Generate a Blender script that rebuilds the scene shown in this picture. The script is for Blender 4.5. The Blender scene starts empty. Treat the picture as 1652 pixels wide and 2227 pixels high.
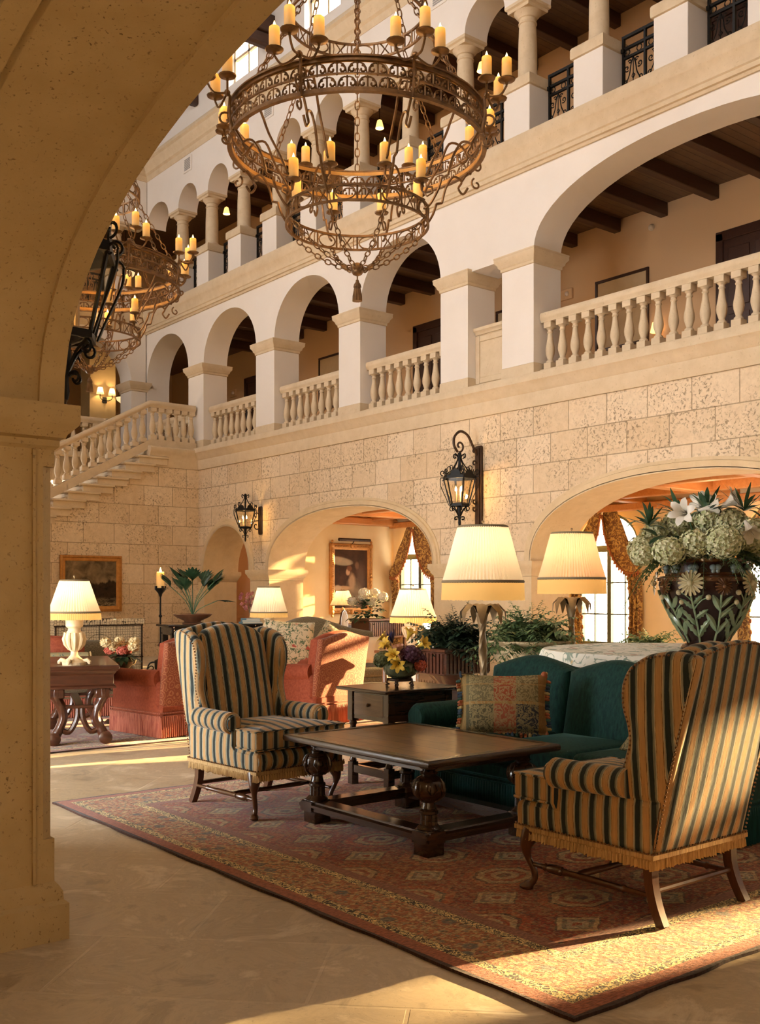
import bpy, bmesh, math, random
from mathutils import Vector, Matrix
from mathutils.geometry import tessellate_polygon

PI = math.pi
R = math.radians
rnd = random.Random(7)
COL = bpy.context.scene.collection
SC = bpy.context.scene


# ------------------------------------------------------------------ mesh tools
class MB:
    """collects faces; build() links them as one mesh object"""
    def __init__(s):
        s.v = []; s.f = []; s.T = None

    def add(s, vs, fs):
        b = len(s.v)
        if s.T is None:
            s.v.extend([tuple(p) for p in vs])
        else:
            s.v.extend([tuple(s.T @ Vector(p)) for p in vs])
        s.f.extend([tuple(i + b for i in f) for f in fs])

    def merge(s, o, T=None):
        b = len(s.v)
        s.v.extend([tuple(T @ Vector(p)) for p in o.v] if T is not None else o.v)
        s.f.extend([tuple(i + b for i in f) for f in o.f])

    def box(s, x0, x1, y0, y1, z0, z1, b=0.0):
        if x0 > x1: x0, x1 = x1, x0
        if y0 > y1: y0, y1 = y1, y0
        if z0 > z1: z0, z1 = z1, z0
        if b <= 0:
            vs = [(x, y, z) for z in (z0, z1) for y in (y0, y1) for x in (x0, x1)]
            s.add(vs, [(0, 2, 3, 1), (4, 5, 7, 6), (0, 1, 5, 4), (1, 3, 7, 5), (3, 2, 6, 7), (2, 0, 4, 6)])
            return
        b = min(b, (x1 - x0) * .49, (y1 - y0) * .49, (z1 - z0) * .49)
        vs = []; idx = {}
        for k in (0, 1):
            for j in (0, 1):
                for i in (0, 1):
                    X = (x0, x1)[i]; Y = (y0, y1)[j]; Z = (z0, z1)[k]
                    dx = b * (1, -1)[i]; dy = b * (1, -1)[j]; dz = b * (1, -1)[k]
                    idx[i, j, k] = len(vs)
                    vs += [(X, Y + dy, Z + dz), (X + dx, Y, Z + dz), (X + dx, Y + dy, Z)]
        g = lambda i, j, k, a: idx[i, j, k] + a
        fs = []
        fs.append([g(0, 0, 0, 0), g(0, 0, 1, 0), g(0, 1, 1, 0), g(0, 1, 0, 0)])
        fs.append([g(1, 0, 0, 0), g(1, 1, 0, 0), g(1, 1, 1, 0), g(1, 0, 1, 0)])
        fs.append([g(0, 0, 0, 1), g(1, 0, 0, 1), g(1, 0, 1, 1), g(0, 0, 1, 1)])
        fs.append([g(0, 1, 0, 1), g(0, 1, 1, 1), g(1, 1, 1, 1), g(1, 1, 0, 1)])
        fs.append([g(0, 0, 0, 2), g(0, 1, 0, 2), g(1, 1, 0, 2), g(1, 0, 0, 2)])
        fs.append([g(0, 0, 1, 2), g(1, 0, 1, 2), g(1, 1, 1, 2), g(0, 1, 1, 2)])
        for j in (0, 1):
            for k in (0, 1):
                fs.append([g(0, j, k, 1), g(1, j, k, 1), g(1, j, k, 2), g(0, j, k, 2)])
        for i in (0, 1):
            for k in (0, 1):
                fs.append([g(i, 0, k, 0), g(i, 1, k, 0), g(i, 1, k, 2), g(i, 0, k, 2)])
        for i in (0, 1):
            for j in (0, 1):
                fs.append([g(i, j, 0, 0), g(i, j, 1, 0), g(i, j, 1, 1), g(i, j, 0, 1)])
        for k in idx:
            fs.append([idx[k], idx[k] + 1, idx[k] + 2])
        s.add(vs, fs)

    def lathe(s, prof, c=(0, 0, 0), n=20, sx=1.0, sy=1.0, ph=0.0, flute=0.0, nf=0):
        vs = []; fs = []; rows = []
        for r, z in prof:
            if r < 1e-5:
                rows.append([len(vs)]); vs.append((c[0], c[1], c[2] + z))
            else:
                row = []
                for i in range(n):
                    a = ph + 2 * PI * i / n
                    rr = r * (1 + (flute * math.cos(nf * a) if nf else 0))
                    row.append(len(vs)); vs.append((c[0] + rr * math.cos(a) * sx, c[1] + rr * math.sin(a) * sy, c[2] + z))
                rows.append(row)
        for A, B in zip(rows, rows[1:]):
            if len(A) == 1 and len(B) == 1: continue
            for i in range(n):
                j = (i + 1) % n
                if len(A) == 1: fs.append((A[0], B[j], B[i]))
                elif len(B) == 1: fs.append((A[i], A[j], B[0]))
                else: fs.append((A[i], A[j], B[j], B[i]))
        s.add(vs, fs)

    def tube(s, pts, r, n=6, closed=False, caps=True, rx=1.0, ry=1.0, up=None, ph=0.0):
        P = [Vector(p) for p in pts]; m = len(P)
        if m < 2: return
        rs = r if isinstance(r, (list, tuple)) else [r] * m
        T = []
        for i in range(m):
            if closed: d = P[(i + 1) % m] - P[i - 1]
            else: d = P[min(i + 1, m - 1)] - P[max(i - 1, 0)]
            if d.length < 1e-9: d = Vector((0, 0, 1))
            T.append(d.normalized())
        u = Vector(up) if up is not None else (Vector((0, 0, 1)) if abs(T[0].z) < .9 else Vector((1, 0, 0)))
        N = (u - T[0] * u.dot(T[0])).normalized()
        vs = []; fs = []
        for i in range(m):
            if up is not None:
                N2 = u - T[i] * u.dot(T[i])
            else:
                N2 = N - T[i] * N.dot(T[i])
            N = N2.normalized() if N2.length > 1e-6 else N
            B = T[i].cross(N)
            for k in range(n):
                a = ph + 2 * PI * k / n
                vs.append(P[i] + N * (math.cos(a) * rs[i] * rx) + B * (math.sin(a) * rs[i] * ry))
        seg = m if closed else m - 1
        for i in range(seg):
            a = i * n; b = ((i + 1) % m) * n
            for k in range(n):
                k2 = (k + 1) % n
                fs.append((a + k, a + k2, b + k2, b + k))
        if caps and not closed:
            fs.append(tuple(range(n - 1, -1, -1)))
            fs.append(tuple((m - 1) * n + k for k in range(n)))
        s.add(vs, fs)

    def bar(s, a, b, w, h=None, up=(0, 0, 1)):
        h = h or w
        s.tube([a, b], .7071, n=4, rx=h, ry=w, up=up if abs(Vector(b).__sub__(Vector(a)).normalized().dot(Vector(up))) < .98 else (1, 0, 0), ph=PI / 4)

    def surf(s, fn, nu, nv, cu=False, cv=False):
        vs = []; fs = []
        mu = nu if cu else nu + 1; mv = nv if cv else nv + 1
        for i in range(mu):
            for j in range(mv):
                vs.append(fn(i / nu, j / nv))
        for i in range(nu):
            for j in range(nv):
                a = i * mv + j; b = i * mv + (j + 1) % mv
                c2 = ((i + 1) % mu) * mv + (j + 1) % mv; d = ((i + 1) % mu) * mv + j
                fs.append((a, d, c2, b))
        s.add(vs, fs)

    def ball(s, c, r, n=10, m=6, sz=(1, 1, 1)):
        prof = [(0, -r)] + [(r * math.cos(-PI / 2 + PI * k / m), r * math.sin(-PI / 2 + PI * k / m)) for k in range(1, m)] + [(0, r)]
        vs0 = len(s.v)
        t = MB(); t.lathe(prof, (0, 0, 0), n)
        s.add([(c[0] + x * sz[0], c[1] + y * sz[1], c[2] + z * sz[2]) for x, y, z in t.v], t.f)

    def plate(s, outer, M, w0, w1, holes=(), faces=(True, True)):
        """flat outline (u, v), with holes, thick from w0 to w1"""
        polys = [list(outer)] + [list(h) for h in holes]
        flat = [p for q in polys for p in q]
        tris = tessellate_polygon([[Vector((p[0], p[1], 0)) for p in q] for q in polys])
        n = len(flat)
        vs = [M(u, v, w0) for u, v in flat] + [M(u, v, w1) for u, v in flat]
        fs = []
        for t in tris:
            if faces[0]: fs.append((t[0], t[1], t[2]))
            if faces[1]: fs.append((t[2] + n, t[1] + n, t[0] + n))
        b = 0
        for q in polys:
            k = len(q)
            for i in range(k):
                j = (i + 1) % k
                fs.append((b + i, b + j, b + j + n, b + i + n))
            b += k
        s.add(vs, fs)

    def slab(s, outline, t, r, puff, M, nr=3, cap=(.8, .55, .28), puffb=None):
        """a padded panel: outline (u, v), thickness t, rounded edge r, bulge puff"""
        if puffb is None: puffb = puff
        n = len(outline)
        ar = sum(outline[i][0] * outline[(i + 1) % n][1] - outline[(i + 1) % n][0] * outline[i][1] for i in range(n))
        sg = 1 if ar > 0 else -1
        nrm = []
        for i in range(n):
            a = Vector(outline[i - 1]); b = Vector(outline[i]); c = Vector(outline[(i + 1) % n])
            e1 = (b - a).normalized() if (b - a).length > 1e-9 else Vector((1, 0)); e2 = (c - b).normalized() if (c - b).length > 1e-9 else e1
            q = Vector((-(e1.y + e2.y), e1.x + e2.x)) * sg
            q = q.normalized() if q.length > 1e-6 else Vector((-e1.y, e1.x)) * sg
            nrm.append(q)
        cu = sum(p[0] for p in outline) / n; cv = sum(p[1] for p in outline) / n
        loops = []
        def inset(d): return [(outline[i][0] + nrm[i].x * d, outline[i][1] + nrm[i].y * d) for i in range(n)]
        base = inset(r)
        def capring(f, w): return [(cu + (p[0] - cu) * f, cv + (p[1] - cv) * f, w) for p in base]
        for f in reversed(cap): loops.append(capring(f, -(t / 2 + puffb * (1 - f * f))))
        for k in range(nr + 1):
            ph = -PI / 2 + (PI / 2) * k / nr
            q = inset(r * (1 - math.cos(ph))); w = -(t / 2 - r) + r * math.sin(ph)
            loops.append([(p[0], p[1], w) for p in q])
        for k in range(nr + 1):
            ph = (PI / 2) * k / nr
            q = inset(r * (1 - math.cos(ph))); w = (t / 2 - r) + r * math.sin(ph)
            loops.append([(p[0], p[1], w) for p in q])
        for f in cap: loops.append(capring(f, t / 2 + puff * (1 - f * f)))
        vs = []; fs = []
        for L in loops: vs += [M(*p) for p in L]
        for a in range(len(loops) - 1):
            for i in range(n):
                j = (i + 1) % n
                fs.append((a * n + i, a * n + j, (a + 1) * n + j, (a + 1) * n + i))
        vs.append(M(cu, cv, -(t / 2 + puffb))); c0 = len(vs) - 1
        vs.append(M(cu, cv, t / 2 + puff)); c1 = len(vs) - 1
        b = (len(loops) - 1) * n
        for i in range(n):
            j = (i + 1) % n
            fs.append((c0, j, i)); fs.append((c1, b + i, b + j))
        s.add(vs, fs)

    def rim(s, x0, x1, y0, y1, prof, caps=True):
        """moulding round a rectangle; prof = (outward, z)"""
        vs = []; fs = []
        for o, z in prof:
            vs += [(x0 - o, y0 - o, z), (x1 + o, y0 - o, z), (x1 + o, y1 + o, z), (x0 - o, y1 + o, z)]
        for a in range(len(prof) - 1):
            for i in range(4):
                j = (i + 1) % 4
                fs.append((a * 4 + i, a * 4 + j, a * 4 + 4 + j, a * 4 + 4 + i))
        if caps:
            fs.append((3, 2, 1, 0)); b = (len(prof) - 1) * 4; fs.append((b, b + 1, b + 2, b + 3))
        s.add(vs, fs)

    def link(s, c, d, nrm, L, W, r, n=5, m=12):
        """one chain link: centre c, long axis d, plane normal nrm"""
        d = Vector(d).normalized(); nn = Vector(nrm); nn = (nn - d * nn.dot(d)).normalized(); e = d.cross(nn)
        c = Vector(c)
        s.tube([c + d * (math.cos(2 * PI * i / m) * L / 2) + e * (math.sin(2 * PI * i / m) * W / 2) for i in range(m)], r, n=n, closed=True)

    def chain(s, pts, L, W, r, n=4, m=10):
        P = [Vector(p) for p in pts]
        cum = [0]
        for a, b in zip(P, P[1:]): cum.append(cum[-1] + (b - a).length)
        tot = cum[-1]; step = L * .80; k = max(1, int(tot / step))
        for i in range(k):
            t = (i + .5) * tot / k
            j = 0
            while j < len(P) - 2 and cum[j + 1] < t: j += 1
            f = (t - cum[j]) / max(cum[j + 1] - cum[j], 1e-9)
            c = P[j].lerp(P[j + 1], f); d = (P[j + 1] - P[j]).normalized()
            u = Vector((0, 0, 1)) if abs(d.z) < .9 else Vector((1, 0, 0))
            e = d.cross(u).normalized(); g = d.cross(e)
            s.link(c, d, e if i % 2 else g, L, W, r, n, m)

    def build(s, name, m, parent=None, smooth=40, loc=None, rot=None):
        me = bpy.data.meshes.new(name)
        me.from_pydata(s.v, [], s.f)
        me.validate(verbose=False)
        bm = bmesh.new(); bm.from_mesh(me)
        bmesh.ops.recalc_face_normals(bm, faces=bm.faces)
        bm.to_mesh(me); bm.free()
        if smooth:
            me.polygons.foreach_set('use_smooth', [True] * len(me.polygons))
            me.set_sharp_from_angle(angle=R(smooth))
        me.materials.append(m)
        o = bpy.data.objects.new(name, me); COL.objects.link(o)
        if parent is not None: o.parent = parent
        if loc: o.location = loc
        if rot: o.rotation_euler = rot
        return o


def thing(name, label, cat, loc=(0, 0, 0), rz=0.0, group=None, scale=None):
    o = bpy.data.objects.new(name, None); COL.objects.link(o)
    o.empty_display_size = .1
    o.location = loc; o.rotation_euler = (0, 0, rz)
    if scale: o.scale = (scale,) * 3
    o['label'] = label; o['category'] = cat; o['kind'] = 'thing'
    if group: o['group'] = group
    return o


def tag(o, label, cat, group=None, kind='thing'):
    o['label'] = label; o['category'] = cat; o['kind'] = kind
    if group: o['group'] = group
    return o


def struct(name, mb, m, smooth=40):
    o = mb.build(name, m, smooth=smooth); o['kind'] = 'structure'
    return o


KIDS = {}
def dup(root, label, loc=None, rz=None, group=None, scale=None):
    """copy of a thing with copies of its parts and sub-parts (mesh data shared)"""
    r = root.copy(); COL.objects.link(r); r['label'] = label
    if loc is not None: r.location = loc
    if rz is not None: r.rotation_euler = (0, 0, rz)
    if scale: r.scale = (scale,) * 3
    if group: r['group'] = group
    def rec(a, b):
        for ch in list(a.children):
            c = ch.copy(); COL.objects.link(c); c.parent = b
            rec(ch, c)
    rec(root, r)
    return r


def point(name, loc, power, col=(1, .62, .28), rad=.06, shadow=True):
    l = bpy.data.lights.new(name, 'POINT'); l.energy = power; l.color = col; l.shadow_soft_size = rad
    o = bpy.data.objects.new(name, l); o.location = loc; COL.objects.link(o)
    return o


ORD = ['first', 'second', 'third', 'fourth', 'fifth', 'sixth', 'seventh', 'eighth', 'ninth', 'tenth', 'eleventh', 'twelfth']


def spiral(c, r0, r1, a0, a1, n):
    return [(c[0] + (r0 + (r1 - r0) * i / n) * math.cos(a0 + (a1 - a0) * i / n), c[1] + (r0 + (r1 - r0) * i / n) * math.sin(a0 + (a1 - a0) * i / n)) for i in range(n + 1)]


def arc(cx, cy, rx, ry, a0, a1, n):
    return [(cx + rx * math.cos(a0 + (a1 - a0) * i / n), cy + ry * math.sin(a0 + (a1 - a0) * i / n)) for i in range(n + 1)]


def bez(p0, p1, p2, p3, n=10):
    out = []
    P = [Vector(p) for p in (p0, p1, p2, p3)]
    for i in range(n + 1):
        t = i / n; q = 1 - t
        out.append(tuple(P[0] * q ** 3 + P[1] * 3 * q * q * t + P[2] * 3 * q * t * t + P[3] * t ** 3))
    return out


def smoothpath(pts, k=4):
    """Catmull-Rom through points"""
    P = [Vector(p) for p in pts]; out = []
    for i in range(len(P) - 1):
        a = P[max(i - 1, 0)]; b = P[i]; c = P[i + 1]; d = P[min(i + 2, len(P) - 1)]
        for j in range(k):
            t = j / k
            out.append(tuple(.5 * ((2 * b) + (c - a) * t + (2 * a - 5 * b + 4 * c - d) * t * t + (3 * b - a - 3 * c + d) * t ** 3)))
    out.append(tuple(P[-1]))
    return out


# ------------------------------------------------------------------ materials
def NT(name):
    m = bpy.data.materials.new(name); m.use_nodes = True
    nt = m.node_tree
    return m, nt, nt.nodes['Principled BSDF']


def node(nt, typ, **kw):
    n = nt.nodes.new(typ)
    ins = kw.pop('ins', {})
    for k, v in kw.items(): setattr(n, k, v)
    for k, v in ins.items():
        if isinstance(v, bpy.types.NodeSocket): nt.links.new(v, n.inputs[k])
        else: n.inputs[k].default_value = v
    return n


def c4(c): return (c[0], c[1], c[2], 1)


def ramp(nt, fac, stops, interp='LINEAR'):
    n = nt.nodes.new('ShaderNodeValToRGB'); n.color_ramp.interpolation = interp
    e = n.color_ramp.elements
    while len(e) < len(stops): e.new(.5)
    for el, (p, c) in zip(e, stops): el.position = p; el.color = c4(c) if len(c) == 3 else c
    nt.links.new(fac, n.inputs[0])
    return n.outputs[0]


def mix(nt, fac, a, b, mode='MIX'):
    n = nt.nodes.new('ShaderNodeMix'); n.data_type = 'RGBA'; n.blend_type = mode
    for k, v in ((0, fac), (6, a), (7, b)):
        if isinstance(v, bpy.types.NodeSocket): nt.links.new(v, n.inputs[k])
        else: n.inputs[k].default_value = v if k == 0 else c4(v)
    return n.outputs[2]


def math_(nt, op, a, b=None, c=None):
    n = nt.nodes.new('ShaderNodeMath'); n.operation = op
    for k, v in enumerate((a, b, c)):
        if v is None: continue
        if isinstance(v, bpy.types.NodeSocket): nt.links.new(v, n.inputs[k])
        else: n.inputs[k].default_value = v
    return n.outputs[0]


def objco(nt):
    return nt.nodes.new('ShaderNodeTexCoord').outputs['Object']


def mapping(nt, vec, scale=(1, 1, 1), rot=(0, 0, 0), loc=(0, 0, 0)):
    n = nt.nodes.new('ShaderNodeMapping')
    n.inputs['Scale'].default_value = scale; n.inputs['Rotation'].default_value = rot; n.inputs['Location'].default_value = loc
    nt.links.new(vec, n.inputs['Vector'])
    return n.outputs[0]


def noise(nt, vec, scale, detail=3, rough=.55, dist=0):
    n = nt.nodes.new('ShaderNodeTexNoise')
    n.inputs['Scale'].default_value = scale; n.inputs['Detail'].default_value = detail
    n.inputs['Roughness'].default_value = rough; n.inputs['Distortion'].default_value = dist
    if vec is not None: nt.links.new(vec, n.inputs['Vector'])
    return n.outputs['Fac']


def voro(nt, vec, scale, feat='F1', rand=1.0, out='Distance'):
    n = nt.nodes.new('ShaderNodeTexVoronoi'); n.feature = feat
    n.inputs['Scale'].default_value = scale; n.inputs['Randomness'].default_value = rand
    if vec is not None: nt.links.new(vec, n.inputs['Vector'])
    return n.outputs[out]


def bump(nt, bs, h, strength=.3, dist=.01):
    n = nt.nodes.new('ShaderNodeBump'); n.inputs['Strength'].default_value = strength; n.inputs['Distance'].default_value = dist
    nt.links.new(h, n.inputs['Height']); nt.links.new(n.outputs[0], bs.inputs['Normal'])


def mat(name, col, rough=.5, metal=0.0, spec=.5, col2=None, nscale=6, nb=None, bscale=None, bstr=.2, sheen=0, coat=0, emit=None, estr=0, stretch=None):
    m, nt, b = NT(name)
    b.inputs['Base Color'].default_value = c4(col); b.inputs['Roughness'].default_value = rough
    b.inputs['Metallic'].default_value = metal; b.inputs['Specular IOR Level'].default_value = spec
    if sheen: b.inputs['Sheen Weight'].default_value = sheen; b.inputs['Sheen Roughness'].default_value = .4
    if coat: b.inputs['Coat Weight'].default_value = coat; b.inputs['Coat Roughness'].default_value = .12
    if emit: b.inputs['Emission Color'].default_value = c4(emit); b.inputs['Emission Strength'].default_value = estr
    co = None
    if col2 or bscale:
        co = objco(nt)
        if stretch: co = mapping(nt, co, scale=stretch)
    if col2:
        f = noise(nt, co, nscale, 4)
        nt.links.new(ramp(nt, f, [(.3, col), (.7, col2)]), b.inputs['Base Color'])
    if bscale:
        bump(nt, b, noise(nt, co, bscale, 3), bstr)
    return m
# ------------------------------------------------------------------ surfaces
def planevec(nt, ax):
    """wall coordinates: ax 'x' -> wall in plane X (u = Y, v = Z); 'y' -> (X, Z); 'z' -> (X, Y)"""
    s = nt.nodes.new('ShaderNodeSeparateXYZ'); nt.links.new(objco(nt), s.inputs[0])
    c = nt.nodes.new('ShaderNodeCombineXYZ')
    a, b = {'x': (1, 2), 'y': (0, 2), 'z': (0, 1)}[ax]
    nt.links.new(s.outputs[a], c.inputs[0]); nt.links.new(s.outputs[b], c.inputs[1])
    return c.outputs[0]


def coral_blocks(name, ax, off=0.0):
    m, nt, b = NT(name)
    v = mapping(nt, planevec(nt, ax), loc=(off, -.31, 0))
    br = node(nt, 'ShaderNodeTexBrick', offset=.5, ins={'Vector': v, 'Scale': 1.0, 'Mortar Size': .0085, 'Mortar Smooth': .3, 'Bias': 0.0, 'Brick Width': .72, 'Row Height': .45,
              'Color1': (.68, .50, .31, 1), 'Color2': (.80, .64, .45, 1), 'Mortar': (.27, .185, .10, 1)})
    o = objco(nt)
    big = noise(nt, o, 1.7, 3)
    fine = noise(nt, o, 9, 5, .65)
    pits = math_(nt, 'MULTIPLY', ramp(nt, noise(nt, o, 22, 4, .7, .6), [(.54, (0, 0, 0)), (.61, (1, 1, 1))]), ramp(nt, big, [(.40, (.15,) * 3), (.55, (1, 1, 1))]))
    c = mix(nt, .35, br.outputs['Color'], ramp(nt, fine, [(.3, (.52, .385, .24)), (.7, (.83, .68, .48))]))
    c = mix(nt, math_(nt, 'MULTIPLY', pits, .75), c, (.22, .15, .09))
    nt.links.new(c, b.inputs['Base Color']); b.inputs['Roughness'].default_value = .85; b.inputs['Specular IOR Level'].default_value = .2
    h = math_(nt, 'SUBTRACT', math_(nt, 'MULTIPLY', fine, .35), math_(nt, 'ADD', math_(nt, 'MULTIPLY', br.outputs['Fac'], .9), math_(nt, 'MULTIPLY', pits, .5)))
    bump(nt, b, h, .55, .012)
    return m


def speckled(name, c1, c2, pit, amount=.8, scale=26):
    m, nt, b = NT(name)
    o = objco(nt)
    pits = math_(nt, 'MULTIPLY', ramp(nt, noise(nt, o, scale, 3, .55, .2), [(.62, (0, 0, 0)), (.70, (1, 1, 1))]), ramp(nt, noise(nt, o, 3, 2), [(.35, (.25,) * 3), (.65, (1, 1, 1))]))
    c = ramp(nt, noise(nt, o, 5, 5, .6), [(.25, c1), (.75, c2)])
    c = mix(nt, math_(nt, 'MULTIPLY', pits, amount), c, pit)
    nt.links.new(c, b.inputs['Base Color']); b.inputs['Roughness'].default_value = .8; b.inputs['Specular IOR Level'].default_value = .25
    bump(nt, b, math_(nt, 'SUBTRACT', math_(nt, 'MULTIPLY', noise(nt, o, 60, 3), .3), pits), .35, .006)
    return m


def floor_mat():
    m, nt, b = NT('travertine_floor')
    v = mapping(nt, planevec(nt, 'z'), rot=(0, 0, R(45)), loc=(.3, .17, 0))
    br = node(nt, 'ShaderNodeTexBrick', offset=.37, ins={'Vector': v, 'Scale': 1.0, 'Mortar Size': .009, 'Mortar Smooth': .3, 'Bias': 0.0, 'Brick Width': .98, 'Row Height': .63,
              'Color1': (.52, .41, .27, 1), 'Color2': (.74, .62, .45, 1), 'Mortar': (.78, .66, .48, 1)})
    o = objco(nt)
    f = noise(nt, mapping(nt, o, scale=(1, 1, 1)), 2.6, 8, .72, .9)
    c = mix(nt, .62, br.outputs['Color'], ramp(nt, f, [(.36, (.26, .19, .11)), (.46, (.58, .46, .30)), (.53, (.46, .36, .23)), (.60, (.70, .58, .42)), (.68, (.86, .76, .60))]))
    pits = ramp(nt, noise(nt, o, 30, 4, .7), [(.62, (0, 0, 0)), (.7, (1, 1, 1))])
    c = mix(nt, math_(nt, 'MULTIPLY', pits, .4), c, (.25, .18, .1))
    nt.links.new(c, b.inputs['Base Color'])
    nt.links.new(ramp(nt, f, [(.3, (.30,) * 3), (.7, (.5,) * 3)]), b.inputs['Roughness'])
    b.inputs['Specular IOR Level'].default_value = .4
    h = math_(nt, 'SUBTRACT', math_(nt, 'MULTIPLY', f, .3), math_(nt, 'ADD', math_(nt, 'MULTIPLY', br.outputs['Fac'], .8), math_(nt, 'MULTIPLY', pits, .4)))
    bump(nt, b, h, .3, .008)
    return m


def wood(name, c1, c2, rough=.35, sc=(2, 30, 30), coat=.2, spec=.5):
    m, nt, b = NT(name)
    o = mapping(nt, objco(nt), scale=sc)
    f = noise(nt, o, 1.0, 4, .6, 1.2)
    nt.links.new(ramp(nt, f, [(.3, c1), (.7, c2)]), b.inputs['Base Color'])
    b.inputs['Roughness'].default_value = rough; b.inputs['Specular IOR Level'].default_value = spec
    if coat: b.inputs['Coat Weight'].default_value = coat; b.inputs['Coat Roughness'].default_value = .2
    bump(nt, b, f, .08, .004)
    return m


def planks(name, c1, c2, ax, w=.14):
    """boarded ceiling, boards side by side along axis ax ('x' or 'y')"""
    m, nt, b = NT(name)
    s = nt.nodes.new('ShaderNodeSeparateXYZ'); nt.links.new(objco(nt), s.inputs[0])
    t = s.outputs[0 if ax == 'x' else 1]
    fr = math_(nt, 'FRACT', math_(nt, 'DIVIDE', t, w))
    gap = ramp(nt, fr, [(0, (1, 1, 1)), (.05, (0, 0, 0)), (.95, (0, 0, 0)), (1, (1, 1, 1))])
    f = noise(nt, mapping(nt, objco(nt), scale=(3, 3, 3)), 2, 4)
    c = mix(nt, gap, ramp(nt, f, [(.3, c1), (.7, c2)]), tuple(q * .15 for q in c1))
    nt.links.new(c, b.inputs['Base Color']); b.inputs['Roughness'].default_value = .5
    bump(nt, b, math_(nt, 'SUBTRACT', 1.0, gap), .5, .01)
    return m


M = {}
M['coral_x'] = coral_blocks('coral_block_wall', 'x')
M['coral_y'] = coral_blocks('coral_block_wall_far', 'y', .2)
M['soffit'] = speckled('coral_soffit', (.50, .36, .17), (.60, .45, .24), (.13, .08, .035), .8, 75)
M['trimstone'] = speckled('cast_stone', (.62, .48, .31), (.72, .58, .40), (.40, .28, .15), .35, 30)
M['arch_stone'] = speckled('arch_stone', (.62, .46, .27), (.72, .56, .35), (.42, .28, .14), .3, 24)
M['plaster'] = mat('cream_plaster', (.80, .73, .655), .9, spec=.15, col2=(.83, .765, .695), nscale=1.5)
M['gallery_wall'] = mat('tan_gallery_plaster', (.66, .43, .24), .9, spec=.1)
M['room_wall'] = mat('ochre_room_plaster', (.80, .62, .34), .9, spec=.1, col2=(.86, .69, .41), nscale=2)
M['passage'] = mat('rose_passage_plaster', (.60, .36, .22), .9, spec=.1)
M['floor'] = floor_mat()
M['beam'] = wood('dark_beam_wood', (.045, .018, .009), (.075, .03, .014), .5, (1.5, 25, 25), 0)
M['boards'] = planks('brown_boards', (.12, .066, .035), (.155, .088, .048), 'y')
M['pine'] = wood('orange_pine', (.55, .22, .06), (.68, .31, .10), .45, (2, 14, 14), .1)
M['iron'] = mat('black_iron', (.012, .011, .010), .45, .6)
M['darkdoor'] = wood('dark_door_wood', (.030, .010, .006), (.05, .018, .010), .4)
# ------------------------------------------------------------------ architecture
def sup(c, a, zs, b, n=2.2, k=28):
    """arch curve from c+a to c-a"""
    out = []
    for i in range(k + 1):
        t = PI * i / k
        cs, sn = math.cos(t), math.sin(t)
        u = math.copysign(abs(cs) ** (2 / n), cs); v = abs(sn) ** (2 / n)
        out.append((c + a * u, zs + b * v))
    return out


def outline(u0, u1, z0, z1, openings):
    """rectangle with openings cut from its lower edge; openings: (lo, hi, spring, rise, n, floor)"""
    pts = [(u0, z1), (u0, z0)]
    for lo, hi, zs, b, n in sorted(openings):
        if b > 0:
            arch = list(reversed(sup((lo + hi) / 2, (hi - lo) / 2, zs, b, n)))
        else:
            arch = [(lo, zs), (hi, zs)]
        p = [(lo, z0)] if zs > z0 else []
        pts += p + arch + ([(hi, z0)] if zs > z0 else [])
    pts += [(u1, z0), (u1, z1)]
    return pts


FX = lambda u, v, w: (w, u, v)     # wall in plane X: u = Y, w = X
FY = lambda u, v, w: (u, w, v)     # wall in plane Y: u = X, w = Y


def archivolt(mb, lo, hi, zs, b, n, w, F, w0, w1, k=28, mould=True):
    c = (lo + hi) / 2; a = (hi - lo) / 2
    A = sup(c, a, zs, b, n, k); B = sup(c, a + w, zs, b + w, n, k)
    steps = [(0, w1), (0, w0), (.62, w0), (.70, w0 + (w1 - w0) * .45), (1, w0 + (w1 - w0) * .45), (1, w1)] if mould else [(0, w1), (0, w0), (1, w0), (1, w1)]
    vs = []; fs = []
    m = len(steps)
    for i in range(k + 1):
        for f, x in steps:
            vs.append(F(A[i][0] * (1 - f) + B[i][0] * f, A[i][1] * (1 - f) + B[i][1] * f, x))
    for i in range(k):
        for j in range(m - 1):
            fs.append((i * m + j, i * m + j + 1, (i + 1) * m + j + 1, (i + 1) * m + j))
    mb.add(vs, fs)


def prism_y(mb, prof, y0, y1):
    n = len(prof)
    vs = [(x, y0, z) for x, z in prof] + [(x, y1, z) for x, z in prof]
    fs = [(i, (i + 1) % n, n + (i + 1) % n, n + i) for i in range(n)] + [tuple(range(n - 1, -1, -1)), tuple(range(n, 2 * n))]
    mb.add(vs, fs)


def prism_x(mb, prof, x0, x1):
    n = len(prof)
    vs = [(x0, y, z) for y, z in prof] + [(x1, y, z) for y, z in prof]
    fs = [(i, (i + 1) % n, n + (i + 1) % n, n + i) for i in range(n)] + [tuple(range(n - 1, -1, -1)), tuple(range(n, 2 * n))]
    mb.add(vs, fs)


YS, YN = -4.0, 24.64            # lobby ends
XR = 12.0                       # face of the long arcade
# ---- floor
mb = MB(); mb.box(-2.9, 16.0, YS - .2, 30, -.2, 0); struct('floor', mb, M['floor'])

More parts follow.
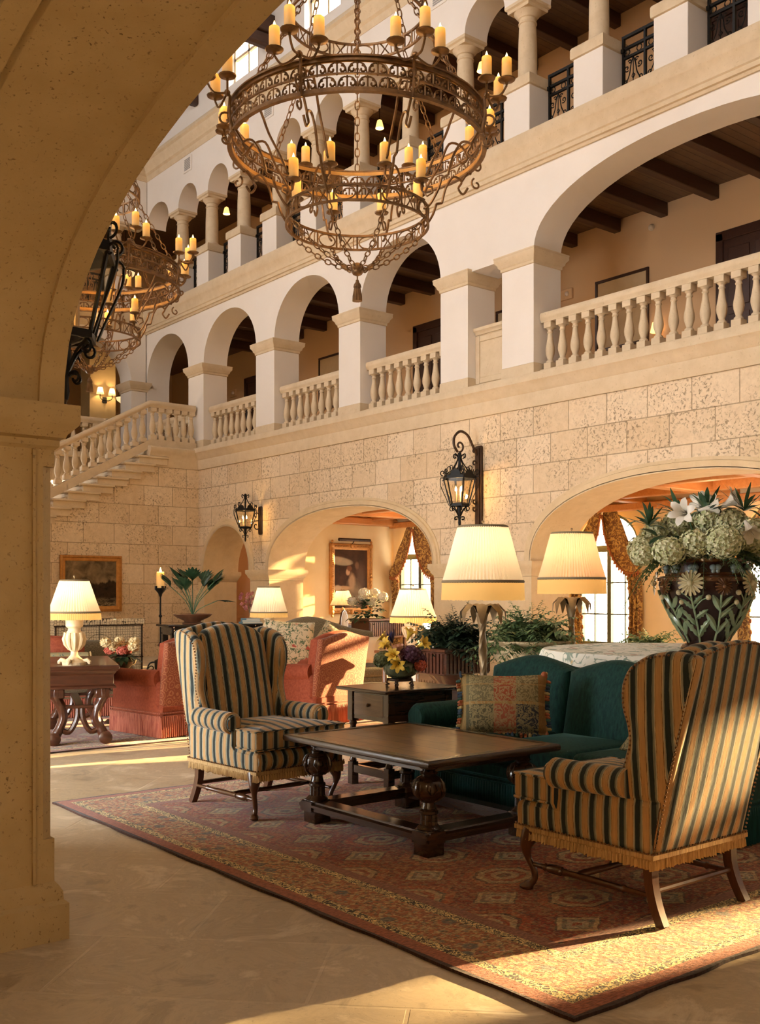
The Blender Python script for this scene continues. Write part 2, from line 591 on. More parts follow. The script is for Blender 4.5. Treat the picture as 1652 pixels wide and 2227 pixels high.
# ---- long wall, ground storey: coral blocks with arches
LOW = [(19.52, 21.58, 1.95, 1.04, 2.0), (13.47, 18.77, 1.95, 1.18, 2.25), (5.9, 11.2, 1.95, 1.18, 2.25), (-1.7, 3.6, 1.95, 1.18, 2.25)]
mb = MB(); mb.plate(outline(YS, YN, 0, 4.40, LOW), FX, XR, 12.86); struct('wall_right', mb, M['coral_x'])
mb = MB()
for a in LOW:
    archivolt(mb, *a, .15, FX, XR - .045, XR + .02)
    # soffit lining, a little inside the opening
    lo, hi, zs, b, n = a
    archivolt(mb, lo + .02, hi - .02, zs, b - .02, n, .03, FX, XR - .045, 12.90, mould=False)
for (y0, y1) in ((18.77, 19.52), (11.2, 13.47), (3.6, 5.9), (-4, -1.7)):
    mb.rim(XR, 12.86, y0 if y0 > -4 else -4.2, y1, [(-.02, 1.70), (.012, 1.72), (.014, 1.76), (.05, 1.80), (.055, 1.83), (.09, 1.88), (.09, 1.955), (-.02, 1.955)])
    mb.rim(XR, 12.86, y0 if y0 > -4 else -4.2, y1, [(.008, 0), (.008, 1.71)], caps=False)
    mb.rim(XR, 12.86, y0 if y0 > -4 else -4.2, y1, [(.06, 0), (.06, .22), (.03, .27), (.0, .30)], caps=False)
mb.rim(XR, 12.86, 21.58, 23, [(-.02, 1.70), (.012, 1.72), (.05, 1.80), (.09, 1.88), (.09, 1.955), (-.02, 1.955)])
mb.rim(XR, 12.86, 21.58, 23, [(.008, 0), (.008, 1.71)], caps=False)
struct('trim_1', mb, M['arch_stone'])

# ---- ledge between ground storey and gallery
mb = MB()
prism_y(mb, [(12.1, 4.36), (11.975, 4.36), (11.955, 4.42), (11.95, 4.58), (11.93, 4.60), (11.90, 4.66), (11.86, 4.72), (11.84, 4.74), (11.84, 4.82), (11.86, 4.86), (12.7, 4.87), (12.7, 4.36)], YS, YN)
struct('trim_2', mb, M['trimstone'])
# slab under the gallery and the rooms below
mb = MB(); mb.box(12.7, 16.0, YS, 30, 3.62, 4.85); mb.box(2.0, 12.7, YN, 30, 4.2, 4.85); struct('floor_2', mb, M['trimstone'])

# ---- gallery arcade, first upper storey
ARC = [(22.41, 24.63, 6.82, 1.08, 2.05), (19.35, 21.67, 6.82, 1.08, 2.05), (16.31, 18.62, 6.82, 1.08, 2.05), (13.35, 15.63, 6.82, 1.08, 2.05), (11.87, 12.67, 6.82, 0, 2),
       (5.82, 11.18, 6.82, 1.07, 2.15), (4.33, 5.13, 6.82, 0, 2), (1.37, 3.65, 6.82, 1.08, 2.05), (-1.67, .63, 6.82, 1.08, 2.05)]
mb = MB(); mb.plate(outline(YS, YN + .3, 4.86, 8.2, ARC), FX, 12.03, 12.66); struct('wall_right_gallery', mb, M['plaster'])
mb = MB()
PIER = [(21.67, 22.41), (18.62, 19.35), (15.63, 16.31), (12.67, 13.35), (11.18, 11.87), (5.13, 5.82), (3.65, 4.33), (.63, 1.37)]
CAPP = [(0, 6.62), (.018, 6.63), (.02, 6.67), (.05, 6.70), (.055, 6.73), (.095, 6.78), (.095, 6.83), (.10, 6.83), (.10, 6.855), (-.005, 6.87)]
for y0, y1 in PIER:
    mb.rim(12.03, 12.66, y0, y1, CAPP)
    mb.rim(12.03, 12.66, y0, y1, [(.012, 4.86), (.012, 5.06), (0, 5.07)], caps=False)

struct('trim_3', mb, M['trimstone'])

# ---- cornice under the second gallery
mb = MB()
prism_y(mb, [(12.1, 8.10), (12.0, 8.10), (11.985, 8.14), (11.955, 8.15), (11.95, 8.21), (11.93, 8.23), (11.92, 8.36), (11.88, 8.43), (11.87, 8.45), (11.86, 8.61), (11.88, 8.65), (12.7, 8.65), (12.7, 8.10)], YS, YN)
prism_x(mb, [(24.74, 8.10), (24.64, 8.10), (24.60, 8.15), (24.56, 8.23), (24.55, 8.36), (24.51, 8.43), (24.49, 8.61), (24.52, 8.65), (25.3, 8.65), (25.3, 8.10)], 1.6, 12.0)
struct('trim_4', mb, M['trimstone'])

# ---- second gallery: small arches on columns
COLY = [8.65 + 1.4553 * k for k in range(-8, 11)]
up = []
for a, b in zip(COLY, COLY[1:]):
    up.append((a + .26, b - .26, 10.88, .46, 2.0))
up.append((COLY[-1] + .26, YN - .02, 10.88, .46, 2.0))
mb = MB(); mb.plate(outline(YS, YN, 10.88, 12.2, [u for u in up]), FX, 12.04, 12.56); struct('wall_right_upper', mb, M['plaster'])
# ---- top cornice and clerestory
mb = MB()
TOPC = [(.1, 12.04), (-.01, 12.04), (-.03, 12.08), (-.04, 12.16), (-.09, 12.20), (-.10, 12.26), (-.17, 12.34), (-.18, 12.40), (-.23, 12.44), (-.23, 12.50), (-.20, 12.54), (.6, 12.54), (.6, 12.04)]
prism_y(mb, [(12.04 + a, z) for a, z in TOPC], YS, YN)
prism_x(mb, [(YN + a, z) for a, z in TOPC], 1.6, 12.04)
struct('trim_5', mb, M['trimstone'])
CLW = [19.95 - 3.03 * k for k in range(8)]
holes = [[(y - .62, 12.95), (y + .62, 12.95)] + arc(y, 14.3, .62, .5, 0, PI, 10) for y in CLW]
mb = MB(); mb.plate([(YS, 12.5), (YN + .7, 12.5), (YN + .7, 15.8), (YS, 15.8)], FX, 12.06, 12.5, holes); struct('wall_right_clerestory', mb, M['plaster'])
k = 0
for y in CLW:
    k += 1
    fr = MB()
    for q in (y - .6, y, y + .6): fr.box(12.22, 12.28, q - .03, q + .03, 12.95, 14.75 if q == y else 14.4)
    for z in (12.97, 13.6, 14.25): fr.box(12.22, 12.28, y - .62, y + .62, z - .03, z + .03)
    struct('window_%d' % (k + 20), fr, M['trimstone'])

# ---- gallery rooms behind the arcades
mb = MB(); mb.box(15.0, 15.2, YS, 30, 4.85, 8.3); struct('wall_right_gallery_back', mb, M['gallery_wall'])
mb = MB(); mb.box(15.0, 15.2, YS, 30, 8.6, 12.3); struct('wall_right_upper_back', mb, M['gallery_wall'])
mb = MB(); mb.box(12.1, 15.1, YS, 30, 8.16, 8.62); mb.box(1.6, 12.4, YN + .1, 30, 8.16, 8.62); struct('ceiling_2', mb, M['boards'])
mb = MB(); mb.box(12.1, 15.1, YS, 30, 11.84, 12.1); mb.box(1.6, 12.4, YN + .1, 30, 11.84, 12.1); struct('ceiling_3', mb, M['boards'])

BEAMG = {}
def beam_run(z, h, ys, where):
    b0 = None
    for i, y in enumerate(ys):
        mb = MB(); mb.box(12.45, 15.0, -.075, .075, 0, h, .01)
        if b0 is None:
            o = mb.build('ceiling_beam', M['beam']); b0 = o
        else:
            o = b0.copy(); COL.objects.link(o)
        o.location = (0, y, z)
        tag(o, 'dark wooden ceiling beam of the ' + where + ' gallery', 'beam', 'ceiling beams of the ' + where + ' gallery')
beam_run(7.93, .23, [23.9 - 1.0 * k for k in range(22)], 'lower')
beam_run(11.61, .23, [23.9 - 1.0 * k for k in range(22)], 'upper')

# ---- far end wall above the stair
E1 = [(9.25, 11.6, 6.82, 1.08, 2.05), (5.95, 8.25, 6.82, 1.08, 2.05), (2.95, 5.25, 6.82, 1.08, 2.05)]
mb = MB(); mb.plate(outline(1.6, 12.0, 4.86, 8.2, E1), FY, YN, 25.28); struct('wall_back_gallery', mb, M['plaster'])
COLX = [11.3 - 1.4553 * k for k in range(7)]
up = [(a - 1.4553 + .26, a - .26, 10.88, .46, 2.0) for a in COLX[:-1]]
mb = MB(); mb.plate(outline(1.6, 12.04, 10.88, 12.2, up), FY, YN + .02, 25.16); struct('wall_back_upper', mb, M['plaster'])
mb = MB(); mb.box(1.6, 12.06, YN + .02, 25.1, 12.5, 15.8); struct('wall_back_clerestory', mb, M['plaster'])
mb = MB()
for x0, x1 in ((11.6, 12.03), (8.25, 9.25), (5.25, 5.95)):
    mb.rim(x0, x1, YN, 25.28, CAPP)
struct('trim_6', mb, M['trimstone'])
mb = MB(); mb.plate(outline(1.6, 15.2, 4.86, 12.2, [(7.2, 9.3, 6.6, 1.0, 2.0)]), FY, 29.0, 29.3); mb.box(1.4, 1.6, YN, 29.3, 4.86, 12.2); struct('wall_back', mb, M['gallery_wall'])
mb = MB(); mb.box(1.6, 15.2, 30.0, 30.2, 4.8, 12.2); struct('wall_back_far', mb, M['passage'])
mb = MB(); mb.box(11.45, 12.2, 26.9, 27.5, 4.86, 8.2); struct('wall_back_pier', mb, M['room_wall'])

# ---- stair wall below, with stepped tread ends
SY = 21.86
mb = MB()
mb.plate([(2.2, 0), (12.0, 0), (12.0, 4.62), (10.75, 4.62), (2.2, -.05 + .0)], FY, SY, SY + .5)
struct('wall_back_stair', mb, M['coral_y'])
TR = MB()
for k in range(1, 27):
    x = 10.77 - .333 * k; z = 4.77 - .1825 * k
    if z < .1: break
    TR.box(x + .02, x + .72, SY - .07, SY + 2.7, z - .185, z - .045)
    TR.box(x - .03, x + .75, SY - .115, SY + 2.7, z - .05, z, .012)
prism_x(TR, [(SY + .5, 4.36), (SY - .02, 4.36), (SY - .04, 4.46), (SY - .05, 4.58), (SY - .09, 4.68), (SY - .12, 4.72), (SY - .12, 4.80), (SY - .1, 4.82), (SY + .5, 4.82)], 10.72, 11.98)
TR.box(10.74, 12.0, SY, YN, 4.40, 4.86)
struct('floor_landing', TR, M['trimstone'])
# balustrade plinth of the stair
mb = MB()
mb.plate([(10.82, 4.80), (10.82, 5.0), (2.6, .50), (2.6, .26)], FY, SY + .06, SY + .30)
mb.box(10.82, 11.98, SY + .06, SY + .30, 4.80, 5.0)
struct('trim_7', mb, M['trimstone'])

# ---- rooms under the gallery, with windows onto the terrace
WIN = [(18.2, .72, 2.35), (15.4, .72, 2.35), (12.7, .72, 2.35), (9.1, .72, 2.35), (7.0, .95, 2.62), (4.4, .72, 2.35), (.50, .27, 2.66), (-2.4, .6, 2.35)]  # two unseen windows are sized to shape the sun strips on the floor
holes = [[(y - w, .46), (y + w, .46)] + arc(y, zs, w, .62, 0, PI, 14) for y, w, zs in WIN]
mb = MB(); mb.plate([(YS, 0), (19.2, 0), (19.2, 3.7), (YS, 3.7)], FX, 15.7, 15.95, holes); struct('wall_terrace', mb, M['room_wall'])
mb = MB(); mb.box(12.86, 15.8, 19.1, 19.3, 0, 3.7); struct('wall_salon', mb, M['room_wall'])
mb = MB(); mb.box(12.86, 15.8, YS, 19.15, 3.34, 3.6)
for y in [17.6 - 1.9 * k for k in range(12)]:
    mb.box(12.9, 15.7, y - .12, y + .12, 3.10, 3.36, .015)
for x in (13.6, 15.0):
    mb.box(x - .1, x + .1, YS, 19.1, 3.14, 3.36, .015)
mb.box(15.55, 15.7, 8.2, 19.1, 2.98, 3.12, .02); mb.box(12.88, 15.7, 18.92, 19.1, 3.02, 3.2, .03)
struct('ceiling', mb, M['pine'])
# passage beyond the small arch
mb = MB(); mb.box(12.86, 15.95, 22.1, 22.3, 0, 3.7); mb.box(12.86, 15.95, 19.3, 22.1, 3.4, 3.7); mb.box(15.7, 15.95, 19.2, 22.2, 0, 3.7)
mb.plate(outline(19.3, 22.1, 0, 3.5, [(19.75, 21.7, 1.8, .95, 2.0)]), FX, 14.2, 14.5)
struct('wall_passage', mb, M['passage'])
# end wall of the lobby behind the viewer's right
mb = MB(); mb.box(-2.7, 16.0, YS - .2, YS, 0, 15.8); struct('wall_front', mb, M['plaster'])

# ---- near arcade: the stone arch in front of the viewer
XI, XO = 1.04, 1.66
NA = (-1.07, 4.26, 2.2, 1.06, 2.35); NB = (6.36, 11.66, 2.2, 1.06, 2.35)
LCW = [22.0 - 3.275 * k for k in range(8)]
mb = MB(); mb.plate(outline(YS, YN + .6, 2.05, 15.8, [NA, NB]), FX, XI, XO, [[(y - .85, 9.4), (y + .85, 9.4)] + arc(y, 13.7, .85, .85, 0, PI, 12) for y in LCW]); mb.box(XI, XO, 11.66, YN + .6, 0, 2.06); mb.box(XI, XO, YS, -1.07, 0, 2.06)
struct('wall_left', mb, M['soffit'])
mb = MB()
lo, hi, zs, b, n = NA
archivolt(mb, lo, hi, zs, b, n, .14, FX, XO + .03, XO - .02)
# bevelled lip along both edges of the soffit
for xa, xb in ((XO - .075, XO + .03), (XI - .03, XI + .06)):
    archivolt(mb, lo + .022, hi - .022, zs, b - .022, n, .03, FX, xa, xb, mould=False)
# pier shaft with chamfered corners, base and capital
def plan(c): return [(XI + c, 4.26), (XO - c, 4.26), (XO, 4.26 + c), (XO, 6.36 - c), (XO - c, 6.36), (XI + c, 6.36), (XI, 6.36 - c), (XI, 4.26 + c)]
FZ = lambda u, v, w: (u, v, w)
mb.plate(plan(.05), FZ, .42, 1.98)
mb.plate(plan(.004), FZ, .0, .42); mb.plate(plan(.004), FZ, 1.98, 2.12)
mb.rim(XI, XO, 4.26, 6.36, [(.045, 0), (.045, .15), (.028, .165), (.026, .2), (.012, .225), (.0, .24)], caps=False)
mb.rim(XI, XO, 4.26, 6.36, [(0, 2.05), (.015, 2.065), (.015, 2.09), (.035, 2.10), (.04, 2.115), (.075, 2.15), (.08, 2.165), (.08, 2.235), (-.02, 2.235)])
# panel joint down the jamb
mb.box(XO - .098, XO - .086, 4.245, 4.27, .24, 2.05)
struct('trim_8', mb, M['soffit'])
# aisle the viewer stands in; unseen cross wall added to block the door light
mb = MB(); mb.plate([(YS, 0), (13.2, 0), (13.2, 4), (YS, 4)], FX, -2.7, -2.5, [[(5.9, .05), (8.3, .05), (8.3, 3.1), (5.9, 3.1)], [(8.6, .05), (11.2, .05), (11.2, 3.1), (8.6, 3.1)]]); mb.box(-2.7, 1.2, 13.0, 13.2, 0, 4); mb.box(-2.7, 1.04, 5.4, 5.6, 0, 4); struct('wall_aisle', mb, M['soffit'])
mb = MB(); mb.box(-2.7, 1.1, YS, 13.2, 3.75, 4.0)
for y in (-3, -1.2, .6, 2.4, 4.2, 6, 7.8): mb.box(-2.5, 1.04, y - .1, y + .1, 3.5, 3.76, .01)
struct('ceiling_aisle', mb, M['beam'])

# ---- roof, dark timber trusses below it
mb = MB(); mb.box(1.0, 12.6, YS - .2, YN + .6, 15.6, 15.85)
struct('ceiling_roof', mb, M['beam'])
b0 = None
for i, y in enumerate([22.05 - 3.275 * k for k in range(8)]):
    if b0 is None:
        mb = MB(); mb.box(1.64, 12.08, -.14, .14, 13.35, 13.75, .02); mb.box(11.35, 12.08, -.1, .1, 13.05, 13.36, .05); mb.box(1.64, 2.4, -.1, .1, 13.05, 13.36, .05)
        b0 = o = mb.build('roof_truss', M['beam'])
    else:
        o = b0.copy(); COL.objects.link(o)
    o.location = (0, y, 0)
    tag(o, 'dark timber roof beam spanning the lobby high above the chandeliers', 'beam', 'timber roof beams of the lobby')
# ------------------------------------------------------------------ balustrades, columns, railings
BAL = MB()
BAL.box(-.075, .075, -.075, .075, 0, .10, .006)
BAL.lathe([(.064, .10), (.066, .118), (.060, .13), (.045, .14), (.040, .155), (.052, .19), (.068, .24), (.074, .29), (.070, .34), (.058, .40), (.046, .47), (.039, .53), (.037, .56), (.047, .57), (.049, .582), (.040, .595), (.040, .615), (.060, .635), (.066, .645)], n=14)
BAL.box(-.075, .075, -.075, .075, .645, .74, .006)
_b = BAL.build('baluster', M['trimstone'])
BAL_ME = _b.data; bpy.data.objects.remove(_b)


def baluster(parent, loc, rz=0, sc=1):
    o = bpy.data.objects.new('baluster', BAL_ME); COL.objects.link(o)
    o.parent = parent; o.location = loc; o.rotation_euler = (0, 0, rz); o.scale = (1, 1, sc)
    return o


RAILP = [(.0, 0), (.075, 0), (.08, .03), (.10, .05), (.105, .075), (.105, .12), (.085, .15), (0, .155)]
def rail_run(mb, y0, y1, xc, z):
    prof = [(xc + a, z + b) for a, b in RAILP] + [(xc - a, z + b) for a, b in reversed(RAILP)]
    prism_y(mb, prof, y0, y1)


BAYS = [(22.41, 24.63, 'the bay nearest the stair landing'), (19.35, 21.67, 'the second arched bay from the stair corner'), (16.31, 18.62, 'the third arched bay from the stair corner'), (13.35, 15.63, 'the arched bay behind the large chandelier'),
        (5.82, 11.18, 'the wide arch on the right')]
BAYLAB = ['pale stone balustrade of the gallery bay behind the stair landing', 'pale stone balustrade in the gallery bay just right of the stair landing', 'pale stone balustrade in the second gallery bay right of the stair landing',
          'pale stone balustrade in the gallery bay below the near chandelier, left of the solid panel', 'long pale stone balustrade under the wide gallery arch']
for (y0, y1, _), lab in zip(BAYS, BAYLAB):
    t = thing('balustrade', lab, 'balustrade', (12.26, (y0 + y1) / 2, 4.87), 0, 'gallery balustrades')
    L = (y1 - y0) / 2 - .01
    mb = MB(); rail_run(mb, -L, L, 0, .83); mb.build('handrail', M['trimstone'], t)
    mb = MB(); mb.box(-.1, .1, -L, L, 0, .09, .006); mb.build('plinth', M['trimstone'], t)
    n = int(round(2 * L / .258)); st = 2 * L / n
    for i in range(n): baluster(t, (0, -L + st * (i + .5), .09))
# solid panel in the narrow bay
t = thing('parapet_panel', 'solid stone parapet panel in the narrow bay between two gallery piers', 'parapet', (12.3, 12.27, 4.87))
mb = MB(); mb.box(-.08, .1, -.395, .395, 0, .92)
mb.box(-.10, -.07, -.395, -.3, .1, .9); mb.box(-.10, -.07, .3, .395, .1, .9); mb.box(-.1, -.07, -.3, .3, .1, .2, .01); mb.box(-.1, -.07, -.3, .3, .80, .9, .01)
mb.build('panel', M['trimstone'], t)
mb = MB(); prism_y(mb, [(.12, .92), (-.1, .92), (-.11, .95), (-.15, .98), (-.15, 1.03), (.12, 1.05)], -.395, .395); mb.build('coping', M['trimstone'], t)

# stair balustrade
t = thing('stair_balustrade', 'sloping stone balustrade climbing the stair to the landing', 'balustrade', (10.8, SY + .18, 4.9))
slope = 4.5 / 8.22 * 1.0
def sheared(mb, x0, z0, x1, z1, prof):
    """rail along X with a profile in (Y, Z)"""
    n = len(prof)
    vs = [(x0, a, z0 + b) for a, b in prof] + [(x1, a, z1 + b) for a, b in prof]
    mb.add(vs, [(i, (i + 1) % n, n + (i + 1) % n, n + i) for i in range(n)] + [tuple(range(n - 1, -1, -1)), tuple(range(n, 2 * n))])
full = [(a, b) for a, b in RAILP] + [(-a, b) for a, b in reversed(RAILP)]
mb = MB(); sheared(mb, -8.0, .84 - 8.0 * slope, 0.0, .84, full); sheared(mb, 0.0, .84, 1.18, .84, full)
mb.build('handrail', M['trimstone'], t)
for i in range(6):
    baluster(t, (.10 + .2 * i, 0, .10))
i = 0
x = -.15
while x > -7.8:
    baluster(t, (x, 0, .10 + x * slope), 0, 1.0)
    x -= .20
# balustrade on the far side of the stair well
t = thing('balustrade', 'stone balustrade glimpsed behind the stair, on the far side of its well', 'balustrade', (9.0, 24.3, 4.87), 0, 'gallery balustrades')
mb = MB(); sheared(mb, -1.6, .74, 2.2, .74, full); mb.build('handrail', M['trimstone'], t)
mb = MB(); mb.box(-1.6, 2.2, -.1, .1, -.1, .02, .006); mb.build('plinth', M['trimstone'], t)
for i in range(14): baluster(t, (-1.5 + .27 * i, 0, .0))

# ---- columns of the top gallery
def make_column(label):
    t = thing('column', label, 'column', (12.3, 0, 8.65), 0, 'columns of the top gallery')
    mb = MB(); mb.box(-.26, .27, -.28, .28, 0, .83, .008); mb.build('pedestal', M['plaster'], t)
    mb = MB(); mb.rim(-.26, .27, -.28, .28, [(.0, .82), (.03, .83), (.035, .86), (.035, .97), (.02, 1.0), (-.06, 1.0)]); mb.build('pedestal_cap', M['trimstone'], t)
    mb = MB(); mb.lathe([(.205, 1.0), (.21, 1.03), (.20, 1.06), (.17, 1.075), (.155, 1.10), (.152, 1.3), (.150, 1.6), (.140, 1.85), (.134, 1.93), (.15, 1.94), (.15, 1.96), (.134, 1.975)], n=24); mb.build('shaft', M['trimstone'], t)
    mb = MB(); mb.lathe([(.134, 1.97), (.136, 2.02), (.155, 2.03), (.158, 2.05), (.20, 2.09), (.225, 2.13)], n=24); mb.rim(-.2, .2, -.2, .2, [(.02, 2.125), (.03, 2.14), (.03, 2.17), (.06, 2.19), (.065, 2.235), (0, 2.235)])
    mb.build('capital', M['trimstone'], t)
    return t
col0 = None
for i, y in enumerate([COLY[-1 - k] for k in range(len(COLY))][:13]):
    lab = 'round stone column on a plastered pedestal, ' + ORD[i % 12] + ' from the far corner of the top gallery' if i < 12 else 'round stone column on a plastered pedestal, last before the right edge of the top gallery'
    if col0 is None: col0 = make_column(lab); o = col0
    else: o = dup(col0, lab)
    o.location = (12.3, y, 8.65)
for i, x in enumerate(COLX[:4]):
    dup(col0, 'round stone column on the end wall of the top gallery, ' + ORD[i] + ' from the corner', (x, YN + .27, 8.65), R(90), 'columns of the end gallery')

# ---- wrought iron railings between the pedestals
def make_railing():
    t = thing('iron_railing', '', 'railing', (12.45, 0, 8.65), 0, 'iron railings of the top gallery')
    mb = MB(); W = .408; q = .015
    for z, h in ((1.03, .022), (.86, .02), (.72, .018)):
        mb.box(-h, h, -W, W, z - h, z + h)
    for y in (-W + .02, 0, W - .02): mb.box(-.02, .02, y - .018, y + .018, -.0, 1.03)
    mb.box(-.015, .015, -W, W, .05, .08)
    mb.box(-.045, .03, W - .05, W, .80, .86); mb.box(-.045, .03, -W, -W + .05, .80, .86)
    mb.build('rail_frame', M['iron'], t)
    mb = MB()
    def crv(p, r=.010): mb.tube([(0, a, b) for a, b in p], r, 4)
    for c in (-.32, -.105, .105, .32):
        mb.tube([(0, c + .045 * math.cos(a), .79 + .045 * math.sin(a)) for a in [2 * PI * i / 12 for i in range(12)]], .009, 4, closed=True)
    for c in (-.215, .215):
        for sg in (-1, 1):
            crv([(c + sg * a, b) for a, b in smoothpath([(.0, .70), (.04, .60), (.07, .45), (.15, .30), (.16, .16), (.08, .08), (.02, .12), (.02, .05)], 3)], .011)
            crv([(c + sg * a, b) for a, b in spiral((.115, .56), .05, .012, -2.2, 4.4, 12)])
            crv([(c + sg * a, b) for a, b in spiral((.06, .24), .045, .010, 3.6, -3, 12)])
            crv([(c + sg * a, b) for a, b in spiral((.13, .36), .04, .010, -1.0, 5.2, 12)])
            crv([(c + sg * a, b) for a, b in spiral((.06, .64), .035, .008, .4, 6.2, 10)])
        crv([(c, .72), (c, .05)], .009)
        crv([(c - .03, .42), (c, .46), (c + .03, .42), (c, .38), (c - .03, .42)], .009)
    mb.build('scrollwork', M['iron'], t)
    return t
rail0 = make_railing()
ys = [(a + b) / 2 for a, b in zip(COLY, COLY[1:])][::-1]
for i, y in enumerate(ys[:12]):
    lab = 'black wrought iron railing between two pedestals of the top gallery, ' + ORD[i] + ' from the far corner'
    if i == 0: rail0['label'] = lab; rail0.location = (12.45, y, 8.65)
    else: dup(rail0, lab, (12.45, y, 8.65))
for i, x in enumerate(COLX[:3]):
    dup(rail0, 'black wrought iron railing on the end wall of the top gallery, ' + ORD[i] + ' from the corner', (x - .7276, YN + .3, 8.65), R(90), 'iron railings of the end gallery')

# ---- doors, pictures and fittings on the gallery back walls
def gallery_door(y, z, lab):
    t = thing('gallery_door', lab, 'door', (15.0, y, z))
    mb = MB(); mb.box(-.06, 0, -.66, -.52, -.13, 2.35, .01); mb.box(-.06, 0, .52, .66, -.13, 2.35, .01); mb.box(-.06, 0, -.66, .66, 2.22, 2.38, .01); mb.build('door_frame', M['darkdoor'], t)
    mb = MB(); mb.box(-.03, 0, -.52, .52, -.13, 2.22)
    for z0, z1 in ((.2, 1.0), (1.12, 2.08)):
        for y0, y1 in ((-.44, -.05), (.05, .44)): mb.box(-.045, -.03, y0, y1, z0, z1, .01)
    mb.build('door_leaf', M['darkdoor'], t)
gallery_door(9.2, 4.98, 'dark wooden door in the tan wall behind the long balustrade')
gallery_door(16.85, 4.98, 'dark wooden door in the arched bay just right of the chandelier tassel')
gallery_door(24.0, 4.98, 'dark wooden door seen in the gallery bay just right of the stair landing')
gallery_door(9.4, 8.63, 'dark wooden door behind the iron railing at the top right corner')
M['print'] = mat('pale_print', (.50, .36, .20), .5, col2=(.58, .44, .27), nscale=3)
def frame_pic(y, z, w, h, lab):
    t = thing('framed_picture', lab, 'picture', (15.0, y, z), 0)
    mb = MB(); a = .05
    mb.box(-.04, 0, -w / 2, w / 2, h - a, h, .006); mb.box(-.04, 0, -w / 2, w / 2, 0, a, .006); mb.box(-.04, 0, -w / 2, -w / 2 + a, a, h - a, .006); mb.box(-.04, 0, w / 2 - a, w / 2, a, h - a, .006); mb.build('frame', M['darkdoor'], t)
    mb = MB(); mb.box(-.015, 0, -w / 2 + a, w / 2 - a, a, h - a); mb.build('print', M['print'], t)
frame_pic(11.8, 5.85, 1.18, 1.3, 'large pale print in a thin dark frame above the long balustrade')
frame_pic(14.6, 5.9, .7, 1.25, 'dark framed print glimpsed through the narrow bay')
frame_pic(20.6, 6.0, 1.1, 1.3, 'pale framed print over the balustrade, left of the chandelier tassel')
M['whitemetal'] = mat('pale_enamel', (.62, .50, .36), .5)
M['redglass'] = mat('clear_strobe', (.75, .62, .5), .2)
for y, z, lab in ((13.1, 7.08, 'small square alarm sounder on the tan wall left of the large print'), (25.3, 7.05, 'small square alarm sounder on the wall behind the bay beside the stair')):
    t = thing('alarm_sounder', lab, 'alarm', (15.0, y, z)); mb = MB(); mb.box(-.05, .006, -.17, .17, -.1, .1, .01); mb.build('housing', M['gallery_wall'], t)
    mb = MB(); mb.ball((-.06, -.06, 0), .045); mb.build('strobe', M['redglass'], t)
t = thing('smoke_detector', 'small round white detector high on the tan gallery wall', 'detector', (15.0, 11.16, 7.82)); mb = MB(); mb.T = Matrix.Rotation(-PI / 2, 4, 'Y'); mb.lathe([(.06, 0), (.06, .02), (.04, .05), (0, .06)], n=14); mb.build('housing', M['whitemetal'], t)
# air vents on the upper wall
M['vent'] = mat('grey_grille', (.34, .32, .30), .6)
for y, lab in ((22.45, 'small white air vent high on the wall above the second small arch from the corner'), (18.85, 'small white air vent on the upper wall, seen through the near chandelier'), (13.4, 'white air vent high above the columns, behind the candles of the near chandelier')):
    t = thing('air_vent', lab, 'vent', (12.04, y, 11.62)); mb = MB()
    mb.box(-.02, .0, -.2, .2, 0, .36, .006); mb.build('frame', M['plaster'], t)
    mb = MB()
    for k in range(7): mb.box(-.026, -.018, -.14, .14, .05 + .04 * k, .075 + .04 * k)
    mb.build('grille', M['vent'], t)
# ------------------------------------------------------------------ chandeliers and lanterns
def bronze(name, c1, c2, rough=.42):
    m, nt, b = NT(name)
    o = objco(nt)
    f = noise(nt, o, 9, 4, .6)
    nt.links.new(ramp(nt, f, [(.3, c1), (.68, c2)]), b.inputs['Base Color'])
    b.inputs['Metallic'].default_value = .55; b.inputs['Roughness'].default_value = rough
    return m
M['bronze'] = bronze('rusty_bronze', (.11, .055, .022), (.27, .145, .055))
M['gilt'] = bronze('gilded_iron', (.42, .21, .055), (.58, .32, .09), .5)


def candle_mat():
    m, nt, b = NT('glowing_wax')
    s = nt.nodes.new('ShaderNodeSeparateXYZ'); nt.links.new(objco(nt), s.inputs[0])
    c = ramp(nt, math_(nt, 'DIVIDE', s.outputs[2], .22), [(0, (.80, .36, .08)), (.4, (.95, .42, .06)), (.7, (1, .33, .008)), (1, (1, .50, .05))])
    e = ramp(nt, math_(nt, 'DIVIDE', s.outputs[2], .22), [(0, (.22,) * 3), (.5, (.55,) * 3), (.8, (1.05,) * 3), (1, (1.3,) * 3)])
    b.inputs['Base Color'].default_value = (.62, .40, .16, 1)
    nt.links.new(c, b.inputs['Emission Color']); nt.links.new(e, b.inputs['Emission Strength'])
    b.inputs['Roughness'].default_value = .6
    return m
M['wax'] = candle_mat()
M['flame'] = mat('flame', (1, .8, .4), emit=(1, .72, .28), estr=9)
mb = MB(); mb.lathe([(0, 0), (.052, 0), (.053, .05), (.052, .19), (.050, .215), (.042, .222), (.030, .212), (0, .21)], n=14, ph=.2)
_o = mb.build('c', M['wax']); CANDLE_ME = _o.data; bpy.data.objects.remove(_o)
mb = MB(); mb.lathe([(0, .205), (.012, .212), (.017, .23), (.012, .25), (.005, .27), (0, .283)], n=8)
_o = mb.build('f', M['flame']); FLAME_ME = _o.data; bpy.data.objects.remove(_o)


def candle(parent, loc, s=1.0):
    o = bpy.data.objects.new('candle', CANDLE_ME); COL.objects.link(o); o.parent = parent; o.location = loc; o.scale = (s,) * 3
    f = bpy.data.objects.new('flame', FLAME_ME); COL.objects.link(f); f.parent = o
    return o


def polar(a, pts):
    ca, sa = math.cos(a), math.sin(a)
    return [(r * ca, r * sa, z) for r, z in pts]


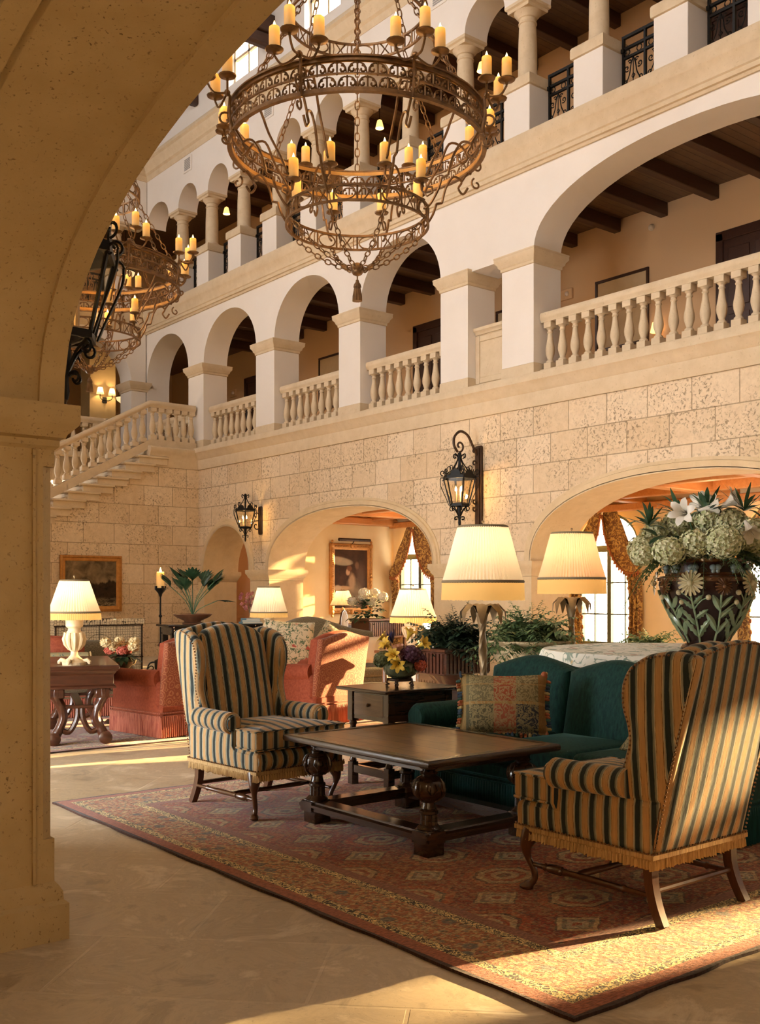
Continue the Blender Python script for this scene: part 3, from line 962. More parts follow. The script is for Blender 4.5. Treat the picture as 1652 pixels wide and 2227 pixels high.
def flat_band(mb, Rr, z0, z1, t=.008, n=96):
    mb.lathe([(Rr - t, z0), (Rr + t, z0), (Rr + t, z1), (Rr - t, z1), (Rr - t, z0)], n=n)


def onring(Rr, a0, pts): return [(Rr * math.cos(a0 + u / Rr), Rr * math.sin(a0 + u / Rr), z) for u, z in pts]


CUP = [(0, -.05), (.012, -.045), (.018, -.02), (.03, -.012), (.085, .0), (.092, .012), (.085, .014), (.05, .006), (0, .006)]


def make_chandelier(label):
    t = thing('chandelier', label, 'chandelier', (0, 0, 0), 0)
    br = M['bronze']
    # hoops
    mb = MB()
    Rb = 1.37
    for z0, z1 in ((1.625, 1.66), (1.915, 1.95), (1.782, 1.796)): flat_band(mb, Rb, z0, z1, .012)
    mb.lathe([(Rb - .02, 1.61), (Rb + .03, 1.61), (Rb + .03, 1.628), (Rb - .02, 1.628), (Rb - .02, 1.61)], n=96)
    mb.lathe([(Rb - .02, 1.948), (Rb + .03, 1.948), (Rb + .03, 1.965), (Rb - .02, 1.965), (Rb - .02, 1.948)], n=96)
    mb.build('main_hoop', br, t)
    mb = MB()
    for z0, z1 in ((1.63, 1.672), (1.905, 1.945)): flat_band(mb, Rb - .016, z0, z1, .003)
    mb.build('hoop_lining', M['gilt'], t)
    # scroll filigree of the main hoop
    unit = MB(); N = 44; wu = 2 * PI * Rb / N
    for row, (zc, sg) in enumerate(((1.70, 1), (1.835, 1))):
        off = 0 if row == 0 else wu / 2
        for s in (-1, 1):
            c = (off + s * wu * .25, zc - .005)
            pts = spiral(c, .012, .036, PI / 2 * (1) + (0 if s > 0 else PI) - s * 5.5, PI / 2 - s * .2 + (PI / 2 - PI / 2), 12)
            pts = [(c[0] + s * (r_ * math.cos(th)), c[1] + r_ * math.sin(th)) for r_, th in [(.010 + .028 * k / 14, -2.6 + 5.6 * k / 14 - 1.2) for k in range(15)]]
            unit.tube(onring(Rb, 0, pts), .0105, 4)
            unit.tube(onring(Rb, 0, [(off + s * wu * .03, zc + .055), (off + s * wu * .12, zc + .06), (off + s * wu * .30, zc + .045), (off + s * wu * .42, zc + .01), (off + s * wu * .47, zc - .05)]), .008, 4)
        unit.tube(onring(Rb, 0, [(off, zc - .06), (off, zc + .07)]), .009, 4)
    mb = MB()
    for k in range(N): mb.merge(unit, Matrix.Rotation(2 * PI * k / N, 4, 'Z'))
    mb.build('filigree_band', br, t)

    def openhoop(Rr, z0, z1, N, nm):
        mb = MB()
        flat_band(mb, Rr, z0, z0 + .022, .012, 64); flat_band(mb, Rr, z1 - .022, z1, .012, 64)
        wu = 2 * PI * Rr / N; zc = (z0 + z1) / 2; h = (z1 - z0) / 2 - .02
        for k in range(N):
            a = 2 * PI * k / N
            if k % 2 == 0:
                mb.tube(onring(Rr, a, [(wu * .42 * math.cos(q), zc + h * math.sin(q)) for q in [2 * PI * i / 16 for i in range(16)]]), .009, 4, closed=True)
            else:
                for s in (-1, 1):
                    mb.tube(onring(Rr, a, [(s * wu * .34, zc - h), (s * wu * .30, zc), (s * wu * .34, zc + h)]), .008, 4)
                    mb.tube(onring(Rr, a, smoothpath([(s * wu * .22, zc + h, 0), (0, zc + h * .25, 0), (0, zc - h * .25, 0), (s * wu * .22, zc - h, 0)], 3) and [(p[0], p[1]) for p in smoothpath([(s * wu * .22, zc + h, 0), (s * .012, zc + h * .2, 0), (s * .012, zc - h * .2, 0), (s * wu * .22, zc - h, 0)], 3)]), .008, 4)
            mb.tube(onring(Rr, a + PI / N, [(0, z0), (0, z1)]), .011, 5)
        mb.build(nm, br, t)
    openhoop(.77, .80, .98, 20, 'lower_hoop')
    openhoop(.75, 3.01, 3.19, 18, 'crown_hoop')
    # brackets, straps
    for k in range(8):
        a = R(22.5 + 45 * k)
        mb = MB()
        # strap from main hoop up over and down to the lower candle
        p = smoothpath([(1.36, 1.78, 0), (1.28, 1.90, 0), (1.12, 1.90, 0), (1.0, 1.64, 0), (.87, 1.42, 0), (.80, 1.27, 0)], 4)
        mb.tube(polar(a, [(q[0], q[1]) for q in p]), .014, 5)
        mb.tube(polar(a, [(.80, 1.27), (.76, 1.24), (.74, 1.10), (.80, 1.03), (.86, 1.06), (.85, 1.12), (.80, 1.13)]), .012, 5)
        mb.tube(polar(a, spiral((1.27, 1.78), .10, .02, .9, -4.6, 14)), .011, 5)
        # lower strap with its step and outer curl
        p = smoothpath([(1.36, 1.44, 0), (1.30, 1.36, 0), (1.24, 1.42, 0), (1.28, 1.50, 0), (1.18, 1.54, 0), (1.08, 1.40, 0), (1.03, 1.22, 0)], 4)
        mb.tube(polar(a, [(q[0], q[1]) for q in p]), .014, 5)
        mb.tube(polar(a, [(1.03, 1.22), (.96, 1.20)]), .014, 5)
        mb.tube(polar(a, [(q[0], q[1]) for q in smoothpath([(.96, 1.20, 0), (.92, 1.08, 0), (.84, .95, 0), (.78, .90, 0)], 4)]), .014, 5)
        mb.tube(polar(a, [(1.36, 1.62), (1.28, 1.50)]), .014, 5)
        mb.lathe([(r_ * .9, z_) for r_, z_ in CUP], (.73 * math.cos(a), .73 * math.sin(a), 1.20), n=12)
        mb.tube(polar(a, [(.73, 1.16), (.74, 1.10)]), .014, 5)
        mb.build('strap', br, t)
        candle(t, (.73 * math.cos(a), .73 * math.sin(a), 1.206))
        # outer candle arm
        mb = MB()
        mb.tube(polar(a, [(1.39, 1.60), (1.43, 1.78), (1.42, 1.95), (1.46, 2.0)]), .016, 6)
        mb.tube(polar(a, spiral((1.47, 1.70), .085, .015, 2.3, -3.6, 14)), .012, 5)
        mb.tube(polar(a, spiral((1.47, 1.50), .07, .015, 2.0, 8.0, 14)), .012, 5)
        mb.ball((1.45 * math.cos(a), 1.45 * math.sin(a), 1.98), .035, 8, 5)
        for j, (dr, da, dz) in enumerate(((.20, 0, 2.10), (.07, .155, 2.03), (.07, -.155, 2.03))):
            rr = 1.46 + dr; aa = a + da / 1.46 * 1.45
            e = (rr * math.cos(aa), rr * math.sin(aa), dz)
            s0 = (1.45 * math.cos(a), 1.45 * math.sin(a), 1.98)
            mid = ((s0[0] * .35 + e[0] * .65), (s0[1] * .35 + e[1] * .65), dz - .14)
            mb.tube(smoothpath([s0, mid, (e[0], e[1], dz - .05)], 4), .012, 5)
            mb.lathe(CUP, e, n=12)
        mb.build('candle_arm', br, t)
        for j, (dr, da, dz) in enumerate(((.20, 0, 2.10), (.07, .155, 2.03), (.07, -.155, 2.03))):
            rr = 1.46 + dr; aa = a + da / 1.46 * 1.45
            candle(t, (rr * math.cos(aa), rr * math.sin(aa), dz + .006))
    # chains
    for k in range(8):
        a = R(45 * k)
        mb = MB()
        e = polar(a, [(1.37, 1.96), (.75, 3.0)])
        mb.chain(e, .105, .055, .0075)
        mb.chain(polar(a, [(.75, 3.2), (.06, 5.1)]), .105, .055, .0075)
        mb.tube(polar(a, [(.75, 3.0), (.75, 3.2)]), .02, 6)
        mb.build('chain', br, t)
        mb = MB()
        pts = [(.77 - .72 * u, .80 - .46 * u - .28 * u * (1 - u)) for u in [i / 8 for i in range(9)]]
        mb.chain(polar(a + R(22.5), pts), .085, .05, .0075)
        mb.build('chain', br, t)
    mb = MB(); mb.lathe([(0, .27), (.02, .275), (.05, .29), (.075, .33), (.075, .36), (.05, .40), (.02, .415), (0, .42)], n=16); mb.tube([(0, 0, .27), (0, 0, .21)], .008); mb.ball((0, 0, .215), .02)
    mb.build('finial_ball', br, t)
    mb = MB(); mb.lathe([(0, .21), (.02, .205), (.035, .18), (.042, .15), (.033, .145), (.036, .13), (.05, .05), (.052, .0), (0, .0)], n=24, flute=.07, nf=12); mb.build('tassel', br, t)
    mb = MB(); mb.lathe([(0, 5.02), (.07, 5.06), (.09, 5.12), (.05, 5.2), (0, 5.24)], n=12); mb.chain([(0, 0, 5.2), (0, 0, 8.74)], .13, .07, .01, 4, 8); mb.build('suspension_chain', br, t)
    return t
CH1 = (6.85, 8.95, 4.62)
CH2 = (6.60, 15.5, 4.60)
ch = make_chandelier('large three tier bronze candle chandelier in front, seen whole with its tassel'); ch.location = CH1; ch.rotation_euler = (0, 0, R(7.6))
ch2 = dup(ch, 'second bronze candle chandelier, half hidden behind the stone arch', CH2, R(21.9))
for n_, c in enumerate((CH1, CH2)):
    for k in range(4):
        a = R(45 + 90 * k)
        point('candle_light', (c[0] + 1.55 * math.cos(a), c[1] + 1.55 * math.sin(a), c[2] + 2.5), 16, (1, .55, .18), .12)
        point('candle_light', (c[0] + .5 * math.cos(a), c[1] + .5 * math.sin(a), c[2] + 1.62), 14, (1, .55, .18), .10)


# ---- wall lanterns
def glass_mat():
    m = bpy.data.materials.new('lantern_glass'); m.use_nodes = True; nt = m.node_tree; nt.nodes.clear()
    o = nt.nodes.new('ShaderNodeOutputMaterial')
    tr = nt.nodes.new('ShaderNodeBsdfTransparent'); tr.inputs[0].default_value = (1, .93, .80, 1)
    gl = nt.nodes.new('ShaderNodeBsdfGlossy'); gl.inputs['Roughness'].default_value = .05
    mx = nt.nodes.new('ShaderNodeMixShader'); mx.inputs[0].default_value = .07
    nt.links.new(tr.outputs[0], mx.inputs[1]); nt.links.new(gl.outputs[0], mx.inputs[2]); nt.links.new(mx.outputs[0], o.inputs[0])
    return m
M['glass'] = glass_mat()
M['bulb'] = mat('lantern_flame', (1, .8, .5), emit=(1, .70, .30), estr=14)
M['rust'] = mat('brown_iron', (.035, .018, .010), .5, .5, col2=(.07, .035, .016), nscale=8)


def make_lantern(label, arm):
    """hexagonal lantern; wall face at local x = 0, lantern hangs at x = -proj; z = 0 at body foot"""
    t = thing('wall_lantern', label, 'lantern', (0, 0, 0), 0, 'wall lanterns')
    px = -.46
    def ringp(r, z, n=6, ph=0): return [(px + r * math.cos(ph + 2 * PI * i / n), r * math.sin(ph + 2 * PI * i / n), z) for i in range(n)]
    mb = MB()
    lo, hi = .16, .27
    for r, z, h in ((lo, 0, .04), (hi, .44, .05)):
        mb.T = Matrix.Translation((px, 0, 0)); mb.lathe([(r - .015, z), (r + .012, z), (r + .012, z + h), (r - .015, z + h), (r - .015, z)], n=6); mb.T = None
    A = ringp(lo, .03); B = ringp(hi, .45)
    for i in range(6):
        mb.bar(A[i], B[i], .016)
        a = 2 * PI * i / 6
        ca, sa = math.cos(a), math.sin(a)
        rad = lambda pts: [(px + r * ca, r * sa, z) for r, z in pts]
        mb.tube(rad(smoothpath([(lo + .02, .02, 0), (lo + .06, .12, 0), (hi + .04, .34, 0), (hi + .06, .45, 0)], 3) and [(q[0], q[1]) for q in smoothpath([(lo + .02, .02, 0), (lo + .07, .14, 0), (hi + .05, .34, 0), (hi + .06, .44, 0)], 3)]), .008, 4)
        mb.tube(rad(spiral((hi + .02, .44), .045, .01, 0, 5.2, 10)), .008, 4)
        mb.tube(rad(spiral((hi + .015, .555), .05, .01, -1.6, 4.4, 12)), .009, 4)
        mb.tube(rad([(q[0], q[1]) for q in smoothpath([(hi - .02, .49, 0), (.16, .56, 0), (.06, .70, 0), (.03, .80, 0), (.09, .85, 0), (.10, .80, 0), (.07, .78, 0)], 3)]), .010, 4)
        mb.tube(rad(spiral((.17, .62), .05, .01, -1.2, 4.6, 12)), .007, 4)
        mb.tube(rad([(q[0], q[1]) for q in smoothpath([(lo - .02, 0, 0), (.07, -.06, 0), (.02, -.16, 0)], 3)]), .009, 4)
        mb.tube(rad(spiral((.13, -.045), .045, .01, 1.6, -4.4, 12)), .008, 4)
        mb.tube(rad(spiral((.06, -.20), .04, .01, 2.8, -3.0, 12)), .008, 4)
        # leaf cresting between posts
        m_ = 2 * PI * (i + .5) / 6
        c = Vector((px + hi * .85 * math.cos(m_), hi * .85 * math.sin(m_), .49)); e = Vector((-math.sin(m_), math.cos(m_), 0))
        out = [c + e * u + Vector((0, 0, z)) for u, z in ((-.085, 0), (-.075, .05), (-.045, .085), (-.02, .08), (0, .12), (.02, .08), (.045, .085), (.075, .05), (.085, 0))]
        n_ = Vector((math.cos(m_), math.sin(m_), 0)) * .006
        mb.add([p + n_ for p in out] + [p - n_ for p in out], [tuple(range(9)), tuple(range(17, 8, -1))] + [(k, k + 1, k + 10, k + 9) for k in range(8)])
    mb.T = Matrix.Translation((px, 0, 0)); mb.lathe([(0, .88), (.03, .87), (.035, .80), (.022, .76), (.022, .52), (.03, .50), (0, .49)], n=8); mb.lathe([(0, -.34), (.018, -.31), (.026, -.27), (.02, -.2), (.03, -.1), (.035, -.02), (.10, .01), (0, .02)], n=8); mb.T = None
    mb.build('lantern_cage', M['iron'], t)
    mb = MB()
    A = ringp(lo - .012, .035); B = ringp(hi - .012, .445)
    mb.add(A + B, [(i, (i + 1) % 6, 6 + (i + 1) % 6, 6 + i) for i in range(6)])
    mb.build('glass', M['glass'], t, smooth=0)
    mb = MB()
    for q in range(3):
        a = 2 * PI * q / 3 + .5; x, y = px + .06 * math.cos(a), .06 * math.sin(a)
        mb.lathe([(.016, .06), (.016, .24), (0, .24)], (x, y, 0), n=8)
    mb.lathe([(.10, .05), (.11, .06), (0, .065)], (px, 0, 0), n=10)
    mb.build('candle_tubes', M['whitemetal'], t)
    mb = MB()
    for q in range(3):
        a = 2 * PI * q / 3 + .5; x, y = px + .06 * math.cos(a), .06 * math.sin(a)
        mb.lathe([(0, .24), (.016, .25), (.019, .275), (.010, .31), (0, .335)], (x, y, 0), n=8)
    mb.build('flame_bulbs', M['bulb'], t)
    mb = MB()
    if arm:
        mb.box(-.05, 0, -.085, .085, -.62, 1.02, .02); mb.box(-.075, -.05, -.05, .05, -.58, .98, .015)
        mb.tube([(q[0], 0, q[1]) for q in smoothpath([(-.07, .86, 0), (-.16, 1.0, 0), (-.28, 1.17, 0), (-.44, 1.22, 0), (-.57, 1.12, 0), (-.58, .98, 0), (-.50, .88, 0)], 5)], .022, 6)
        mb.tube([(p[0], 0, p[1]) for p in spiral((-.46, .98), .10, .02, -1.6, 4.2, 16)], .017, 6)
        mb.tube([(q[0], 0, q[1]) for q in smoothpath([(px, -.18, 0), (px + .01, -.34, 0), (px + .10, -.52, 0), (px + .3, -.60, 0), (-.06, -.56, 0)], 4)], .018, 6)
        for zc, sg in ((.92, 1), (.72, 1), (.10, -1), (-.02, -1)):
            mb.tube([(p[0], 0, p[1]) for p in spiral((-.13, zc), .055, .012, 0, sg * 5.0, 12)], .014, 5)
    else:
        mb.box(-.04, 0, -.085, .085, -.14, .58, .02); mb.box(-.06, -.04, -.05, .05, -.10, .54, .01)
        mb.tube([(p[0], 0, p[1]) for p in spiral((-.14, .33), .10, .02, 0, 5.2, 14)], .014, 5)
        mb.tube([(p[0], 0, p[1]) for p in spiral((-.14, .08), .11, .02, 0, -5.4, 14)], .014, 5)
        mb.tube([(-.05, 0, .22), (-.2, 0, .20), (px + lo, 0, .03)], .014, 5)
    mb.build('wall_bracket', M['rust'], t)
    return t
lan = make_lantern('large black iron wall lantern on a curled arm between the two big arches', True); lan.location = (12.0, 12.35, 2.86)
ln2 = dup(lan, 'black iron wall lantern on the near pier, edge showing past the stone arch', (1.66, 5.3, 2.78), PI)
lan2 = make_lantern('small black iron wall lantern without an arm, near the stair corner', False); lan2.location = (12.0, 19.1, 2.83); lan2.scale = (.85,) * 3
point('lantern_light', (11.54, 12.35, 3.13), 26, (1, .60, .22), .04)
point('lantern_light', (11.6, 19.1, 3.06), 22, (1, .60, .22), .04)
point('lantern_light', (2.12, 5.3, 3.05), 15, (1, .60, .22), .04)
# ------------------------------------------------------------------ rugs
def rug_mat(name, field, tan, seed):
    m, nt, b = NT(name)
    o = objco(nt)
    hx = node(nt, 'ShaderNodeAttribute', attribute_type='OBJECT', attribute_name='hx').outputs['Fac']
    hy = node(nt, 'ShaderNodeAttribute', attribute_type='OBJECT', attribute_name='hy').outputs['Fac']
    s = nt.nodes.new('ShaderNodeSeparateXYZ'); nt.links.new(o, s.inputs[0])
    dx = math_(nt, 'SUBTRACT', hx, math_(nt, 'ABSOLUTE', s.outputs[0])); dy = math_(nt, 'SUBTRACT', hy, math_(nt, 'ABSOLUTE', s.outputs[1]))
    d = math_(nt, 'MINIMUM', dx, dy)
    zone = ramp(nt, d, [(0, (.05, .02, .012)), (.018, (.36, .11, .05)), (.09, (.05, .035, .02)), (.145, tan), (.40, (.05, .035, .02)), (.46, (.30, .12, .07)), (.53, field)], 'CONSTANT')
    vine = ramp(nt, d, [(0, (0, 0, 0)), (.09, (1, 1, 1)), (.145, (0, 0, 0)), (.40, (1, 1, 1)), (.46, (0, 0, 0))], 'CONSTANT')
    inner = ramp(nt, d, [(0, (0, 0, 0)), (.53, (1, 1, 1))], 'CONSTANT')
    bord = ramp(nt, d, [(0, (0, 0, 0)), (.145, (1, 1, 1)), (.40, (0, 0, 0))], 'CONSTANT')
    v = mapping(nt, o, loc=(seed, seed * .7, 0))
    weave = noise(nt, mapping(nt, v, scale=(34, 120, 1)), 1, 2, .6)
    fine = noise(nt, v, 38, 3, .7)
    # field: rows of octagon medallions with stars between them
    sv = nt.nodes.new('ShaderNodeSeparateXYZ'); nt.links.new(v, sv.inputs[0])
    wob = math_(nt, 'MULTIPLY', math_(nt, 'SUBTRACT', noise(nt, v, 7, 3, .7), .5), .10)
    def lattice(px, py, ox, oy):
        gx = math_(nt, 'ABSOLUTE', math_(nt, 'SUBTRACT', math_(nt, 'FRACT', math_(nt, 'ADD', math_(nt, 'DIVIDE', sv.outputs[0], px), 50 + ox)), .5))
        gy = math_(nt, 'ABSOLUTE', math_(nt, 'SUBTRACT', math_(nt, 'FRACT', math_(nt, 'ADD', math_(nt, 'DIVIDE', sv.outputs[1], py), 50 + oy)), .5))
        return gx, gy
    gx, gy = lattice(.62, .50, 0, 0)
    octd = math_(nt, 'ADD', math_(nt, 'MAXIMUM', math_(nt, 'MAXIMUM', gx, gy), math_(nt, 'MULTIPLY', math_(nt, 'ADD', gx, gy), .72)), wob)
    med = ramp(nt, octd, [(0, (.08, .05, .04)), (.06, (.55, .40, .20)), (.13, (.32, .05, .02)), (.19, (.50, .36, .17)), (.25, (.06, .03, .02)), (.275, (.38, .08, .022)), (.36, (.17, .024, .010)), (.40, field)], 'CONSTANT')
    hx2, hy2 = lattice(.62, .50, .5, .5)
    stard = math_(nt, 'ADD', math_(nt, 'ADD', hx2, hy2), wob)
    star = ramp(nt, stard, [(0, (.30, .05, .02)), (.05, (.50, .42, .24)), (.12, (.20, .20, .13)), (.17, (.56, .40, .18)), (.22, (.07, .035, .025)), (.245, (0, 0, 0))], 'CONSTANT')
    starf = ramp(nt, stard, [(0, (1, 1, 1)), (.245, (0, 0, 0))], 'CONSTANT')
    f = mix(nt, starf, med, star)
    big = ramp(nt, noise(nt, v, 1.1, 2), [(.42, (0, 0, 0)), (.5, (1, 1, 1))])
    f = mix(nt, math_(nt, 'MULTIPLY', big, .18), f, (.46, .29, .12))
    small = nt.nodes.new('ShaderNodeTexVoronoi'); small.distance = 'MANHATTAN'; small.inputs['Scale'].default_value = 62; nt.links.new(v, small.inputs['Vector'])
    s2 = nt.nodes.new('ShaderNodeSeparateColor'); nt.links.new(small.outputs['Color'], s2.inputs[0])
    spk = ramp(nt, s2.outputs[0], [(0, (.40, .065, .018)), (.3, (.46, .28, .11)), (.46, (.26, .034, .013)), (.62, (.19, .19, .13)), (.70, (.035, .022, .016)), (.78, (.60, .40, .17))], 'CONSTANT')
    f = mix(nt, .33, f, spk)
    c = mix(nt, inner, zone, f)
    bp = mix(nt, .62, tan, spk)
    c = mix(nt, bord, c, bp)
    # teal rosettes in the wide border
    ros = nt.nodes.new('ShaderNodeTexVoronoi'); ros.inputs['Scale'].default_value = 7; ros.inputs['Randomness'].default_value = .8; nt.links.new(v, ros.inputs['Vector'])
    rf = math_(nt, 'MULTIPLY', bord, ramp(nt, ros.outputs['Distance'], [(.0, (.3,) * 3), (.10, (1, 1, 1)), (.21, (1, 1, 1)), (.27, (0, 0, 0))]))
    c = mix(nt, math_(nt, 'MULTIPLY', rf, .75), c, (.10, .12, .10))
    lace = ramp(nt, noise(nt, v, 30, 2, .5, 2.5), [(.44, (0, 0, 0)), (.50, (1, 1, 1)), (.56, (1, 1, 1)), (.62, (0, 0, 0))])
    c = mix(nt, math_(nt, 'MULTIPLY', vine, lace), c, (.90, .66, .26))
    c = mix(nt, .8, c, ramp(nt, weave, [(.32, (.35,) * 3), (.68, (1.5,) * 3)]), 'MULTIPLY')
    nt.links.new(c, b.inputs['Base Color']); b.inputs['Roughness'].default_value = .95; b.inputs['Specular IOR Level'].default_value = .1
    b.inputs['Sheen Weight'].default_value = .15
    bump(nt, b, math_(nt, 'ADD', weave, fine), .5, .006)
    return m
M['rug'] = rug_mat('persian_rug', (.25, .034, .012), (.46, .27, .11), 3.1)
M['rug2'] = rug_mat('far_rug', (.26, .06, .03), (.40, .27, .13), 11.7)


def rug(name, label, x0, x1, y0, y1, m):
    hx, hy = (x1 - x0) / 2, (y1 - y0) / 2
    mb = MB()
    n = 60
    vs = []
    # wavy hand-knotted edge
    edge = []
    for i in range(n): edge.append((-hx + 2 * hx * i / n, -hy))
    for i in range(n): edge.append((hx, -hy + 2 * hy * i / n))
    for i in range(n): edge.append((hx - 2 * hx * i / n, hy))
    for i in range(n): edge.append((-hx, hy - 2 * hy * i / n))
    edge = [(x + .006 * math.sin(i * .7) + rnd.uniform(-.002, .002), y + .006 * math.cos(i * .9) + rnd.uniform(-.002, .002)) for i, (x, y) in enumerate(edge)]
    mb.plate(edge, FZ, .001, .014)
    o = mb.build(name, m); o.location = ((x0 + x1) / 2, (y0 + y1) / 2, 0)
    o['hx'] = hx; o['hy'] = hy
    return tag(o, label, 'rug')
rug('oriental_rug', 'large rust and tan oriental rug under the striped chairs and coffee table', 2.70, 6.75, 2.32, 6.98, M['rug'])
rug('oriental_rug', 'dark red oriental rug under the carved desk and red armchairs at the back', 2.3, 8.6, 9.17, 13.4, M['rug2'])


# ------------------------------------------------------------------ fabrics
def stripe_mat(name, ax, per=.083, off=0.0, c=None):
    m, nt, b = NT(name)
    o = objco(nt)
    s = nt.nodes.new('ShaderNodeSeparateXYZ'); nt.links.new(o, s.inputs[0])
    st = (70, 70, 5) if ax != 'a' else (70, 70, 70)
    streak = noise(nt, mapping(nt, o, scale=(90, 90, 6)), 1, 3, .7)
    ns = nt.nodes.new('ShaderNodeSeparateXYZ'); nt.links.new(nt.nodes.new('ShaderNodeTexCoord').outputs['Normal'], ns.inputs[0])
    side = math_(nt, 'GREATER_THAN', math_(nt, 'ABSOLUTE', ns.outputs[0 if ax == 'x' else 1]), .74)
    mx = nt.nodes.new('ShaderNodeMix'); nt.links.new(side, mx.inputs[0]); nt.links.new(s.outputs['xyz'.index(ax)], mx.inputs[2]); nt.links.new(s.outputs[1 if ax == 'x' else 0], mx.inputs[3])
    t = math_(nt, 'ADD', math_(nt, 'DIVIDE', mx.outputs[0], per), math_(nt, 'MULTIPLY', math_(nt, 'SUBTRACT', streak, .5), .10))
    fr = math_(nt, 'FRACT', math_(nt, 'ADD', t, 40.2 + off))
    tan = (.50, .30, .13); dk = (.020, .030, .030); gr = (.29, .285, .22); br = (.10, .045, .02)
    col = ramp(nt, fr, [(0, tan), (.30, br), (.325, (.60, .47, .27)), (.36, gr), (.45, dk), (.74, (.17, .18, .14)), (.83, gr), (.89, (.60, .47, .27)), (.92, br), (.94, tan)], 'CONSTANT')
    col = mix(nt, .45, col, ramp(nt, streak, [(.3, (.55,) * 3), (.65, (1.2,) * 3)]), 'MULTIPLY')
    nt.links.new(col, b.inputs['Base Color']); b.inputs['Roughness'].default_value = .8; b.inputs['Specular IOR Level'].default_value = .25
    b.inputs['Sheen Weight'].default_value = .25; b.inputs['Sheen Roughness'].default_value = .35
    bump(nt, b, streak, .25, .003)
    return m
M['stripe_x'] = stripe_mat('striped_velvet_across', 'x')
M['stripe_y'] = stripe_mat('striped_velvet_side', 'y')
M['trimfringe'] = mat('gold_fringe', (.30, .17, .06), .85, col2=(.68, .46, .20), nscale=1, stretch=(190, 190, 6), bscale=1, bstr=.6)
M['nail'] = mat('brass_nail', (.20, .10, .045), .35, .8)
M['chairleg'] = wood('dark_walnut', (.055, .020, .008), (.11, .042, .016), .28, (25, 25, 3), .4)
M['oldoak'] = wood('blackened_oak', (.028, .013, .007), (.060, .030, .015), .25, (3, 3, 30), .5)


def fringe(mb, x0, x1, y0, y1, z0, z1, wl=.022, amp=.008, jit=.010, rz=0):
    """hanging fringe round a rectangle"""
    P = []
    def side(a, b):
        L = math.dist(a, b); n = max(4, int(L / wl) * 2)
        for i in range(n): P.append((a[0] + (b[0] - a[0]) * i / n, a[1] + (b[1] - a[1]) * i / n, i % 2, (b[1] - a[1]) / L, -(b[0] - a[0]) / L))
    side((x0, y0), (x1, y0)); side((x1, y0), (x1, y1)); side((x1, y1), (x0, y1)); side((x0, y1), (x0, y0))
    n = len(P); vs = []
    for x, y, k, nx, ny in P:
        o = amp * (1 if k else -.4); j = rnd.uniform(0, jit)
        vs += [(x + nx * .002, y + ny * .002, z1), (x + nx * (o + .003), y + ny * (o + .003), z1 - (z1 - z0) * .35), (x + nx * (o * 1.3 + .004), y + ny * (o * 1.3 + .004), z0 + j + (0 if k else .25 * jit)), (x - nx * .008, y - ny * .008, z0 + .01)]
    fs = []
    for i in range(n):
        a = i * 4; b = ((i + 1) % n) * 4
        for q in range(3): fs.append((a + q, b + q, b + q + 1, a + q + 1))
    mb.add(vs, fs)


def dense(poly, d):
    """subdivide a closed outline"""
    out = []
    n = len(poly)
    for i in range(n):
        a = poly[i]; b = poly[(i + 1) % n]
        k = max(1, int(math.dist(a, b) / d))
        for j in range(k): out.append((a[0] + (b[0] - a[0]) * j / k, a[1] + (b[1] - a[1]) * j / k))
    return out


def rounded(poly, r, k=4):
    """round the corners of a closed outline"""
    out = []; n = len(poly)
    for i in range(n):
        a = Vector(poly[i - 1]); b = Vector(poly[i]); c = Vector(poly[(i + 1) % n])
        d1 = min(r, (a - b).length * .45); d2 = min(r, (c - b).length * .45)
        p = b + (a - b).normalized() * d1; q = b + (c - b).normalized() * d2
        for j in range(k + 1):
            t = j / k
            v = p * (1 - t) ** 2 + b * 2 * t * (1 - t) + q * t * t
            out.append((v.x, v.y))
    return out


def cabriole(mb, x, y, sx, sy, h=.29, foot=.105):
    """curved leg whose knee and foot swing out along (sx, sy)"""
    path = [(0, h), (.022, h - .05), (.030, h - .09), (.018, h - .14), (-.006, h - .19), (-.012, h - .23), (.004, .03), (.03, .012)]
    p = smoothpath([(x + sx * a, y + sy * a, z) for a, z in path], 3)
    rr = []
    for q in p:
        t = q[2] / h
        rr.append(.036 * max(0, (t - .55)) / .45 + .0165 + (.010 if t < .10 else 0))
    mb.tube(p, rr, 10)
    mb.ball((x + sx * .034, y + sy * .034, .017), .027, 10, 6, (1.1, 1.1, .62))


def nail_line(mb, pts, sp=.021, r=.0058):
    P = [Vector(p) for p in pts]; acc = 0
    for a, b in zip(P, P[1:]):
        L = (b - a).length
        t = acc
        while t < L:
            c = a.lerp(b, t / L); mb.ball(c, r, 6, 3); t += sp
        acc = t - L


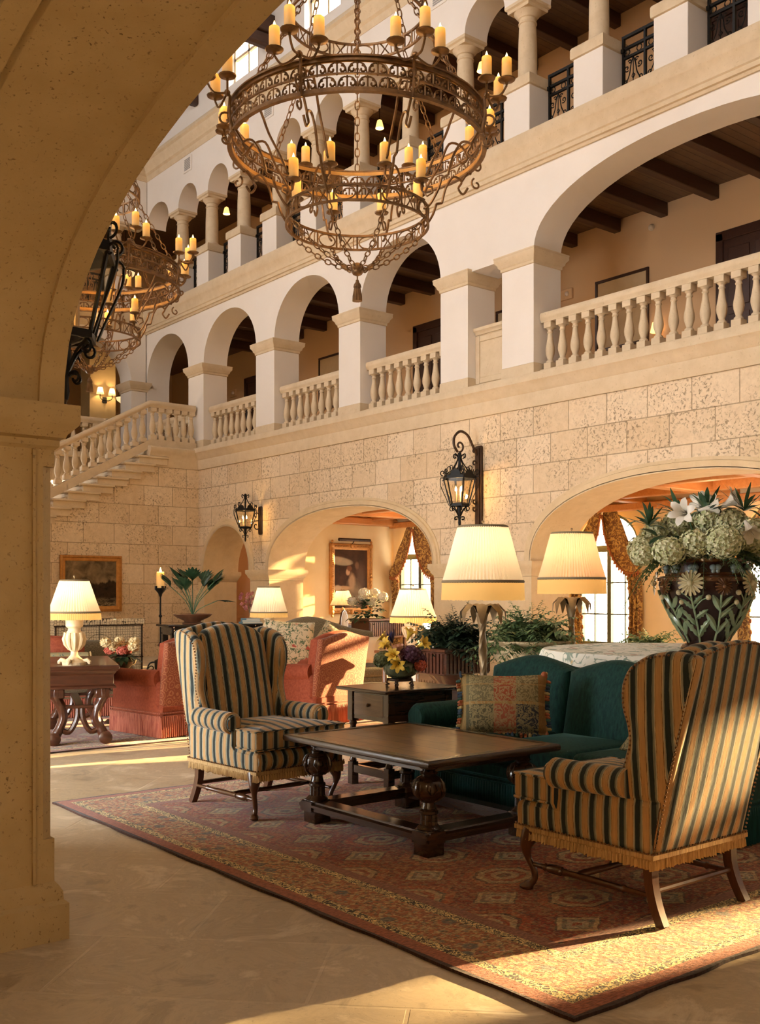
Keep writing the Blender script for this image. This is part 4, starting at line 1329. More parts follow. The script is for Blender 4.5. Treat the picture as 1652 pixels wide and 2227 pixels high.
def make_wing_chair(label):
    t = thing('wing_chair', label, 'armchair', (0, 0, 0), 0)
    sx, sy = M['stripe_x'], M['stripe_y']
    # seat rail
    mb = MB(); mb.box(-.335, .335, -.39, .35, .285, .44, .03)
    mb.tube([(-.34, -.385, .372), (.34, -.385, .372)], .066, 16)
    mb.build('seat_rail', sx, t)
    # cushion, T shaped
    oc = dense(rounded([(-.275, .24), (-.275, -.215), (-.365, -.215), (-.365, -.455), (.365, -.455), (.365, -.215), (.275, -.215), (.275, .24)], .03, 3), .07)
    mb = MB(); mb.slab(oc, .125, .022, .028, lambda u, v, w: (u, v, .505 + w), nr=3); mb.build('seat_cushion', sx, t)
    mb = MB()
    for zz in (.4475, .5625): mb.tube([(p[0] * 1.004, p[1] * 1.004, zz + .0) for p in oc], .006, 5, closed=True)
    mb.build('piping', M['stripe_y'], bpy.context.scene.objects.get(t.children[-1].name) if False else t)
    # inner back
    def yb(z): return .215 + (z - .45) * .235
    top = [(.27, 1.08), (.255, 1.14), (.20, 1.185), (.10, 1.215), (0, 1.225), (-.10, 1.215), (-.20, 1.185), (-.255, 1.14), (-.27, 1.08)]
    ob = dense([(-.265, .46), (.265, .46), (.275, .75)] + top + [(-.275, .75)], .06)
    mb = MB(); mb.slab(ob, .12, .045, .045, lambda u, v, w: (u, yb(v) - w + .02, v), puffb=0); mb.build('backrest', sx, t)
    # outer back
    def yo(z): return .352 + (z - .29) * .235
    topo = [(.345, 1.16), (.25, 1.195), (.12, 1.225), (0, 1.235), (-.12, 1.225), (-.25, 1.195), (-.345, 1.16)]
    oo = dense([(-.335, .29), (.335, .29), (.345, .8)] + topo + [(-.345, .8)], .07)
    mb = MB(); mb.slab(oo, .05, .02, .0, lambda u, v, w: (u, yo(v) - w - .02, v), puffb=.018); mb.build('outer_back', sx, t)
    # wings, arms, side panels
    wing = [(.585, 1.175), (.46, 1.195), (.34, 1.175), (.25, 1.12), (.205, 1.04), (.20, .94), (.225, .86), (.232, .79), (.205, .71), (.175, .64), (.175, .58), (.21, .53), (.30, .525), (.41, .53)]
    wv = dense(rounded(wing, .03, 2), .05)
    for s in (-1, 1):
        def MW(u, v, w, s=s):
            fl = .045 * max(0, (v - .6) / .6) * max(0, (.56 - u) / .36)   # flare outward toward the front
            return (s * (.315 + fl + w), u, v)
        mb = MB(); mb.slab(wv, .085, .038, .012, MW); mb.build('wing', sy, t)
        mb = MB()
        mb.tube([(s * .355, .24, .605), (s * .36, .0, .60), (s * .362, -.18, .597)], [.066, .069, .072], 18)
        mb.tube([(s * .362, -.18, .597), (s * .362, -.195, .597)], [.072, .058], 18)
        mb.build('arm', sy, t)
        pan = rounded([(-.446, .295), (.35, .29), (.40, .55), (-.17, .56), (-.20, .50), (-.26, .45), (-.31, .435), (-.43, .43), (-.446, .41)], .02, 2)
        mb = MB(); mb.slab(dense(pan, .08), .07, .02, .012, lambda u, v, w, s=s: (s * (.315 + w), u, v)); mb.build('side_panel', sy, t)
        # arm scroll facing
        mb = MB(); mb.T = Matrix.Translation((s * .362, -.2, .597)) @ Matrix.Rotation(PI / 2, 4, 'X')
        mb.lathe([(.055, 0), (.05, .012), (0, .02)], n=18); mb.T = None
        mb.slab(dense([(-.045, .02), (.03, .02), (.035, -.12), (.0, -.165), (-.035, -.14)], .05), .03, .012, .004, lambda u, v, w, s=s: (s * (.352 + u * .8), -.19 - w, .575 + v))
        mb.build('arm_facing', sx, t)
    # gold fringe and nail heads
    mb = MB(); fringe(mb, -.352, .352, -.44, .362, .240, .30, .020, .007, .014)
    mb.rim(-.352, .352, -.44, .362, [(.0, .288), (.008, .292), (.008, .312), (0, .316)], caps=False); mb.build('fringe', M['trimfringe'], t)
    mb = MB()
    nail_line(mb, [(-.362, -.445, .318), (.362, -.445, .318), (.362, .368, .318), (-.362, .368, .318), (-.362, -.445, .318)])
    mb.build('nail_trim', M['nail'], t)
    for s in (-1, 1):
        mb = MB()
        edge = [(s * (.354 + (.045 * max(0, (v - .6) / .6) * max(0, (.56 - u) / .36))), .40 + (u - .40) * .86, .85 + (v - .85) * .945) for u, v in wing[1:12]]
        nail_line(mb, smoothpath(edge, 3))
        nail_line(mb, [(s * .345, yo(z) + .004, z) for z in [.32 + .08 * i for i in range(12)]], .02)
        nail_line(mb, [(s * u, yo(v) + .006, v - .012) for u, v in [(.34, 1.165), (.25, 1.195), (.12, 1.225), (0, 1.235)]])
        mb.build('nail_trim', M['nail'], t)
    # legs and stretchers
    for s in (-1, 1):
        mb = MB(); cabriole(mb, s * .315, -.37, s * .7, -.7); mb.box(s * .315 - .028, s * .315 + .028, -.398, -.342, .24, .30, .006); mb.build('leg', M['chairleg'], t)
        mb = MB(); mb.tube(smoothpath([(s * .30, .31, .30), (s * .30, .315, .18), (s * .305, .345, .08), (s * .31, .385, 0)], 3), [.036, .034, .033, .032, .031, .030, .030, .029, .029, .029], 4, ph=PI / 4); mb.build('leg', M['chairleg'], t)
        mb = MB()
        pr = [(.012, 0), (.012, .06), (.019, .07), (.012, .08), (.022, .10), (.022, .17), (.012, .18), (.019, .19), (.014, .21), (.017, .36), (.013, .52), (.019, .535), (.012, .55), (.012, .66)]
        mb.T = Matrix.Translation((s * .315, -.355, .125)) @ Matrix.Rotation(-PI / 2, 4, 'X'); mb.lathe(pr, n=10); mb.T = None
        mb.build('side_stretcher', M['chairleg'], t)
    mb = MB(); mb.tube([(-.31, -.10, .125), (-.25, -.10, .125), (0, -.10, .125), (.25, -.10, .125), (.31, -.10, .125)], [.012, .018, .013, .018, .012], 10); mb.build('cross_stretcher', M['chairleg'], t)
    mb = MB(); mb.tube([(-.30, .32, .14), (0, .32, .14), (.30, .32, .14)], [.013, .016, .013], 8); mb.build('rear_stretcher', M['chairleg'], t)
    return t
wc = make_wing_chair('striped wing chair facing the room, beyond the left end of the coffee table'); wc.location = (3.79, 6.02, .013); wc.rotation_euler = (0, 0, R(3))
dup(wc, 'striped wing chair turned away, its back and nail trim toward the viewer', (4.04, 3.10, .013), R(180))


# ------------------------------------------------------------------ coffee table
def table_top_mat():
    m, nt, b = NT('parquet_oak')
    o = objco(nt)
    br = node(nt, 'ShaderNodeTexBrick', offset=.5, ins={'Vector': mapping(nt, planevec(nt, 'z'), rot=(0, 0, R(90))), 'Scale': 1.0, 'Mortar Size': .004, 'Brick Width': .42, 'Row Height': .17, 'Bias': -.1,
              'Color1': (.21, .105, .036, 1), 'Color2': (.32, .165, .058, 1), 'Mortar': (.03, .014, .006, 1)})
    g = noise(nt, mapping(nt, o, scale=(30, 3, 3)), 1, 4, .6, 1)
    nt.links.new(mix(nt, .6, br.outputs['Color'], ramp(nt, g, [(.3, (.5,) * 3), (.7, (1.2,) * 3)]), 'MULTIPLY'), b.inputs['Base Color'])
    b.inputs['Roughness'].default_value = .28; b.inputs['Coat Weight'].default_value = .3; b.inputs['Coat Roughness'].default_value = .2
    bump(nt, b, math_(nt, 'SUBTRACT', math_(nt, 'MULTIPLY', g, .3), br.outputs['Fac']), .15, .003)
    return m
M['parquet'] = table_top_mat()
t = thing('coffee_table', 'dark oak coffee table with bulbous carved legs in the middle of the rug', 'table', (4.14, 4.81, .013), 0)
mb = MB(); mb.box(-.515, .515, -.69, .69, .508, .545, .008); mb.build('table_top', M['parquet'], t)
mb = MB(); mb.rim(-.515, .515, -.69, .69, [(-.06, .507), (-.002, .507), (.004, .512), (.006, .525), (.004, .54), (-.004, .5475), (-.06, .5475)], caps=False)
mb.box(-.40, .40, -.56, -.52, .46, .508); mb.box(-.40, .40, .52, .56, .46, .508); mb.box(-.40, -.36, -.56, .56, .46, .508); mb.box(.36, .40, -.56, .56, .46, .508)
mb.build('edge_band', M['oldoak'], t)
LEGP = [(.045, .225), (.052, .23), (.052, .245), (.040, .255), (.042, .258), (.038, .27), (.034, .29), (.048, .30), (.078, .33), (.086, .365), (.082, .40), (.066, .425), (.044, .437), (.040, .442), (.052, .452), (.038, .462), (.034, .468), (.050, .478), (.050, .49), (.056, .497), (.056, .51)]
for ix in (-1, 1):
    for iy in (-1, 1):
        x, y = ix * .37, iy * .53
        g = MB()
        g.box(x - .062, x + .062, y - .062, y + .062, 0, .145, .006)
        g.lathe([(.066, .14), (.07, .15), (.056, .165), (.05, .17)], (x, y, 0), n=24)
        g.lathe([(.046, .165), (.044, .225)], (x, y, 0), n=48, flute=.07, nf=12)
        g.lathe(LEGP, (x, y, 0), n=28)
        for k in range(6):   # carved leaves on the bulb
            a = 2 * PI * k / 6
            pts = [(x + r_ * math.cos(a), y + r_ * math.sin(a), z_) for r_, z_ in ((.05, .30), (.081, .33), (.09, .365), (.084, .40), (.066, .425))]
            g.tube(pts, [.004, .010, .012, .009, .003], 5)
            for q in (-1, 1): g.tube([(x + r_ * math.cos(a + q * w_), y + r_ * math.sin(a + q * w_), z_) for r_, z_, w_ in ((.082, .335, .05), (.088, .37, .32), (.08, .40, .25))], [.006, .006, .003], 4)
        g.build('leg', M['oldoak'], t, smooth=50)
mb = MB()
for ix in (-1, 1):
    prism = [(ix * (.37 + a), z) for a, z in ((-.05, .075), (.05, .075), (.07, .082), (.07, .10), (.082, .105), (.082, .12), (.06, .128), (.055, .138), (-.05, .138))]
    n = len(prism); vs = [(x, -.611, z) for x, z in prism] + [(x, .611, z) for x, z in prism]
    mb.add(vs, [(i, (i + 1) % n, n + (i + 1) % n, n + i) for i in range(n)] + [tuple(range(n - 1, -1, -1)), tuple(range(n, 2 * n))])
for iy in (-1, 1):
    prism = [(iy * (.53 + a), z) for a, z in ((-.05, .075), (.05, .075), (.07, .082), (.07, .10), (.082, .105), (.082, .12), (.06, .128), (.055, .138), (-.05, .138))]
    n = len(prism); vs = [(-.4515, y, z) for y, z in prism] + [(.4515, y, z) for y, z in prism]
    mb.add(vs, [(i, (i + 1) % n, n + (i + 1) % n, n + i) for i in range(n)] + [tuple(range(n - 1, -1, -1)), tuple(range(n, 2 * n))])
mb.build('box_stretcher', M['oldoak'], t)


# ------------------------------------------------------------------ sofas and club chairs
def velvet(name, c1, c2, streak=(60, 60, 8), sheen=.3, bstr=.15):
    m, nt, b = NT(name)
    o = objco(nt)
    f = noise(nt, mapping(nt, o, scale=streak), 1, 3, .7)
    nt.links.new(ramp(nt, f, [(.3, c1), (.5, tuple((a + d) / 2 for a, d in zip(c1, c2))), (.72, c2)]), b.inputs['Base Color'])
    b.inputs['Roughness'].default_value = .75; b.inputs['Specular IOR Level'].default_value = .2
    b.inputs['Sheen Weight'].default_value = sheen; b.inputs['Sheen Roughness'].default_value = .3
    b.inputs['Sheen Tint'].default_value = c4(tuple(min(1, q * 4 + .1) for q in c2))
    bump(nt, b, f, bstr, .003)
    return m


def damask(name, base, fig, scale=9):
    m, nt, b = NT(name)
    o = objco(nt)
    w = nt.nodes.new('ShaderNodeTexVoronoi'); w.inputs['Scale'].default_value = scale; w.inputs['Randomness'].default_value = .35; nt.links.new(o, w.inputs['Vector'])
    r = math_(nt, 'FRACT', math_(nt, 'MULTIPLY', math_(nt, 'ADD', w.outputs['Distance'], math_(nt, 'MULTIPLY', noise(nt, o, scale * 1.6, 2, .5, 1.0), .25)), 4.2))
    f = ramp(nt, r, [(.0, (0, 0, 0)), (.55, (0, 0, 0)), (.62, (1, 1, 1)), (.9, (1, 1, 1)), (.97, (0, 0, 0))])
    f2 = ramp(nt, noise(nt, o, 120, 2), [(.3, (.75,) * 3), (.7, (1.15,) * 3)])
    nt.links.new(mix(nt, .6, mix(nt, math_(nt, 'MULTIPLY', f, .75), base, fig), f2, 'MULTIPLY'), b.inputs['Base Color'])
    b.inputs['Roughness'].default_value = .75; b.inputs['Specular IOR Level'].default_value = .25; b.inputs['Sheen Weight'].default_value = .15
    bump(nt, b, f, .2, .004)
    return m


def make_sofa(name, label, cat, W, D, back, n, fab, fr, arm_h=.64, seat_h=.46, back_bot=.30, skirt=.22, fab2=None, group=None):
    """rolled-arm sofa or club chair, front toward -y; back(x) gives the height of the back"""
    t = thing(name, label, cat, (0, 0, 0), 0, group)
    fab2 = fab2 or fab
    hw = W / 2; ar = .10; iw = hw - 2 * ar
    mb = MB(); mb.box(-hw + .03, hw - .03, -D / 2 + .02, D / 2 - .02, skirt - .03, seat_h - .12, .03); mb.build('base', fab, t)
    mb = MB(); fringe(mb, -hw + .02, hw - .02, -D / 2 + .01, D / 2 - .01, .006, skirt, .024, .007, .008); mb.build('skirt_fringe', fr, t)
    mb = MB()
    for z in (skirt, skirt + .03): mb.rim(-hw + .025, hw - .025, -D / 2 + .015, D / 2 - .015, [(0, z - .008), (.010, z - .004), (.010, z + .004), (0, z + .008)], caps=False)
    mb.build('braid', fr if fr is not fab else fab2, t)
    cw = 2 * iw / n
    for i in range(n):
        x0 = -iw + cw * i
        oc = dense(rounded([(x0 + .005, -D / 2 - .0), (x0 + cw - .005, -D / 2 - .0), (x0 + cw - .005, D / 2 - .25), (x0 + .005, D / 2 - .25)], .05, 3), .09)
        mb = MB(); mb.slab(oc, .15, .05, .03, lambda u, v, w: (u, v, seat_h - .06 + w)); mb.build('seat_cushion', fab, t)
    for s in (-1, 1):
        mb = MB()
        mb.tube([(s * (hw - ar), D / 2 - .10, arm_h - ar + .02), (s * (hw - ar), 0, arm_h - ar), (s * (hw - ar), -D / 2 + .06, arm_h - ar), (s * (hw - ar), -D / 2 + .02, arm_h - ar)], [ar * .98, ar, ar, ar * .75], 20)
        mb.box(s * (hw - ar) - ar * .72, s * (hw - ar) + ar * .72, -D / 2 + .03, D / 2 - .06, skirt, arm_h - ar, .03)
        mb.build('arm', fab, t)
    bw = 2 * (hw - .07) / n
    for i in range(n):
        x0 = -hw + .07 + bw * i
        k = 12
        o = [(x0 + .004, back_bot), (x0 + bw - .004, back_bot)] + [(x0 + bw - .004 - (bw - .008) * j / k, back(x0 + bw - (bw) * j / k) - (.03 * (abs(2 * j / k - 1) ** 6))) for j in range(k + 1)]
        mb = MB(); mb.slab(dense(o, .1), .17, .07, .035, lambda u, v, w: (u, D / 2 - .16 + (v - .45) * .20 - w, v), puffb=.0); mb.build('back_cushion', fab, t)
    k = 24
    o = [(-hw + .05, skirt), (hw - .05, skirt)] + [(hw - .05 - (W - .1) * j / k, back(hw - .05 - (W - .1) * j / k) - .02) for j in range(k + 1)]
    mb = MB(); mb.slab(dense(o, .12), .08, .035, 0, lambda u, v, w: (u, D / 2 - .05 + (v - .45) * .16 - w, v), puffb=.02); mb.build('outer_back', fab2, t)
    return t
M['teal'] = velvet('teal_chenille', (.003, .022, .020), (.012, .060, .049), (50, 50, 12), .25)
M['tealfringe'] = velvet('teal_fringe', (.003, .030, .030), (.010, .070, .066), (90, 90, 5), .15)
sofa = make_sofa('sofa', 'deep teal velvet sofa with scalloped back and fringed skirt', 'sofa', 2.4, .95, lambda x: .955 + .03 * math.cos(x * 2 * PI / .753), 3, M['teal'], M['tealfringe'], .66, .47)
sofa.location = (5.22, 4.46, .013); sofa.rotation_euler = (0, 0, R(-90))
M['red'] = velvet('coral_velvet', (.20, .038, .016), (.30, .070, .030), (40, 40, 40), .2)
M['reddamask'] = damask('coral_damask', (.22, .052, .020), (.36, .14, .06), 12)
M['redfringe'] = velvet('red_bullion', (.16, .022, .014), (.46, .16, .09), (90, 90, 4), .1)
clubs = make_sofa('club_chair', 'coral red club chair seen from behind, right of the striped wing chair', 'armchair', .95, .95, lambda x: 1.0 + .03 * math.cos(x * PI / .45), 1, M['red'], M['redfringe'], .66, .46, fab2=M['reddamask'])
clubs.location = (6.68, 9.62, .013); clubs.rotation_euler = (0, 0, R(195))
dup(clubs, 'coral red club chair half hidden behind the left wing chair', (5.08, 9.82, .013), R(187))
M['moss'] = damask('moss_damask', (.13, .095, .045), (.20, .15, .08), 14)
camel = make_sofa('camelback_sofa', 'olive damask camelback sofa behind the right red armchair', 'sofa', 2.1, .95, lambda x: .92 + .20 * math.exp(-(x / .5) ** 2), 1, M['moss'], M['moss'], .66, .46)
camel.location = (8.05, 11.3, .013); camel.rotation_euler = (0, 0, R(-10))


# ------------------------------------------------------------------ cushions
def floral(name, ground, cols, scale=9):
    m, nt, b = NT(name)
    o = objco(nt)
    d = nt.nodes.new('ShaderNodeVectorMath'); d.operation = 'ADD'
    nz = nt.nodes.new('ShaderNodeTexNoise'); nz.inputs['Scale'].default_value = scale * 1.4; nt.links.new(o, nz.inputs['Vector'])
    ms = nt.nodes.new('ShaderNodeVectorMath'); ms.operation = 'SCALE'; ms.inputs['Scale'].default_value = .10; nt.links.new(nz.outputs['Color'], ms.inputs[0])
    nt.links.new(o, d.inputs[0]); nt.links.new(ms.outputs[0], d.inputs[1])
    c = ground
    out = None
    for i, (col, sc, th) in enumerate(cols):
        w = nt.nodes.new('ShaderNodeTexVoronoi'); w.inputs['Scale'].default_value = scale * sc; nt.links.new(mapping(nt, d.outputs[0], loc=(i * 3.3, i * 1.7, i)), w.inputs['Vector'])
        f = ramp(nt, w.outputs['Distance'], [(max(th - .07, 0), (1, 1, 1)), (th, (0, 0, 0))])
        if i == 0:   # stems
            f = ramp(nt, noise(nt, d.outputs[0], scale * 1.3, 2, .5, 1.5), [(.47, (0, 0, 0)), (.49, (1, 1, 1)), (.52, (1, 1, 1)), (.54, (0, 0, 0))])
        out = mix(nt, f, out if out is not None else ground, col)
    nt.links.new(out, b.inputs['Base Color']); b.inputs['Roughness'].default_value = .85; b.inputs['Specular IOR Level'].default_value = .15
    return m
M['needlepoint'] = floral('floral_needlepoint', (.58, .47, .30), [((.10, .13, .07), 1, .2), ((.09, .14, .07), 2.2, .26), ((.42, .09, .06), 1.0, .22), ((.55, .26, .18), 2.4, .16)], 8)


def pillow_mesh(mb, w, h, t):
    n = 18
    def pt(x, y): return (x * (1 - .07 * (1 - y * y)) * w / 2, y * (1 - .07 * (1 - x * x)) * h / 2)
    for s in (1, -1):
        def f(u, v, s=s):
            x, y = 2 * u - 1, 2 * v - 1
            p = pt(x, y)
            b = (max(0, 1 - x * x) * max(0, 1 - y * y)) ** .42
            return (p[0], -s * (t * .55 * b + .004), p[1])
        mb.surf(f, n, n)
    o = []
    k = 10
    for (a, b) in (((-1, -1), (1, -1)), ((1, -1), (1, 1)), ((1, 1), (-1, 1)), ((-1, 1), (-1, -1))):
        for i in range(k): o.append(pt(a[0] + (b[0] - a[0]) * i / k, a[1] + (b[1] - a[1]) * i / k))
    mb.tube([(p[0], 0, p[1]) for p in o], .009, 6, closed=True)
    return o


def pillow(label, w, h, t, m, loc, rot, name='throw_pillow'):
    root = thing(name, label, 'cushion', loc); root.rotation_euler = rot
    mb = MB(); o = pillow_mesh(mb, w, h, t); mb.build('cover', m, root)
    return root, o


def patch_mat():
    m, nt, b = NT('patchwork_tapestry')
    o = objco(nt)
    s = nt.nodes.new('ShaderNodeSeparateXYZ'); nt.links.new(o, s.inputs[0])
    col = ramp(nt, math_(nt, 'ADD', s.outputs[0], .5), [(0, (.32, .22, .09)), (.25, (.20, .17, .09)), (.43, (.36, .10, .05)), (.58, (.20, .16, .08)), (.73, (.30, .16, .06))], 'CONSTANT')
    col2 = ramp(nt, math_(nt, 'ADD', s.outputs[0], .5), [(0, (.32, .22, .09)), (.25, (.13, .12, .07)), (.43, (.40, .12, .07)), (.58, (.055, .06, .075)), (.73, (.30, .16, .06))], 'CONSTANT')
    low = ramp(nt, math_(nt, 'ADD', s.outputs[2], .5), [(0, (1, 1, 1)), (.485, (0, 0, 0))], 'CONSTANT')
    c = mix(nt, low, col, col2)
    band = ramp(nt, math_(nt, 'ADD', s.outputs[2], .5), [(0, (0, 0, 0)), (.485, (1, 1, 1)), (.505, (0, 0, 0)), (.62, (.6,) * 3), (.63, (0, 0, 0))], 'CONSTANT')
    c = mix(nt, band, c, (.42, .25, .09))
    r = noise(nt, o, 22, 2, .5, 2.2)
    fig = ramp(nt, r, [(.45, (0, 0, 0)), (.50, (1, 1, 1)), (.60, (1, 1, 1)), (.64, (0, 0, 0))])
    msk = ramp(nt, math_(nt, 'ABSOLUTE', s.outputs[0]), [(0, (1, 1, 1)), (.23, (0, 0, 0))], 'CONSTANT')
    c = mix(nt, math_(nt, 'MULTIPLY', math_(nt, 'MULTIPLY', fig, msk), .7), c, (.44, .36, .18))
    c = mix(nt, .5, c, ramp(nt, noise(nt, mapping(nt, o, scale=(200, 200, 60)), 1, 2), [(.3, (.65,) * 3), (.7, (1.2,) * 3)]), 'MULTIPLY')
    nt.links.new(c, b.inputs['Base Color']); b.inputs['Roughness'].default_value = .9; b.inputs['Specular IOR Level'].default_value = .1
    return m
M['patch'] = patch_mat()
p, o = pillow('patchwork tapestry cushion edged with coloured tassels on the teal sofa', .58, .40, .17, M['patch'], (5.02, 4.94, .70), (R(-16), 0, R(-44)))
for nm, cc in (('blue_tassel', (.03, .06, .10)), ('rust_tassel', (.38, .11, .04)), ('gold_tassel', (.45, .33, .13)), ('green_tassel', (.04, .10, .08))):
    M[nm] = mat(nm, cc, .8)
TG = ['blue_tassel', 'gold_tassel', 'rust_tassel', 'green_tassel']
tb = {k: MB() for k in TG}
i = 0
for a, b in zip(o, o[1:] + o[:1]):
    for f in (.0, .5):
        x = a[0] + (b[0] - a[0]) * f; z = a[1] + (b[1] - a[1]) * f
        if z > .17 and abs(x) < .27: continue
        L = math.hypot(x, z); e = (x / L, z / L)
        if abs(z) > .17: e = (0, -1 if z < 0 else .6)
        elif abs(x) > .2: e = (1 if x > 0 else -1, -.25)
        k = TG[(i * 7 + i // 3) % 4]; i += 1
        one = MB(); one.tube([(x + e[0] * q, rnd.uniform(-.008, .008), z + e[1] * q) for q in (0, .012, .022, .036)], [.004, .011, .012, .007], 6); one.build('tassel', M[k], p)
tb = MB()
tb.ball((.275, 0, .205), .022, 8, 6); tb.build('corner_tuft', M['rust_tassel'], p)
pillow('tapestry cushion corner peeping from the teal sofa seat beside the near chair', .42, .36, .14, M['patch'], (5.12, 3.72, .64), (R(-50), 0, R(-84)))
pillow('large floral needlepoint cushion standing on the olive camelback sofa', .62, .60, .18, M['needlepoint'], (7.30, 10.95, .80), (R(-14), R(4), R(-28)))
pillow('small floral cushion set on its point against the olive sofa back', .42, .42, .15, M['needlepoint'], (8.02, 11.05, .80), (R(-16), R(38), R(-30)))
M['creamfab'] = mat('cream_linen', (.66, .48, .28), .9)
pillow('plain cream cushion behind the right red armchair', .62, .34, .16, M['creamfab'], (8.30, 10.85, .70), (R(-14), 0, R(-30)))
# ------------------------------------------------------------------ lamps
def shade_mat(name, col, e, warm):
    m = bpy.data.materials.new(name); m.use_nodes = True; nt = m.node_tree; nt.nodes.clear()
    o = nt.nodes.new('ShaderNodeOutputMaterial')
    d = nt.nodes.new('ShaderNodeBsdfDiffuse'); d.inputs[0].default_value = c4(col)
    t = nt.nodes.new('ShaderNodeBsdfTranslucent'); t.inputs[0].default_value = c4(warm)
    a = nt.nodes.new('ShaderNodeMixShader'); a.inputs[0].default_value = .6
    nt.links.new(d.outputs[0], a.inputs[1]); nt.links.new(t.outputs[0], a.inputs[2])
    em = nt.nodes.new('ShaderNodeEmission'); em.inputs[0].default_value = c4(warm); em.inputs[1].default_value = e
    ad = nt.nodes.new('ShaderNodeAddShader'); nt.links.new(a.outputs[0], ad.inputs[0]); nt.links.new(em.outputs[0], ad.inputs[1])
    nt.links.new(ad.outputs[0], o.inputs[0])
    return m
M['shade'] = shade_mat('pleated_silk_shade', (.86, .78, .62), .13, (1, .84, .60))
M['shade2'] = shade_mat('peach_silk_shade', (.82, .64, .42), .13, (1, .68, .38))
M['shadefr'] = shade_mat('shade_fringe', (.75, .52, .22), .20, (1, .66, .24))
M['braid'] = mat('grey_braid', (.20, .15, .08), .8)
M['trunk'] = mat('gilt_palm_trunk', (.17, .115, .06), .45, .5, col2=(.28, .19, .09), nscale=12)
M['carved'] = mat('carved_ivory_wood', (.66, .48, .27), .55, col2=(.78, .62, .40), nscale=14)


def pleated(mb, r0, r1, z0, z1, n=72, d=.010):
    """frustum from (r0, z0) up to (r1, z1) with vertical pleats"""
    vs = []; fs = []
    N = n * 2
    for k, (r, z) in enumerate(((r0, z0), (r0 * .62 + r1 * .38, z0 + (z1 - z0) * .36), (r0 * .3 + r1 * .7, z0 + (z1 - z0) * .7), (r1, z1))):
        for i in range(N):
            a = 2 * PI * i / N
            rr = r + (d if i % 2 else -d * .3) * (r / r0)
            vs.append((rr * math.cos(a), rr * math.sin(a), z))
    for k in range(3):
        for i in range(N):
            fs.append((k * N + i, k * N + (i + 1) % N, (k + 1) * N + (i + 1) % N, (k + 1) * N + i))
    mb.add(vs, fs)


def lampshade(t, r0, r1, z0, z1, fr, mt, band=.02, n=72, power=9):
    o = MB(); pleated(o, r0, r1, z0, z1, n); sh = o.build('lamp_shade', mt, t, smooth=20)
    mb = MB(); mb.lathe([(r1 + .004, z1 - band), (r1 + .010, z1 - band * .5), (r1 + .006, z1), (r1 - .002, z1 + .003)], n=48)
    mb.build('shade_braid', M['braid'], sh); mb = MB(); mb.lathe([(r0 + .008, z0 - band * .4), (r0 + .016, z0), (r0 + .010, z0 + band * .8)], n=48); mb.build('shade_braid', M['braid'], sh)
    mb = MB(); N = 160; vs = []
    for i in range(N):
        a = 2 * PI * i / N; d = .004 * (i % 2)
        for z, q in ((z0, .006), (z0 - fr * .5, .009), (z0 - fr + rnd.uniform(0, .006), .012)): vs.append(((r0 + q + d) * math.cos(a), (r0 + q + d) * math.sin(a), z))
    mb.add(vs, [(i * 3 + k, ((i + 1) % N) * 3 + k, ((i + 1) % N) * 3 + k + 1, i * 3 + k + 1) for i in range(N) for k in (0, 1)])
    mb.build('shade_fringe', M['shadefr'], sh)
    mb = MB(); mb.ball((0, 0, (z0 + z1) / 2 - .02), .03, 10, 6); mb.tube([(0, 0, z0 - fr), (0, 0, (z0 + z1) / 2)], .008, 6); mb.tube([(-r1, 0, z1 - .01), (r1, 0, z1 - .01)], .003, 4); mb.tube([(0, 0, z1 - .01), (0, 0, z1 + .03)], .004, 5); mb.ball((0, 0, z1 + .035), .012, 8, 5)
    mb.build('lamp_holder', M['trunk'], t)
    l = point('lamp_light', (t.location.x, t.location.y, t.location.z + (z0 + z1) / 2 + .03), power, (1, .80, .54), .05)
    return sh


def palm_lamp(label, loc, H, m):
    t = thing('floor_lamp', label, 'lamp', loc, 0, 'palm floor lamps')
    lampshade(t, .325, .20, H - .46, H, .15, m, power=9.5)
    # twisted trunk
    mb = MB(); n = 10; K = 60; vs = []; fs = []
    top = H - .71
    for k in range(K + 1):
        z = .05 + (top - .05) * k / K; r = .040 - .012 * k / K + (.02 * max(0, 1 - k / 6)) + (.018 * max(0, (k - K + 8) / 8))
        bx = .012 * math.sin(z * 3.1)
        for i in range(n):
            a = 2 * PI * i / n + z * 9
            rr = r * (1 + .14 * math.cos(2 * (a - z * 9)) + .05 * (k % 2))
            vs.append((bx + rr * math.cos(a), rr * math.sin(a), z))
    for k in range(K):
        for i in range(n): fs.append((k * n + i, k * n + (i + 1) % n, (k + 1) * n + (i + 1) % n, (k + 1) * n + i))
    mb.add(vs, fs); mb.build('trunk', M['trunk'], t)
    mb = MB(); mb.lathe([(0, 0), (.17, 0), (.17, .02), (.13, .04), (.07, .055), (.055, .07), (0, .08)], n=24); mb.build('foot', M['trunk'], t)
    mb = MB()
    for k in range(7):
        a = 2 * PI * k / 7 + .3
        P = [(.025, top - .03), (.06, top + .06), (.13, top + .075), (.185, top + .02), (.195, top - .085)]
        W = [.02, .045, .05, .035, .004]
        vs = []
        for (r, z), w in zip(P, W):
            for q in (-1, 0, 1):
                vs.append((r * math.cos(a) - q * w * math.sin(a), r * math.sin(a) + q * w * math.cos(a), z - (.012 if q else 0)))
        mb.add(vs, [(i * 3 + j, i * 3 + j + 1, i * 3 + 4 + j, i * 3 + 3 + j) for i in range(4) for j in (0, 1)])
    mb.build('palm_leaves', M['trunk'], t)
    return t
palm_lamp('tall palm floor lamp with a cream fringed shade, just behind the teal sofa', (5.97, 6.11, 0), 2.0, M['shade'])
palm_lamp('tall floor lamp with a peach pleated shade, farther back beside the stone urn', (7.92, 6.85, 0), 2.05, M['shade2'])


